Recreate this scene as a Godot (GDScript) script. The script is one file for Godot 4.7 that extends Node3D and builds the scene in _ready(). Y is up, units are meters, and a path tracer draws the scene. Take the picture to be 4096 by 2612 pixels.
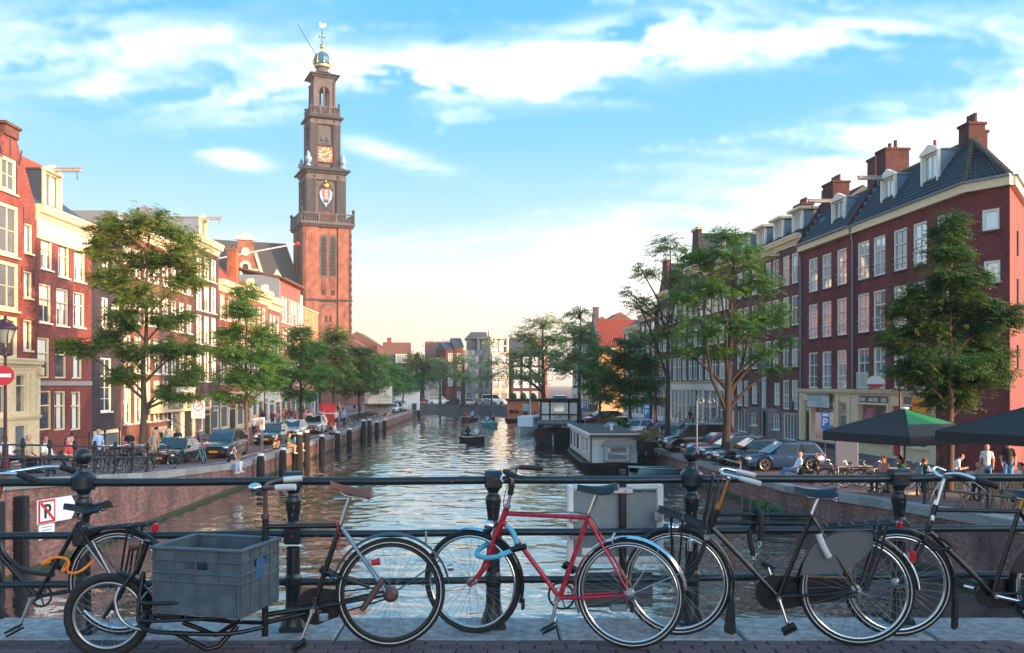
extends Node3D
# A canal seen over a bridge railing. x runs to the right, the canal runs along -z, the street by the water is y = 0.
const WATER := -1.3
const DECK := 2.515
var M := {}
var rng := RandomNumberGenerator.new()
var names := {}

class MB:  # collects faces of one mesh; corners are given counter-clockwise as seen from outside
	var v := PackedVector3Array()
	var n := PackedVector3Array()
	var t := PackedVector2Array()
	var x := Transform3D.IDENTITY

	func p3(a: Vector3, b: Vector3, c: Vector3, na: Vector3, nb: Vector3, nc: Vector3) -> void:
		v.append(x * a); v.append(x * c); v.append(x * b)
		n.append((x.basis * na).normalized()); n.append((x.basis * nc).normalized()); n.append((x.basis * nb).normalized())

	func tri(a: Vector3, b: Vector3, c: Vector3) -> void:
		var m := (b - a).cross(c - a)
		if m.length_squared() < 1e-16:
			return
		p3(a, b, c, m, m, m)

	func quad(a: Vector3, b: Vector3, c: Vector3, d: Vector3) -> void:
		tri(a, b, c)
		tri(a, c, d)

	func quad_tri(a: Vector3, b: Vector3, c: Vector3) -> MB:
		tri(a, b, c)
		return self

	func box(c: Vector3, s: Vector3, r := Basis.IDENTITY) -> MB:
		var h := s * 0.5
		var X := r * Vector3(h.x, 0,0)
		var Y := r * Vector3(0, h.y, 0)
		var Z := r * Vector3(0,0, h.z)
		quad(c - X - Y + Z, c + X - Y + Z, c + X + Y + Z, c - X + Y + Z)
		quad(c + X - Y - Z, c - X - Y - Z, c - X + Y - Z, c + X + Y - Z)
		quad(c + X - Y + Z, c + X - Y - Z, c + X + Y - Z, c + X + Y + Z)
		quad(c - X - Y - Z, c - X - Y + Z, c - X + Y + Z, c - X + Y - Z)
		quad(c - X + Y + Z, c + X + Y + Z, c + X + Y - Z, c - X + Y - Z)
		quad(c - X - Y - Z, c + X - Y - Z, c + X - Y + Z, c - X - Y + Z)
		return self

	func bbox(c: Vector3, s: Vector3, e: float) -> MB:  # box with chamfered edges
		var h := s * 0.5
		var k := h - Vector3(e, e, e)
		for ax in 3:
			for sg in [-1.0,1.0]:
				var u := (ax + 1) % 3
				var w := (ax + 2) % 3
				var o := []
				for q in [[-1,-1],[1,-1],[1,1],[-1,1]]:
					var p := Vector3.ZERO
					p[ax] = h[ax] * sg
					p[u] = k[u] * q[0]
					p[w] = k[w] * q[1]
					o.append(c + p)
				if sg > 0: quad(o[0], o[1], o[2], o[3])
				else: quad(o[3], o[2], o[1], o[0])
		for ax in 3:
			var u := (ax + 1) % 3
			var w := (ax + 2) % 3
			for q in [[-1,-1],[1,-1],[1,1],[-1,1]]:
				var o := []
				for e2 in [[-1,0],[1,0],[1,1],[-1,1]]:
					var p := Vector3.ZERO
					p[ax] = k[ax] * e2[0]
					p[u] = (h[u] if e2[1] == 0 else k[u]) * q[0]
					p[w] = (k[w] if e2[1] == 0 else h[w]) * q[1]
					o.append(c + p)
				if q[0] * q[1] > 0: quad(o[0], o[1], o[2], o[3])
				else: quad(o[3], o[2], o[1], o[0])
		for a in [-1,1]:
			for b in [-1,1]:
				for d in [-1,1]:
					var p0 := c + Vector3(h.x * a, k.y * b, k.z * d)
					var p1 := c + Vector3(k.x * a, h.y * b, k.z * d)
					var p2 := c + Vector3(k.x * a, k.y * b, h.z * d)
					if a * b * d > 0: tri(p0, p1, p2)
					else: tri(p0, p2, p1)
		return self

	func bar(a: Vector3, b: Vector3, w: float, h: float) -> MB:
		var d := (b - a)
		var z := d.normalized()
		var up := Vector3.UP if absf(z.y) < 0.95 else Vector3.RIGHT
		var X := up.cross(z).normalized()
		return box((a + b) * 0.5,Vector3(w, h, d.length()), Basis(X, z.cross(X), z))

	func tube(pts: Array, r, sides := 8, closed := false, caps := true) -> MB:
		var N := pts.size()
		var frames := []
		var prev := Vector3.ZERO
		for i in N:
			var d: Vector3
			if closed: d = pts[(i + 1) % N] - pts[(i - 1 + N) % N]
			else: d = pts[mini(i + 1, N - 1)] - pts[maxi(i - 1,0)]
			d = d.normalized()
			var up := prev if prev != Vector3.ZERO else (Vector3.UP if absf(d.y) < 0.9 else Vector3.RIGHT)
			var a := (up - d * up.dot(d)).normalized()
			prev = a
			frames.append([a, d.cross(a), d])
		var cs := []
		for j in sides + 1:
			cs.append(Vector2(cos(TAU * j / sides), sin(TAU * j / sides)))
		for i in (N if closed else N - 1):
			var k := (i + 1) % N
			var r0: float = r[i] if r is Array else r
			var r1: float = r[k] if r is Array else r
			for j in sides:
				var n00: Vector3 = frames[i][0] * cs[j].x + frames[i][1] * cs[j].y
				var n01: Vector3 = frames[i][0] * cs[j + 1].x + frames[i][1] * cs[j + 1].y
				var n10: Vector3 = frames[k][0] * cs[j].x + frames[k][1] * cs[j].y
				var n11: Vector3 = frames[k][0] * cs[j + 1].x + frames[k][1] * cs[j + 1].y
				var A: Vector3 = pts[i] + n00 * r0
				var B: Vector3 = pts[i] + n01 * r0
				var C: Vector3 = pts[k] + n11 * r1
				var D: Vector3 = pts[k] + n10 * r1
				p3(A, B, C, n00, n01, n11)
				p3(A, C, D, n00, n11, n10)
		if caps and not closed:
			for e in [0, N - 1]:
				var r0: float = r[e] if r is Array else r
				var s := -1.0 if e == 0 else 1.0
				for j in sides:
					var A: Vector3 = pts[e] + (frames[e][0] * cs[j].x + frames[e][1] * cs[j].y) * r0
					var B: Vector3 = pts[e] + (frames[e][0] * cs[j + 1].x + frames[e][1] * cs[j + 1].y) * r0
					var m: Vector3 = frames[e][2] * s
					if s > 0: p3(pts[e], A, B, m, m, m)
					else: p3(pts[e], B, A, m, m, m)
		return self

	func lathe(prof: Array, sides := 16, at := Vector3.ZERO, r := Basis.IDENTITY) -> MB:  # prof: Vector2(radius, height), bottom first
		for i in prof.size() - 1:
			var a: Vector2 = prof[i]
			var b: Vector2 = prof[i + 1]
			var m := Vector2(b.y - a.y, a.x - b.x).normalized()
			for j in sides:
				var c0 := Vector3(cos(TAU * j / sides),0,-sin(TAU * j / sides))
				var c1 := Vector3(cos(TAU * (j + 1) / sides),0,-sin(TAU * (j + 1) / sides))
				var n0 := r * (c0 * m.x + Vector3(0, m.y, 0))
				var n1 := r * (c1 * m.x + Vector3(0, m.y, 0))
				var A := at + r * (c0 * a.x + Vector3(0, a.y, 0))
				var B := at + r * (c1 * a.x + Vector3(0, a.y, 0))
				var C := at + r * (c1 * b.x + Vector3(0, b.y, 0))
				var D := at + r * (c0 * b.x + Vector3(0, b.y, 0))
				if a.x > 1e-5: p3(A, B, C, n0, n1, n1)
				if b.x > 1e-5: p3(A, C, D, n0, n1, n0)
		return self

	func ball(c: Vector3, r: Vector3, rings := 8, seg := 12) -> MB:
		for i in rings:
			var p0 := -PI / 2 + PI * i / rings
			var p1 := -PI / 2 + PI * (i + 1) / rings
			for j in seg:
				var a0 := TAU * j / seg
				var a1 := TAU * (j + 1) / seg
				var q := []
				for e in [[p0, a0],[p0, a1],[p1, a1],[p1, a0]]:
					q.append(Vector3(cos(e[0]) * cos(e[1]), sin(e[0]),-cos(e[0]) * sin(e[1])))
				if i > 0: p3(c + q[0] * r, c + q[1] * r, c + q[2] * r, q[0] / r, q[1] / r, q[2] / r)
				if i < rings - 1: p3(c + q[0] * r, c + q[2] * r, c + q[3] * r, q[0] / r, q[2] / r, q[3] / r)
		return self

	func prism(poly: Array, z0: float, z1: float) -> MB:  # polygon in x, y pushed along z
		var pp := PackedVector2Array(poly)
		if Geometry2D.is_polygon_clockwise(pp): pp.reverse()
		var ix := Geometry2D.triangulate_polygon(pp)
		for i in range(0, ix.size(),3):
			var a := pp[ix[i]]
			var b := pp[ix[i + 1]]
			var c := pp[ix[i + 2]]
			if (b - a).cross(c - a) < 0:
				var s := b
				b = c
				c = s
			tri(Vector3(a.x, a.y, z1),Vector3(b.x, b.y, z1),Vector3(c.x, c.y, z1))
			tri(Vector3(a.x, a.y, z0),Vector3(c.x, c.y, z0),Vector3(b.x, b.y, z0))
		for i in pp.size():
			var a := pp[i]
			var b := pp[(i + 1) % pp.size()]
			quad(Vector3(a.x, a.y, z0),Vector3(b.x, b.y, z0),Vector3(b.x, b.y, z1),Vector3(a.x, a.y, z1))
		return self

	func loft(rows: Array, wrap := false) -> MB:  # rows of points; smooth; outside is to the left of row -> next row
		var R := rows.size()
		var C: int = rows[0].size()
		var nn := []
		for i in R:
			var line := []
			for j in C:
				var du: Vector3 = rows[mini(i + 1, R - 1)][j] - rows[maxi(i - 1,0)][j]
				var j0 := (j - 1 + C) % C if wrap else maxi(j - 1,0)
				var j1 := (j + 1) % C if wrap else mini(j + 1, C - 1)
				var dv: Vector3 = rows[i][j1] - rows[i][j0]
				line.append(dv.cross(du))
			nn.append(line)
		for i in R - 1:
			for j in (C if wrap else C - 1):
				var k := (j + 1) % C
				var a: Vector3 = rows[i][j]
				var b: Vector3 = rows[i][k]
				var c: Vector3 = rows[i + 1][k]
				var d: Vector3 = rows[i + 1][j]
				p3(a, b, c, nn[i][j], nn[i][k], nn[i + 1][k])
				p3(a, c, d, nn[i][j], nn[i + 1][k], nn[i + 1][j])
		return self

	func add(o: MB) -> MB:
		for i in o.v.size():
			v.append(x * o.v[i])
			n.append((x.basis * o.n[i]).normalized())
		return self

	func into(am: ArrayMesh) -> ArrayMesh:
		if v.is_empty():
			return am
		var a := []
		a.resize(Mesh.ARRAY_MAX)
		a[Mesh.ARRAY_VERTEX] = v
		a[Mesh.ARRAY_NORMAL] = n
		if t.size() == v.size(): a[Mesh.ARRAY_TEX_UV] = t
		am.add_surface_from_arrays(Mesh.PRIMITIVE_TRIANGLES, a)
		return am

	func mesh() -> ArrayMesh:
		return into(ArrayMesh.new())

func V(a: float, b: float, c: float) -> Vector3:
	return Vector3(a, b, c)

func mi(called: String, mesh: Mesh, m: Material, parent: Node = self) -> MeshInstance3D:
	var o := MeshInstance3D.new()
	o.name = fresh(called) if parent == self else called
	o.mesh = mesh
	if m: o.material_override = m
	if parent == self: add_child(o)
	else: kid(parent, o, called)
	return o

func kid(parent: Node, o: Node, called: String) -> void:
	var k: String = str(parent.get_instance_id()) + called
	names[k] = names.get(k, -1) + 1
	o.name = called if names[k] == 0 else "%s_%03d" % [called, names[k]]
	parent.add_child(o)

func part(called: String, b: MB, m: Material, parent: Node) -> MeshInstance3D:
	return mi(called, b.mesh(), m, parent)

func fresh(called: String) -> String:
	names[called] = names.get(called, -1) + 1
	return called if names[called] == 0 else "%s_%03d" % [called, names[called]]

func thing(called: String, label: String, category: String, at := Vector3.ZERO, turn := 0.0, group := "") -> Node3D:
	var o := Node3D.new()
	o.name = fresh(called)
	add_child(o)
	o.position = at
	o.rotation.y = turn
	return tag(o, label, category, group)

func tag(o: Node3D, label: String, category: String, group := "") -> Node3D:
	o.set_meta("label", label)
	o.set_meta("category", category)
	if group: o.set_meta("group", group)
	return o

func structure(called: String, b: MB, m: Material) -> MeshInstance3D:
	var o := mi(called, b.mesh(), m)
	o.set_meta("kind", "structure")
	return o

func dup(src: Node3D, label: String, at: Vector3, turn := 0.0, base := "") -> Node3D:
	var c: Node3D = src.duplicate()
	c.name = fresh(base if base else str(src.name).rstrip("0123456789").trim_suffix("_"))
	add_child(c)
	c.position = at
	c.rotation = V(0, turn, 0)
	c.set_meta("label", label)
	return c

func lin(r: float, g: float, b: float) -> Color:
	return Color(r, g, b).linear_to_srgb()

func mat(key: String, c: Color, rough := 0.7, metal := 0.0, spec := 0.5) -> StandardMaterial3D:
	if M.has(key): return M[key]
	var m := StandardMaterial3D.new()
	m.resource_name = key
	m.albedo_color = c
	m.roughness = rough
	m.metallic = metal
	m.metallic_specular = spec
	M[key] = m
	return m

func textured(key: String, c: Color, tex: Texture2D, scale: float, rough := 0.85, world := false, bump: Texture2D = null, bscale := 1.0) -> StandardMaterial3D:
	if M.has(key): return M[key]
	var m := mat(key, c, rough)
	m.albedo_texture = tex
	m.uv1_triplanar = true
	m.uv1_world_triplanar = world
	m.uv1_triplanar_sharpness = 8.0
	m.uv1_scale = Vector3.ONE * scale
	if scale < 0.6 and T.has("patch"):  # weathering in large soft patches
		m.detail_enabled = true
		m.detail_blend_mode = BaseMaterial3D.BLEND_MODE_MUL
		m.detail_albedo = T.patch
		m.detail_uv_layer = BaseMaterial3D.DETAIL_UV_2
		m.uv2_triplanar = true
		m.uv2_world_triplanar = world
		m.uv2_scale = V(0.07,0.05,0.07)
	if bump:
		m.heightmap_enabled = true
		m.heightmap_texture = bump
		m.heightmap_scale = bscale
	return m

# textures are grey multipliers round 0.8, so that the colour of a thing is its albedo_color
var T := {}

func noise_img(size: int, freq: float, lo: float, hi: float, sd: int, oct := 4) -> ImageTexture:
	var f := FastNoiseLite.new()
	f.seed = sd
	f.frequency = freq
	f.fractal_octaves = oct
	var im := f.get_seamless_image(size, size)
	im.convert(Image.FORMAT_L8)
	var d := im.get_data()
	for i in d.size():
		d[i] = int(clampf(lerpf(lo, hi, d[i] / 255.0),0,1) * 255.0)
	return ImageTexture.create_from_image(Image.create_from_data(size, size, false, Image.FORMAT_L8, d))

func brick_tex(cols: int, rows: int, bw: int, bh: int, joint: int, sd: int, vary: float, mortar: Color) -> Array:  # [colour, height]
	var r := RandomNumberGenerator.new()
	r.seed = sd
	var w := cols * bw
	var h := rows * bh
	var im := Image.create(w, h, false, Image.FORMAT_RGB8)
	var hi := Image.create(w, h, false, Image.FORMAT_L8)
	im.fill(mortar)
	hi.fill(Color(0.25,0.25,0.25))
	for j in rows:
		for i in cols + 1:
			var x0 := i * bw - (bw / 2 if j % 2 else 0)
			var g := 0.82 + r.randf_range(-vary, vary)
			var col := Color(clampf(g * r.randf_range(0.95,1.06),0,1), clampf(g * r.randf_range(0.9,1.05),0,1), clampf(g * r.randf_range(0.9,1.05),0,1))
			if i == cols and j % 2: col = im.get_pixel(0, j * bh + joint + 1)
			im.fill_rect(Rect2i(x0, j * bh + joint, bw - joint, bh - joint), col)
			hi.fill_rect(Rect2i(x0, j * bh + joint, bw - joint, bh - joint), Color(g, g, g))
	return [ImageTexture.create_from_image(im), ImageTexture.create_from_image(hi)]

func sky_texture() -> ImageTexture:
	var W := 2048
	var H := 1024
	var f := FastNoiseLite.new()
	f.seed = 11
	f.noise_type = FastNoiseLite.TYPE_SIMPLEX_SMOOTH
	f.frequency = 1.0
	f.fractal_octaves = 5
	f.fractal_gain = 0.55
	var g := FastNoiseLite.new()
	g.seed = 5
	g.frequency = 1.0
	g.fractal_octaves = 3
	var stops := [[-90.0, Color(0.30,0.27,0.25)],[-4.0, Color(0.5,0.42,0.36)],[0.0, Color(0.80,0.60,0.42)],[3.0, Color(0.80,0.69,0.55)],[6.5, Color(0.69,0.75,0.76)],[10.0, Color(0.36,0.66,0.82)],[15.0, Color(0.15,0.53,0.80)],[22.0, Color(0.075,0.44,0.80)],[40.0, Color(0.09,0.46,0.88)],[90.0, Color(0.10,0.45,0.86)]]
	# soft banks of cirrus: azimuth, elevation, half widths, slope, strength
	var banks := [[-6.0,18.8,4.0,0.9,0.03,0.95],[-0.5,18.8,6.5,1.05,0.02,1.1],[7.0,20.2,6.0,1.0,0.16,1.1],[16.0,19.6,10.0,0.85,-0.04,0.8],[3.0,17.7,4.5,0.5,-0.1,0.5],[-23.0,18.5,8.0,2.6,0.1,0.5],[-13.5,17.4,4.0,1.0,0.25,0.7],[-27.0,23.0,6.0,1.5,0.1,0.5],[-16.3,13.5,1.9,0.45,-0.2,0.95],[-6.0,13.9,3.6,0.5,-0.28,0.5],[-23.5,16.5,1.2,0.5,0.3,0.5],[-3.0,9.0,9.0,0.5,0.0,0.25],[-55.0,20.0,14.0,4.0,0.1,0.7],[60.0,24.0,16.0,4.0,0.1,0.7],[-110.0,22.0,20.0,4.0,-0.1,0.7],[150.0,20.0,18.0,3.0,0.05,0.7],[-165.0,26.0,14.0,4.0,0.1,0.6]]
	var data := PackedFloat32Array()
	data.resize(W * H * 3)
	for j in H:
		var el := 90.0 - (j + 0.5) / H * 180.0
		var base := Color.WHITE
		for k in stops.size() - 1:
			if el >= stops[k][0] and el <= stops[k + 1][0]:
				base = stops[k][1].lerp(stops[k + 1][1], (el - stops[k][0]) / (stops[k + 1][0] - stops[k][0]))
		var se := sin(deg_to_rad(el))
		var ce := cos(deg_to_rad(el))
		for i in W:
			var az := wrapf((i + 0.5) / W * 360.0,-180.0,180.0)
			var c := base
			if el > -2.0:
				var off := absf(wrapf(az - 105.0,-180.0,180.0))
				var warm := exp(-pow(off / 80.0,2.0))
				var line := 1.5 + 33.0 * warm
				var a := deg_to_rad(az)
				var dx := sin(a) * ce
				var dz := -cos(a) * ce
				var q := Vector2(dx, dz) / (se + 0.22)
				var n1 := f.get_noise_3d(q.x * 2.2, q.y * 4.6,3.0 + 0.5 * q.x)
				var n3 := f.get_noise_3d(q.x * 7.0 + 3.0 * n1, q.y * 17.0,8.0)
				var n2 := g.get_noise_3d(dx * 5.0, se * 16.0, dz * 5.0)
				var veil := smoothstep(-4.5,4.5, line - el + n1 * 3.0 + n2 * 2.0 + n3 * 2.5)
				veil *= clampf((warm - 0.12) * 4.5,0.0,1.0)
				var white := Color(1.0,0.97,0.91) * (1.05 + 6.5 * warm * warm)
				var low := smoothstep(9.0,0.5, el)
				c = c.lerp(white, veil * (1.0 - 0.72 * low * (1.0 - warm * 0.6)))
				var cl := 0.0
				for b in banks:
					var da := wrapf(az - b[0],-180.0,180.0)
					if absf(da) > b[2] * 2.6: continue
					var de: float = el - b[1] - b[4] * da
					var e2: float = (da * da) / (b[2] * b[2]) + (de * de) / (b[3] * b[3])
					if e2 < 6.0:
						cl += b[5] * exp(-e2 * 0.8) * clampf(0.6 + n1 * 1.3 + n2 * 0.5 + n3 * 0.9,0.0,1.3)
				cl += clampf(n1 * 0.7 + n2 * 0.3 + n3 * 0.45 - 0.29,0.0,0.4) * smoothstep(8.0,14.0, el) * 0.75
				c = c.lerp(Color(1.03,1.01,0.98) * (1.25 + 1.5 * warm), clampf(cl, 0.0,0.97))
			var o := (j * W + i) * 3
			data[o] = c.r * 0.50
			data[o + 1] = c.g * 0.50
			data[o + 2] = c.b * 0.50
	return ImageTexture.create_from_image(Image.create_from_data(W, H, false, Image.FORMAT_RGBF, data.to_byte_array()))

func _ready() -> void:
	rng.seed = 7
	var cam := Camera3D.new()
	cam.name = "camera"
	var near := 0.1
	cam.set_frustum(1536.0 / 2150.0 * near, Vector2(39.0,137.0) / 2150.0 * near, near, 4000.0)
	cam.position = V(0,4.2,0)
	add_child(cam)
	cam.current = true
	var we := WorldEnvironment.new()
	we.name = "world"
	var env := Environment.new()
	env.background_mode = Environment.BG_SKY
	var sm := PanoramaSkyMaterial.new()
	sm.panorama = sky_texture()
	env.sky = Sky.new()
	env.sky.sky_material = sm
	env.tonemap_mode = Environment.TONE_MAPPER_LINEAR
	env.tonemap_exposure = 2.75
	env.sdfgi_enabled = true
	env.ssao_enabled = true
	env.ssil_enabled = true
	env.fog_enabled = true
	env.fog_density = 0.0004
	env.fog_light_color = Color(1.0,0.95,0.9)
	we.environment = env
	add_child(we)
	var sun := DirectionalLight3D.new()
	sun.name = "sun"
	sun.light_energy = 1.1
	sun.light_color = Color(1.0,0.77,0.52)
	sun.light_angular_distance = 0.5
	sun.shadow_enabled = true
	sun.look_at_from_position(V(0.80,0.165,0.57) * 100.0,Vector3.ZERO)
	add_child(sun)
	materials()
	setting()
	left_houses()
	church()
	right_houses()
	far_houses()
	trees()
	railing()
	foreground_bikes()
	street_things()
	boats()
	cars()
	people()

func materials() -> void:
	var b := brick_tex(16,32,32,11,2,3,0.13, Color(0.78,0.70,0.66))
	T.brick = b[0]
	T.brick_h = b[1]
	var b2 := brick_tex(8,24,40,16,2,9,0.16, Color(0.62,0.58,0.56))
	T.paving = b2[0]
	T.paving_h = b2[1]
	T.patch = noise_img(512,0.012,0.74,1.16,33,6)
	T.grime = noise_img(256,0.03,0.6,1.15,34,5)
	T.crate = noise_img(256,0.03,0.78,1.05,36,5)
	T.stone = noise_img(512,0.02,0.62,1.0,4,6)
	T.fine = noise_img(256,0.09,0.55,1.0,8,4)
	T.soft = noise_img(256,0.02,0.90,0.99,15,4)
	T.rip = noise_img(512,0.012,0.0,1.0,21,4)
	for e in [["brick_red", lin(0.38,0.10,0.088)],["brick_scarlet", lin(0.40,0.105,0.085)],["brick_maroon", lin(0.30,0.062,0.062)],["brick_plum", lin(0.085,0.066,0.082)],["brick_rose", lin(0.38,0.16,0.13)],["brick_brown", lin(0.26,0.105,0.085)],["brick_orange", lin(0.55,0.2,0.1)],["brick_dusk", lin(0.17,0.085,0.09)],["brick_tower", lin(0.42,0.165,0.115)],["brick_wine", lin(0.25,0.085,0.085)],["brick_chimney", lin(0.15,0.06,0.06)]]:
		textured(e[0], e[1], T.brick, 1.0 / 2.24,0.9, false, T.brick_h, 0.6)
	textured("quay_brick", lin(0.40,0.215,0.18), T.brick, 1.0 / 3.2,0.9, true, T.brick_h, 1.0)
	textured("paving", lin(0.29,0.18,0.18), T.paving, 1.0 / 1.9,0.85, true, T.paving_h, 0.6)
	textured("paving_pale", lin(0.34,0.23,0.21), T.paving, 1.0 / 2.4,0.85, true, T.paving_h, 0.5)
	textured("granite", lin(0.50,0.46,0.44), T.stone, 0.9,0.75, false, T.fine, 0.3)
	textured("kerb_granite", lin(0.22,0.23,0.25), T.stone, 1.1,0.7, false, T.fine, 0.4)
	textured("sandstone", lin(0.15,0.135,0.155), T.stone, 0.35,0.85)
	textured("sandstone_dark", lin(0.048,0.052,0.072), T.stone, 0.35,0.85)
	textured("plaster", lin(0.48,0.36,0.35), T.stone, 0.4,0.9)
	textured("plaster_grey", lin(0.30,0.29,0.31), T.stone, 0.5,0.9)
	textured("concrete", lin(0.52,0.47,0.42), T.stone, 0.3,0.9)
	textured("slate", lin(0.075,0.085,0.10), T.fine, 0.8,0.6)
	textured("slate_blue", lin(0.07,0.11,0.17), T.fine, 0.8,0.6)
	textured("pantile", lin(0.062,0.072,0.082), T.fine, 1.1,0.55)
	textured("pantile_red", lin(0.52,0.10,0.055), T.fine, 1.1,0.7)
	textured("pantile_brown", lin(0.25,0.11,0.075), T.fine, 1.0,0.75)
	textured("cream", lin(0.88,0.70,0.44), T.soft, 0.6,0.6)
	textured("white_paint", lin(0.95,0.88,0.77), T.soft, 0.7,0.5)
	textured("houseboat_white", lin(0.62,0.66,0.66), T.soft, 0.7,0.6)
	textured("houseboat_orange", lin(0.80,0.26,0.13), T.soft, 0.8,0.6)
	textured("bark", lin(0.20,0.135,0.10), T.fine, 1.6,0.95, false, T.fine, 2.0)
	textured("bark_dark", lin(0.085,0.065,0.055), T.fine, 1.6,0.95, false, T.fine, 2.0)
	textured("post_wood", lin(0.026,0.027,0.03), T.fine, 1.5,0.9, false, T.fine, 1.2)
	textured("grey_wood", lin(0.24,0.2,0.18), T.fine, 1.2,0.9)
	textured("teak", lin(0.45,0.26,0.14), T.fine, 1.4,0.75)
	textured("rail_paint", lin(0.022,0.034,0.042), T.fine, 3.0,0.32, false, T.fine, 0.12)
	mat("rust", lin(0.30,0.045,0.035),0.8)
	mat("black_paint", lin(0.012,0.013,0.016),0.3)
	mat("black_matte", lin(0.016,0.016,0.018),0.8)
	mat("door_green", lin(0.02,0.035,0.03),0.35)
	mat("iron", lin(0.02,0.03,0.033),0.45)
	mat("dark_room", lin(0.03,0.026,0.026),0.9)
	mat("curtain", lin(0.86,0.82,0.74),0.95)
	mat("blind", lin(0.88,0.83,0.70),0.9)
	mat("lead", lin(0.20,0.23,0.27),0.6)
	mat("zinc_blue", lin(0.16,0.24,0.32),0.6)
	mat("white", lin(0.80,0.80,0.78),0.45)
	mat("sign_white", lin(0.82,0.82,0.80),0.4)
	mat("sign_red", lin(0.62,0.012,0.03),0.35)
	mat("sign_blue", lin(0.01,0.20,0.60),0.35)
	mat("ink", lin(0.02,0.02,0.025),0.5)
	mat("gold", lin(0.90,0.58,0.16),0.28,1.0)
	mat("chrome", lin(0.72,0.72,0.72),0.18,1.0)
	mat("steel", lin(0.42,0.43,0.45),0.35,0.9)
	textured("rubber", lin(0.02,0.02,0.02), T.grime, 5.0,0.8)
	mat("tyre_dust", lin(0.03,0.03,0.031),0.85)
	mat("moss", lin(0.045,0.055,0.025),0.95)
	mat("wet_stain", lin(0.13,0.085,0.075),0.7)
	var g := mat("glass", Color(0.9,0.95,1.0,0.08),0.03)
	g.transparency = BaseMaterial3D.TRANSPARENCY_ALPHA
	mat("mirror_pane", lin(0.62,0.64,0.66),0.03,0.55)
	mat("mirror_dim", lin(0.30,0.31,0.33),0.04,0.5)
	mat("car_glass", lin(0.02,0.025,0.028),0.03,0.0,0.7)
	var w := mat("water", lin(0.03,0.034,0.032),0.03,0.0,1.0)
	w.clearcoat_enabled = true
	w.clearcoat = 1.0
	w.clearcoat_roughness = 0.03
	w.normal_enabled = true
	var f := FastNoiseLite.new()
	f.seed = 3
	f.frequency = 0.016
	f.fractal_octaves = 4
	var im := f.get_seamless_image(512,512)
	im.bump_map_to_normal_map(5.0)
	w.normal_texture = ImageTexture.create_from_image(im)
	w.normal_scale = 0.42
	w.uv1_triplanar = true
	w.uv1_world_triplanar = true
	w.uv1_scale = V(0.26,0.26,0.26)

func ramp(left: bool, d: float) -> float:
	var k: Array = [[8.0,2.5],[10.0,2.45],[26.0,1.5],[36.0,0.72],[49.0,0.0]] if left else [[7.0,2.5],[10.0,2.3],[22.0,0.86],[38.0,0.0]]
	if d <= k[0][0]: return k[0][1]
	for i in k.size() - 1:
		if d <= k[i + 1][0]:
			return lerpf(k[i][1], k[i + 1][1], (d - k[i][0]) / (k[i + 1][0] - k[i][0]))
	return 0.0

func quay_x(left: bool, d: float) -> float:  # where the quay wall stands at that depth
	if left:
		return -13.6 if d < 152.0 else -18.0
	return 14.6 - 0.066 * clampf(d, 25.0,190.0)

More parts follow.
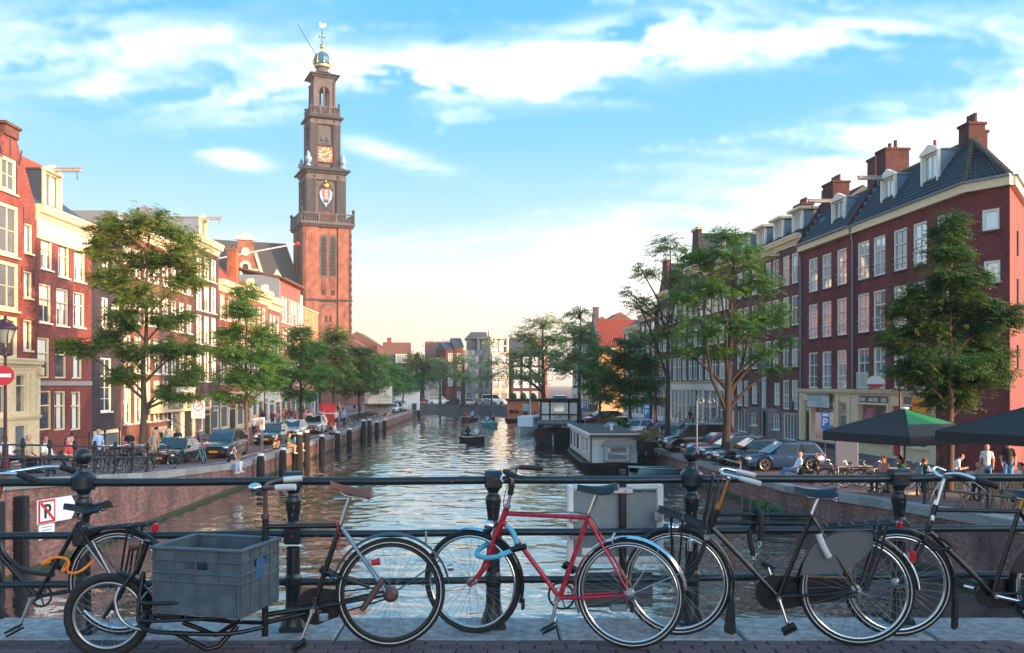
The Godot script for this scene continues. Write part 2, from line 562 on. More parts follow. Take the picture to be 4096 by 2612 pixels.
func street_side(left: bool) -> void:
	var s := -1.0 if left else 1.0
	var name_: String = "left_street" if left else "right_street"
	var b := MB.new()
	var ds := []
	var d := -70.0
	while d < 190.0:
		ds.append(d)
		d += 2.0
	if left: ds = ds.filter(func(q): return q < 152.0) + [152.0,152.01,160.0,170.0,190.0]
	for i in ds.size() - 1:
		var a: float = ds[i]
		var e: float = ds[i + 1]
		var xs0 := [quay_x(left, a) + s * 0.45, s * 45.0, s * 95.0, s * 1500.0]
		var xs1 := [quay_x(left, e) + s * 0.45, s * 45.0, s * 95.0, s * 1500.0]
		for k in 3:
			var h0 := ramp(left, a)
			var h1 := ramp(left, e)
			var p := V(xs0[k], h0 if k < 2 else 0.0,-a)
			var q := V(xs0[k + 1], h0 if k < 1 else 0.0,-a)
			var r := V(xs1[k + 1], h1 if k < 1 else 0.0,-e)
			var t := V(xs1[k], h1 if k < 2 else 0.0,-e)
			if left: b.quad(q, p, t, r)
			else: b.quad(p, q, r, t)
	structure(name_, b, M.paving)
	# the quay wall with its coping stones, moss at the waterline and damp streaks
	var wall := MB.new()
	var moss := MB.new()
	for i in ds.size() - 1:
		var a: float = maxf(ds[i],3.0 if left else 3.0)
		var e: float = ds[i + 1]
		if e <= 3.0 or (left and a >= 151.5): continue
		var xa := quay_x(left, a)
		var xe := quay_x(left, e)
		var A := V(xa, WATER - 1.0,-a)
		var B := V(xe, WATER - 1.0,-e)
		var C := V(xe, ramp(left, e) - 0.28,-e)
		var D := V(xa, ramp(left, a) - 0.28,-a)
		if left: wall.quad(A, B, C, D)
		else: wall.quad(B, A, D, C)
		var o := V(-s * 0.004,0,0)
		var lo := V(0,0.28,0)
		A.y = WATER - 0.1
		B.y = WATER - 0.1
		if left: moss.quad(A + o, B + o, B + o + lo, A + o + lo)
		else: moss.quad(B + o, A + o, A + o + lo, B + o + lo)
	if left:
		wall.quad(V(-13.6, WATER - 1,-152),V(-18, WATER - 1,-152),V(-18,-0.28,-152),V(-13.6,-0.28,-152))
		wall.quad(V(-18, WATER - 1,-152),V(-18, WATER - 1,-190),V(-18,0,-190),V(-18,0,-152))
	var w := structure("left_quay_wall" if left else "right_quay_wall", wall, M.quay_brick)
	var ms := part("moss_band", moss, M.moss, w)
	ms.set_meta("kind", "stuff")
	var r := RandomNumberGenerator.new()
	r.seed = 40 if left else 41
	var st := MB.new()
	d = 22.0
	while d < 150.0:
		var x := quay_x(left, d) - s * 0.003
		var ww := r.randf_range(0.06,0.22)
		var top := ramp(left, d) - 0.285
		var bot := lerpf(top, WATER + 0.2, r.randf_range(0.45,1.0))
		var q := [V(x, bot, -d),V(quay_x(left, d + ww) - s * 0.003, bot, -d - ww),V(quay_x(left, d + ww) - s * 0.003, ramp(left, d + ww) - 0.285,-d - ww),V(x, top, -d)]
		if left: st.quad(q[0], q[1], q[2], q[3])
		else: st.quad(q[1], q[0], q[3], q[2])
		d += r.randf_range(0.5,1.9)
	part("damp_streak", st, M.wet_stain, w).set_meta("kind", "stuff")
	d = 8.0
	var mats := []
	for k in 4:
		var g: float = [0.9,1.0,1.08,0.8][k]
		mats.append(textured("coping%d" % k, lin(0.47 * g, 0.43 * g, 0.41 * g), T.stone, 0.9 + 0.1 * k, 0.75, false, T.fine, 0.3))
	while d < (151.0 if left else 172.0):
		var len_ := minf(r.randf_range(1.3,1.9),152.0 - d) if left else r.randf_range(1.3,1.9)
		var c := MB.new()
		var a := V(quay_x(left, d) + s * 0.2, ramp(left, d) - 0.13,-d - 0.008)
		var e := V(quay_x(left, d + len_) + s * 0.2, ramp(left, d + len_) - 0.13,-d - len_ + 0.008)
		c.x = Transform3D(Basis.looking_at(e - a, Vector3.UP), (a + e) * 0.5)
		c.bbox(Vector3.ZERO, V(0.56,0.30 + r.randf_range(-0.008,0.008), (e - a).length()),0.02)
		part("coping_stone", c, mats[r.randi() % 4], w)
		d += len_

func setting() -> void:
	street_side(true)
	street_side(false)
	var far := MB.new()
	far.quad(V(-1500,-0.004,-189),V(1500,-0.004,-189),V(1500,-0.004,-3500),V(-1500,-0.004,-3500))
	structure("far_street", far, M.paving)
	var fw := MB.new()
	var pts := [V(-18.0,0,-186),V(-10,0,-184.5),V(-3,0,-181),V(1.5,0,-175),V(3.2,0,-170)]
	for i in 4:
		var a: Vector3 = pts[i]
		var e: Vector3 = pts[i + 1]
		fw.quad(V(a.x, WATER - 1, a.z),V(e.x, WATER - 1, e.z),V(e.x, 0.22, e.z),V(a.x, 0.22, a.z))
		fw.quad(V(a.x, 0.22, a.z),V(e.x, 0.22, e.z),V(e.x, 0.22, e.z - 0.5),V(a.x, 0.22, a.z - 0.5))
		fw.quad(V(a.x, 0.0, a.z),V(e.x, 0.0, e.z),V(e.x + 2,0.0,-192),V(a.x, 0.0,-192))
	textured("far_wall_stone", lin(0.24,0.2,0.2), T.stone, 0.5,0.9, true)
	structure("far_quay_wall", fw, M.far_wall_stone)
	# painted lines of the parking bays on the quay
	var ln := MB.new()
	for q in [[38.0,146.0,-14.75]]:
		var d: float = q[0]
		while d < q[1]:
			var e := d + 2.0
			ln.quad(V(q[2] - 0.06, ramp(true, d) + 0.006,-d),V(q[2] + 0.06, ramp(true, d) + 0.006,-d),V(q[2] + 0.06, ramp(true, e) + 0.006,-e),V(q[2] - 0.06, ramp(true, e) + 0.006,-e))
			d = e
	structure("parking_line", ln, mat("road_white", lin(0.55,0.5,0.47),0.8))
	# water, with real ripples out to the far wall
	var f1 := FastNoiseLite.new()
	f1.seed = 2
	f1.frequency = 0.55
	f1.fractal_octaves = 3
	var f2 := FastNoiseLite.new()
	f2.seed = 9
	f2.frequency = 0.13
	f2.fractal_octaves = 2
	var wv := PackedVector3Array()
	var wn := PackedVector3Array()
	var wi := PackedInt32Array()
	var nx := 190
	var rows := 0
	var d := 9.0
	while d < 196.0:
		var wd := 0.0040 * d + 0.02
		var half0 := -19.0 if d > 150 else -14.0
		for i in nx + 1:
			var x := lerpf(half0,14.0, float(i) / nx)
			var h := f1.get_noise_2d(x * 0.75, d * 1.15) * 0.044 + f2.get_noise_2d(x, d) * 0.03
			wv.append(V(x, WATER + h, -d))
		rows += 1
		d += wd
	for j in rows:
		for i in nx + 1:
			var a := wv[j * (nx + 1) + mini(i + 1, nx)] - wv[j * (nx + 1) + maxi(i - 1,0)]
			var e := wv[mini(j + 1, rows - 1) * (nx + 1) + i] - wv[maxi(j - 1,0) * (nx + 1) + i]
			wn.append(a.cross(e).normalized())
	for j in rows - 1:
		for i in nx:
			var o := j * (nx + 1) + i
			wi.append_array([o, o + nx + 1, o + 1, o + 1, o + nx + 1, o + nx + 2])
	var arr := []
	arr.resize(Mesh.ARRAY_MAX)
	arr[Mesh.ARRAY_VERTEX] = wv
	arr[Mesh.ARRAY_NORMAL] = wn
	arr[Mesh.ARRAY_INDEX] = wi
	var am := ArrayMesh.new()
	am.add_surface_from_arrays(Mesh.PRIMITIVE_TRIANGLES, arr)
	var wo := mi("water", am, M.water)
	wo.set_meta("kind", "structure")
	var back := MB.new()
	back.quad(V(-15, WATER - 0.02,70),V(15, WATER - 0.02,70),V(15, WATER - 0.02,-9.2),V(-15, WATER - 0.02,-9.2))
	structure("water_behind", back, M.water)
	# bridge deck: paving sheet, single bricks near the kerb, kerb stones
	var deck := MB.new()
	deck.box(V(0, DECK - 0.36,2.2),V(27.0,0.6,16.4))
	deck.x = Transform3D(Basis.IDENTITY, Vector3.ZERO)
	var dk := structure("bridge_deck", deck, M.paving)
	var bm := []
	for k in 6:
		var g: float = [1.0,0.8,1.2,0.9,1.1,0.7][k]
		bm.append(textured("klinker%d" % k, lin(0.15 * g, 0.10 * g, 0.11 * g), T.fine, 2.0 + k * 0.2,0.8, false, T.fine, 0.35))
	var br := MB.new().bbox(Vector3.ZERO, V(0.196,0.06,0.091),0.006).mesh()
	var r := RandomNumberGenerator.new()
	r.seed = 5
	for j in 6:
		for i in 34:
			var x := -3.4 + i * 0.203 + (0.1 if j % 2 else 0.0)
			var o := mi("brick", br, bm[r.randi() % 6], dk)
			o.position = V(x, DECK - 0.03 + r.randf_range(-0.003,0.002),-5.985 + j * 0.098)
			o.rotation = V(r.randf_range(-0.012,0.012), r.randf_range(-0.012,0.012), r.randf_range(-0.01,0.01))
	var x := -6.4
	while x < 6.2:
		var l := r.randf_range(1.15,1.5)
		var k := MB.new().bbox(V(0,0,0),V(l - 0.012,0.22,0.565),0.014)
		var o := part("kerb_stone", k, textured("kerb%d" % (r.randi() % 3), lin(0.36,0.36,0.37) if r.randf() < 0.5 else lin(0.42,0.415,0.42), T.stone, 0.8 + r.randf() * 0.3,0.75, false, T.fine, 0.5), dk)
		o.position = V(x + l / 2, DECK - 0.105,-6.32)
		x += l
	# a few dry leaves that lie on the kerb
	for q in [[-1.72,-6.2],[0.62,-6.12],[2.35,-6.4],[-2.9,-6.3]]:
		var lf := MB.new()
		lf.ball(Vector3.ZERO, V(0.022,0.004,0.013),4,6)
		var o := part("fallen_leaf", lf, mat("dry_leaf", lin(0.5,0.25,0.08),0.9), self)
		o.position = V(q[0], DECK + 0.011, q[1])
		o.rotation.y = q[0] * 3.0
		tag(o, {-1.72: "dry leaf on the kerb between the crate bicycle's fork and chain", 0.62: "dry leaf on the kerb below the red bicycle's crank", 2.35: "dry leaf on the kerb below the black roadster's rear wheel", -2.9: "dry leaf on the kerb under the small cargo wheel"}[q[0]], "leaf", "dry leaves on the bridge kerb")

var frames := {}

func ld(px: float) -> float:  # distance along the left row of houses, from a measured bearing
	return 24.5 * 2150.0 / (1165.0 - px)

func rd(px: float) -> float:
	return 26.1 * 2150.0 / (px - 1165.0 + 135.5)

func yy(py: float, d: float) -> float:
	return 4.2 + (905.0 - py) * d / 2150.0

func facade(b: MB, w: float, h: float, holes: Array, thick: float, y0 := 0.0) -> void:
	var xs := [0.0, w]
	var ys := [y0, h]
	for r in holes:
		xs.append_array([r.position.x, r.end.x])
		ys.append_array([r.position.y, r.end.y])
	xs.sort()
	ys.sort()
	for j in ys.size() - 1:
		if ys[j + 1] - ys[j] < 1e-4: continue
		var start := -1
		for i in xs.size():
			var solid := false
			if i < xs.size() - 1 and xs[i + 1] - xs[i] > 1e-4:
				solid = true
				var c := Vector2((xs[i] + xs[i + 1]) / 2, (ys[j] + ys[j + 1]) / 2)
				for r in holes:
					if r.has_point(c): solid = false
			elif i < xs.size() - 1:
				continue
			if solid and start < 0: start = i
			if not solid and start >= 0:
				b.quad(V(xs[start], ys[j],0),V(xs[i], ys[j],0),V(xs[i], ys[j + 1],0),V(xs[start], ys[j + 1],0))
				start = -1
	for r in holes:
		var p: Vector2 = r.position
		var e: Vector2 = r.end
		var z := -thick
		b.quad(V(p.x, p.y, 0),V(p.x, p.y, z),V(p.x, e.y, z),V(p.x, e.y, 0))
		b.quad(V(e.x, p.y, z),V(e.x, p.y, 0),V(e.x, e.y, 0),V(e.x, e.y, z))
		b.quad(V(p.x, p.y, z),V(p.x, p.y, 0),V(e.x, p.y, 0),V(e.x, p.y, z))
		b.quad(V(p.x, e.y, 0),V(p.x, e.y, z),V(e.x, e.y, z),V(e.x, e.y, 0))

# style: t = height of the transom, a = lights above it, l = lights below, r = rows below, f = frame, g = glass, c = curtain, s = sill
func window(o: Node3D, r: Rect2, st: Dictionary) -> void:
	var w := snappedf(r.size.x, 0.05)
	var h := snappedf(r.size.y, 0.05)
	var fw: float = st.get("fw", 0.085)
	var key := "%.2f %.2f %s %s %s %s %s" % [w, h, st.get("t", 0.62), st.get("a", 1), st.get("l", 2), st.get("r", 1), fw]
	if not frames.has(key):
		var b := MB.new()
		b.bbox(V(fw / 2, h / 2,0),V(fw, h, 0.11),0.012)
		b.bbox(V(w - fw / 2, h / 2,0),V(fw, h, 0.11),0.012)
		b.bbox(V(w / 2, h - fw / 2,0),V(w - 2 * fw, fw, 0.108),0.012)
		b.bbox(V(w / 2, fw / 2,0),V(w - 2 * fw, fw, 0.108),0.012)
		var t: float = st.get("t", 0.62)
		var yt := h * t
		if t > 0.0: b.bbox(V(w / 2, yt, 0.004),V(w - 2 * fw, 0.075,0.09),0.01)
		else: yt = h - fw
		for k in range(1, st.get("a", 1)):
			if t > 0: b.box(V(fw + (w - 2 * fw) * k / float(st.a), (yt + h) / 2,-0.005),V(0.035, h - yt - fw, 0.05))
		var l: int = st.get("l", 2)
		for k in range(1, l):
			b.box(V(fw + (w - 2 * fw) * k / l, (yt + fw) / 2,-0.006),V(0.045, yt - fw, 0.055))
		for k in range(1, st.get("r", 1)):
			b.box(V(w / 2, fw + (yt - fw) * k / float(st.r),-0.008),V(w - 2 * fw, 0.035,0.045))
		var g := MB.new()
		g.quad(V(fw, fw, -0.02),V(w - fw, fw, -0.02),V(w - fw, h - fw, -0.02),V(fw, h - fw, -0.02))
		var s := MB.new()
		s.bbox(V(w / 2,-0.05,0.06),V(w + 0.12,0.1,0.30),0.015)
		var c := MB.new()
		for sd in [0,1]:
			for k in 6:
				var cw := w * 0.36
				var x0 := (fw + cw * k / 6.0) if sd == 0 else (w - fw - cw + cw * k / 6.0)
				var z := -0.16 - (0.05 if k % 2 else 0.0)
				c.quad(V(x0, fw, z),V(x0 + cw / 6.0, fw, -0.37 - z),V(x0 + cw / 6.0, h - fw, -0.37 - z),V(x0, h - fw, z))
		var bl := MB.new()
		bl.quad(V(fw, h * 0.45,-0.1),V(w - fw, h * 0.45,-0.1),V(w - fw, h - fw, -0.1),V(fw, h - fw, -0.1))
		frames[key] = [b.mesh(), g.mesh(), s.mesh(), c.mesh(), bl.mesh()]
	var m: Array = frames[key]
	var f := mi("window", m[0], M[st.get("f", "cream")], o)
	f.position = V(r.position.x + (r.size.x - w) / 2, r.position.y + (r.size.y - h) / 2,-0.10)
	mi("pane", m[1], M[st.get("g", "glass")], f)
	if st.get("s", true): mi("sill", m[2], M[st.get("sm", st.get("f", "cream"))], f)
	var c: int = st.get("c", 0)
	if c == 1 or c == 3: mi("curtain", m[3], M.curtain, f)
	if c == 2 or c == 3: mi("blind", m[4], M.blind, f)

func shell(o: Node3D, w: float, h: float, deep: float, holes: Array, m: Material, y0 := 0.0, top := true) -> MeshInstance3D:
	var b := MB.new()
	facade(b, w, h, holes, 0.22, y0)
	b.quad(V(0, y0,-deep),V(0, y0,0),V(0, h, 0),V(0, h, -deep))
	b.quad(V(w, y0,0),V(w, y0,-deep),V(w, h, -deep),V(w, h, 0))
	b.quad(V(w, y0,-deep),V(0, y0,-deep),V(0, h, -deep),V(w, h, -deep))
	if top: b.quad(V(0, h, 0),V(w, h, 0),V(w, h, -deep),V(0, h, -deep))
	return part("wall", b, m, o)

func cornice(o: Node3D, w: float, y: float, size: float, m: Material, called := "cornice", x0 := 0.0) -> MeshInstance3D:
	var b := MB.new()
	var prof := [Vector2(-0.05,0),Vector2(0.05,0),Vector2(0.07,0.18),Vector2(0.16,0.3),Vector2(0.2,0.42),Vector2(0.42,0.5),Vector2(0.45,0.68),Vector2(0.54,0.84),Vector2(0.54,0.98),Vector2(-0.05,1.0)]
	var pp := []
	for q in prof: pp.append(Vector2(q.x, q.y) * size)
	b.x = Transform3D(Basis(V(0,0,1),V(0,1,0),V(-1,0,0)),V(x0, y, 0.003))
	b.prism(pp, 0.04 - w, -0.04 + 0.08)
	return part(called, b, m, o)

func stone_band(o: Node3D, called: String, x: float, y: float, w: float, h: float, m: Material, proud := 0.06) -> void:
	part(called, MB.new().bbox(V(x + w / 2, y + h / 2, proud / 2),V(w, h, proud),0.012), m, o)

func anchor(o: Node3D, x: float, y: float, l := 0.9, tilt := 0.0) -> void:
	var b := MB.new().bbox(Vector3.ZERO, V(0.06, l, 0.05),0.01)
	var q := part("wall_anchor", b, M.iron, o)
	q.position = V(x, y, 0.03)
	q.rotation.z = tilt

func pitched_roof(o: Node3D, w: float, y: float, deep: float, rise: float, m: Material, over := 0.15, x0 := 0.0) -> MeshInstance3D:  # ridge runs along x
	var b := MB.new()
	var a := V(x0 - over, y - 0.02, over)
	var e := V(x0 + w + over, y - 0.02, over)
	var rm := -deep / 2
	b.quad(a, e, V(e.x, y + rise, rm),V(a.x, y + rise, rm))
	b.quad(V(e.x, y - 0.02,-deep - over),V(a.x, y - 0.02,-deep - over),V(a.x, y + rise, rm),V(e.x, y + rise, rm))
	b.tri(V(a.x, y, 0),V(a.x, y + rise, rm),V(a.x, y, -deep))
	b.tri(V(e.x, y, 0),V(e.x, y, -deep),V(e.x, y + rise, rm))
	return part("roof", b, m, o)

func gable_roof(o: Node3D, w: float, y: float, deep: float, rise: float, m: Material, x0 := 0.0) -> MeshInstance3D:  # ridge runs along z
	var b := MB.new()
	var mid := x0 + w / 2
	b.quad(V(x0, y, 0),V(mid, y + rise, 0),V(mid, y + rise, -deep),V(x0, y, -deep))
	b.quad(V(mid, y + rise, 0),V(x0 + w, y, 0),V(x0 + w, y, -deep),V(mid, y + rise, -deep))
	b.tri(V(x0 + w, y, -deep),V(x0, y, -deep),V(mid, y + rise, -deep))
	return part("roof", b, m, o)

func chimney(o: Node3D, p: Vector3, s: Vector3, m: Material, pots := 2) -> void:
	var b := MB.new()
	b.box(p + V(0, s.y / 2,0), s)
	b.bbox(p + V(0, s.y + 0.06,0),V(s.x + 0.16,0.16, s.z + 0.16),0.02)
	var c := part("chimney", b, m, o)
	for k in pots:
		var q := MB.new().lathe([Vector2(0.13,0),Vector2(0.11,0.42),Vector2(0.13,0.44),Vector2(0.1,0.5),Vector2(0,0.5)],8)
		var pt := part("chimney_pot", q, M.brick_dusk, c)
		pt.position = p + V((k - (pots - 1) / 2.0) * s.x * 0.6 / maxi(pots - 1,1), s.y + 0.14,0)

func door(o: Node3D, r: Rect2, m: Material, light := true) -> void:
	var b := MB.new()
	var w := r.size.x
	var h := r.size.y
	var dh := h * (0.78 if light else 1.0)
	b.bbox(V(w / 2, dh / 2,-0.16),V(w - 0.16, dh, 0.06),0.01)
	for k in 2:
		b.bbox(V(w / 2, dh * (0.27 + 0.44 * k),-0.125),V(w * 0.55, dh * 0.32,0.02),0.008)
	var d := part("door", b, m, o)
	d.position = V(r.position.x, r.position.y, 0)
	var f := MB.new()
	for x in [0.04, w - 0.04]: f.box(V(x, h / 2,-0.13),V(0.08, h, 0.14))
	f.box(V(w / 2, h - 0.04,-0.13),V(w - 0.16,0.08,0.13))
	if light: f.box(V(w / 2, dh + 0.03,-0.13),V(w - 0.16,0.06,0.12))
	part("frame", f, M.cream, d)
	part("handle", MB.new().ball(V(w * 0.82, dh * 0.46,-0.1),V(0.035,0.035,0.035),5,6), M.gold, d)
	if light:
		var g := MB.new()
		g.quad(V(0.08, dh, -0.16),V(w - 0.08, dh, -0.16),V(w - 0.08, h, -0.16),V(0.08, h, -0.16))
		part("fanlight", g, M.mirror_dim, d)

func lettering(parent: Node3D, text: String, at: Vector3, size: float, m: Material, wide := 0.0, serif := false, turn := 0.0) -> MeshInstance3D:
	var tm := TextMesh.new()
	var f := SystemFont.new()
	f.font_names = PackedStringArray(["Droid Serif" if serif else "Droid Sans"])
	f.font_weight = 700
	tm.font = f
	tm.text = text
	tm.font_size = 64
	tm.pixel_size = size / 46.0
	tm.depth = 0.012
	tm.curve_step = 4.0
	var o := mi("lettering", tm, m, parent)
	o.position = at
	o.rotation.y = turn
	if wide > 0.0:
		var a := tm.get_aabb().size.x
		if a > 0.01: o.scale.x = wide / a
	return o

func dormer(o: Node3D, x: float, y: float, z: float, w: float, h: float, deep: float, front: Material, side: Material, gabled: bool, wst: Dictionary) -> void:
	var b := MB.new()
	b.bbox(V(-w / 2 + 0.09, h / 2,0),V(0.18, h, 0.16),0.015)
	b.bbox(V(w / 2 - 0.09, h / 2,0),V(0.18, h, 0.16),0.015)
	b.bbox(V(0,0.07,0.002),V(w - 0.36,0.14,0.17),0.015)
	var pts := [Vector2(-w / 2 - 0.04, h),Vector2(w / 2 + 0.04, h),Vector2(w / 2 + 0.04, h + 0.12),Vector2(0, h + (0.5 if gabled else 0.12)),Vector2(-w / 2 - 0.04, h + 0.12)]
	b.prism(pts, -0.08,0.14)
	var d := part("dormer", b, front, o)
	d.position = V(x, y, z)
	var s := MB.new()
	s.quad(V(-w / 2 + 0.02,0,-deep),V(-w / 2 + 0.02,0,0),V(-w / 2 + 0.02, h, 0),V(-w / 2 + 0.02, h, -deep))
	s.quad(V(w / 2 - 0.02,0,0),V(w / 2 - 0.02,0,-deep),V(w / 2 - 0.02, h, -deep),V(w / 2 - 0.02, h, 0))
	s.box(V(0, h + 0.06,-deep / 2),V(w + 0.1,0.1, deep - 0.2))
	part("cheek", s, side, d)
	window(d, Rect2(-w / 2 + 0.17,0.13, w - 0.34, h - 0.13), wst.merged({"s": false}, true))

func hoist(o: Node3D, p: Vector3, l: float, m: Material) -> void:
	var b := MB.new().bbox(V(0,0, l / 2),V(0.16,0.2, l),0.02)
	b.box(V(0,0.12, l / 2),V(0.22,0.04, l + 0.08))
	var h := part("hoist_beam", b, m, o)
	h.position = p
	var k := MB.new()
	k.tube([V(0,-0.1, l - 0.25),V(0,-0.4, l - 0.25),V(0.06,-0.5, l - 0.25),V(0.12,-0.42, l - 0.25)],0.02,5)
	part("hook", k, M.iron, h)

func tiled_slope(p00: Vector3, p10: Vector3, p01: Vector3, p11: Vector3, cols: int, rows: int, b: MB) -> void:  # pantiles: waves across, steps up the slope
	var nrm := (p10 - p00).cross(p01 - p00).normalized()
	for j in rows:
		var v0 := float(j) / rows
		var v1 := (j + 1.25) / rows
		for i in cols:
			for k in 4:
				var u0 := (i + k / 4.0) / cols
				var u1 := (i + (k + 1) / 4.0) / cols
				var h0: float = [0.0,0.05,0.02,-0.02,0.0][k]
				var h1: float = [0.0,0.05,0.02,-0.02,0.0][k + 1]
				var A := p00.lerp(p10, u0).lerp(p01.lerp(p11, u0), v0) + nrm * (h0 + 0.07)
				var B := p00.lerp(p10, u1).lerp(p01.lerp(p11, u1), v0) + nrm * (h1 + 0.07)
				var C := p00.lerp(p10, u1).lerp(p01.lerp(p11, u1), minf(v1,1.0)) + nrm * (h1 + 0.015)
				var D := p00.lerp(p10, u0).lerp(p01.lerp(p11, u0), minf(v1,1.0)) + nrm * (h0 + 0.015)
				b.quad(A, B, C, D)
				if k == 1: b.quad(A - nrm * 0.06, B - nrm * 0.06, B, A)

func left_house(called: String, label: String, px0: float, px1: float) -> Array:
	var d0 := ld(px0)
	var o := thing(called, label, "house", V(-24.5,0,-d0), PI / 2, "houses on the sunlit side of the canal")
	return [o, d0, ld(px1) - d0]

func lrects(d0: float, list: Array) -> Array:  # measured bearings of the openings -> rectangles on the facade
	var out := []
	for q in list:
		var a := ld(q[0])
		var e := ld(q[2])
		var mid := (a + e) / 2
		out.append(Rect2(a - d0, yy(q[3], mid), e - a, yy(q[1], mid) - yy(q[3], mid)))
	return out

func left_houses() -> void:
	# --- the gabled house at the edge of the view
	var o := thing("gabled_house", "red brick house with a pointed gable, large cream framed hatch windows and a cream shopfront", "house", V(-24.5,0,-43.5), PI / 2, "houses on the sunlit side of the canal")
	var w := 5.28
	var big := [Rect2(1.75,13.9,1.55,1.75), Rect2(1.5,10.7,2.0,2.6), Rect2(1.5,7.95,2.0,2.45), Rect2(1.5,5.55,1.9,2.1)]
	var small := [Rect2(4.05,11.1,0.85,1.55), Rect2(4.0,8.75,0.85,1.4), Rect2(3.95,6.0,0.9,1.6), Rect2(0.4,11.1,0.85,1.55), Rect2(0.4,8.75,0.85,1.4), Rect2(0.4,6.0,0.9,1.6)]
	var b := MB.new()
	var holes := big + small
	var hh := []
	for r in holes:
		if r.end.y < 13.5: hh.append(r)
	facade(b, w, 13.5, hh, 0.25,5.2)
	# gable above 13.5, round the top hatch
	var g0 := Rect2(1.75,13.9,1.55,1.75)
	var gx := func(y: float) -> float: return lerpf(0.0,2.05, pow(clampf((y - 13.5) / 3.3,0,1),1.1))
	var ys := [13.5,13.9,14.4,15.0,15.65,16.2,16.8]
	for i in ys.size() - 1:
		var y0: float = ys[i]
		var y1: float = ys[i + 1]
		if y0 >= 13.89 and y1 <= 15.66:
			b.quad(V(gx.call(y0), y0,0),V(1.75, y0,0),V(1.75, y1,0),V(gx.call(y1), y1,0))
			b.quad(V(3.3, y0,0),V(w - gx.call(y0), y0,0),V(w - gx.call(y1), y1,0),V(3.3, y1,0))
		else:
			b.quad(V(gx.call(y0), y0,0),V(w - gx.call(y0), y0,0),V(w - gx.call(y1), y1,0),V(gx.call(y1), y1,0))
		b.quad(V(w - gx.call(y0), y0,0),V(w - gx.call(y0), y0,-0.4),V(w - gx.call(y1), y1,-0.4),V(w - gx.call(y1), y1,0))
		b.quad(V(gx.call(y0), y0,-0.4),V(gx.call(y0), y0,0),V(gx.call(y1), y1,0),V(gx.call(y1), y1,-0.4))
	b.quad(V(w, 5.2,0),V(w, 5.2,-10),V(w, 13.5,-10),V(w, 13.5,0))
	b.quad(V(0,5.2,-10),V(0,5.2,0),V(0,13.5,0),V(0,13.5,-10))
	part("wall", b, M.brick_scarlet, o)
	for r in big:
		window(o, r, {"t": 0.0, "l": 2, "r": 2, "fw": 0.2, "c": 0, "s": true})
	for r in small:
		window(o, r, {"t": 0.0, "l": 1, "r": 1, "fw": 0.08, "c": 1})
	var rf := MB.new()
	rf.quad(V(0,13.45,-0.2),V(2.64,16.6,-0.2),V(2.64,16.6,-10),V(0,13.45,-10))
	rf.quad(V(2.64,16.6,-0.2),V(5.28,13.45,-0.2),V(5.28,13.45,-10),V(2.64,16.6,-10))
	part("roof", rf, M.slate_blue, o)
	var cap := MB.new()
	cap.bbox(V(2.64,16.95,-0.2),V(1.35,0.5,0.65),0.03)
	cap.bbox(V(2.64,17.27,-0.2),V(1.6,0.16,0.85),0.03)
	part("gable_top", cap, M.brick_brown, o)
	for q in [[2.64,16.2,0.0],[1.7,15.9,0.35],[3.6,15.9,-0.35],[3.95,13.0,0.0],[1.1,13.0,0.0],[3.75,9.9,0.0],[5.0,9.9,0.0],[3.7,7.2,0.0],[5.0,7.2,0.0]]:
		anchor(o, q[0], q[1],0.9, q[2])
	# cream shopfront
	var sh := [Rect2(1.15,2.75,0.95,2.0), Rect2(3.0,2.75,1.0,2.0), Rect2(1.1,0.2,1.2,2.0), Rect2(2.9,0.2,1.2,2.0)]
	var s := MB.new()
	facade(s, w + 0.1,5.2, sh, 0.3,0.0)
	s.quad(V(w + 0.1,0,0),V(w + 0.1,0,-0.3),V(w + 0.1,5.2,-0.3),V(w + 0.1,5.2,0))
	var sf := part("shopfront", s, M.cream, o)
	sf.position = V(0,0,0.12)
	for k in 2: window(sf, sh[k], {"t": 0.7, "l": 1, "s": false, "c": 0})
	for k in [2,3]: window(sf, sh[k], {"t": 0.0, "l": 1, "s": false, "fw": 0.12, "c": 0, "g": "mirror_dim"})
	cornice(sf, w + 0.1,4.95,0.62, M.cream)
	cornice(sf, w + 0.1,2.3,0.3, M.cream, "string_course")
	for x in [0.15,2.4,4.35,5.0]:
		for y in 6: stone_band(sf, "pilaster_block", x, 2.65 + y * 0.37,0.38,0.35, M.cream, 0.06)
	for x in [0.15,5.0]: part("console", MB.new().bbox(V(x + 0.19,4.9,0.16),V(0.3,0.45,0.3),0.05), M.cream, sf)

	# --- red brick house with the cream cornice and hoist dormer
	var q := left_house("cornice_house", "red brick house with a broad cream cornice and a cream dormer with hoist beam", 84,215)
	o = q[0]
	var d0: float = q[1]
	w = q[2]
	var rc := lrects(d0,[[96,558,123,634],[136.5,574,163,652],[174,589,200,662],[91.5,668,120,759],[132,679,161,766],[172,688,199,769],[87.5,794,116,889],[129,800,156,890],[169,806,193,891],[84.5,919,118,1012],[128,920,154,1012],[166,921,190,1011]])
	for i in rc.size():
		if rc[i].position.x < 0.15: rc[i] = Rect2(0.15, rc[i].position.y, rc[i].size.x, rc[i].size.y)
	shell(o, w, 13.1,11, rc, M.brick_red, -0.2)
	for i in rc.size():
		window(o, rc[i], {"t": 0.62, "l": 2 if i < 6 else 1, "a": 1, "c": [3,1,3,2,3,1,2,0,1,0,1,1][i], "s": i < 6, "f": "cream" if i != 9 else "cream", "sm": "white_paint"})
		var ar := MB.new()  # the flat brick arch over each opening
		ar.bbox(V(rc[i].get_center().x, rc[i].end.y + 0.13,0.006),V(rc[i].size.x + 0.1,0.24,0.03),0.008)
		part("brick_arch", ar, M.brick_scarlet, o)
	stone_band(o, "string_course", 0.1,4.15, w - 0.2,0.26, M.granite, 0.1)
	stone_band(o, "frieze", 0.05,12.05, w - 0.1,1.0, M.cream, 0.07)
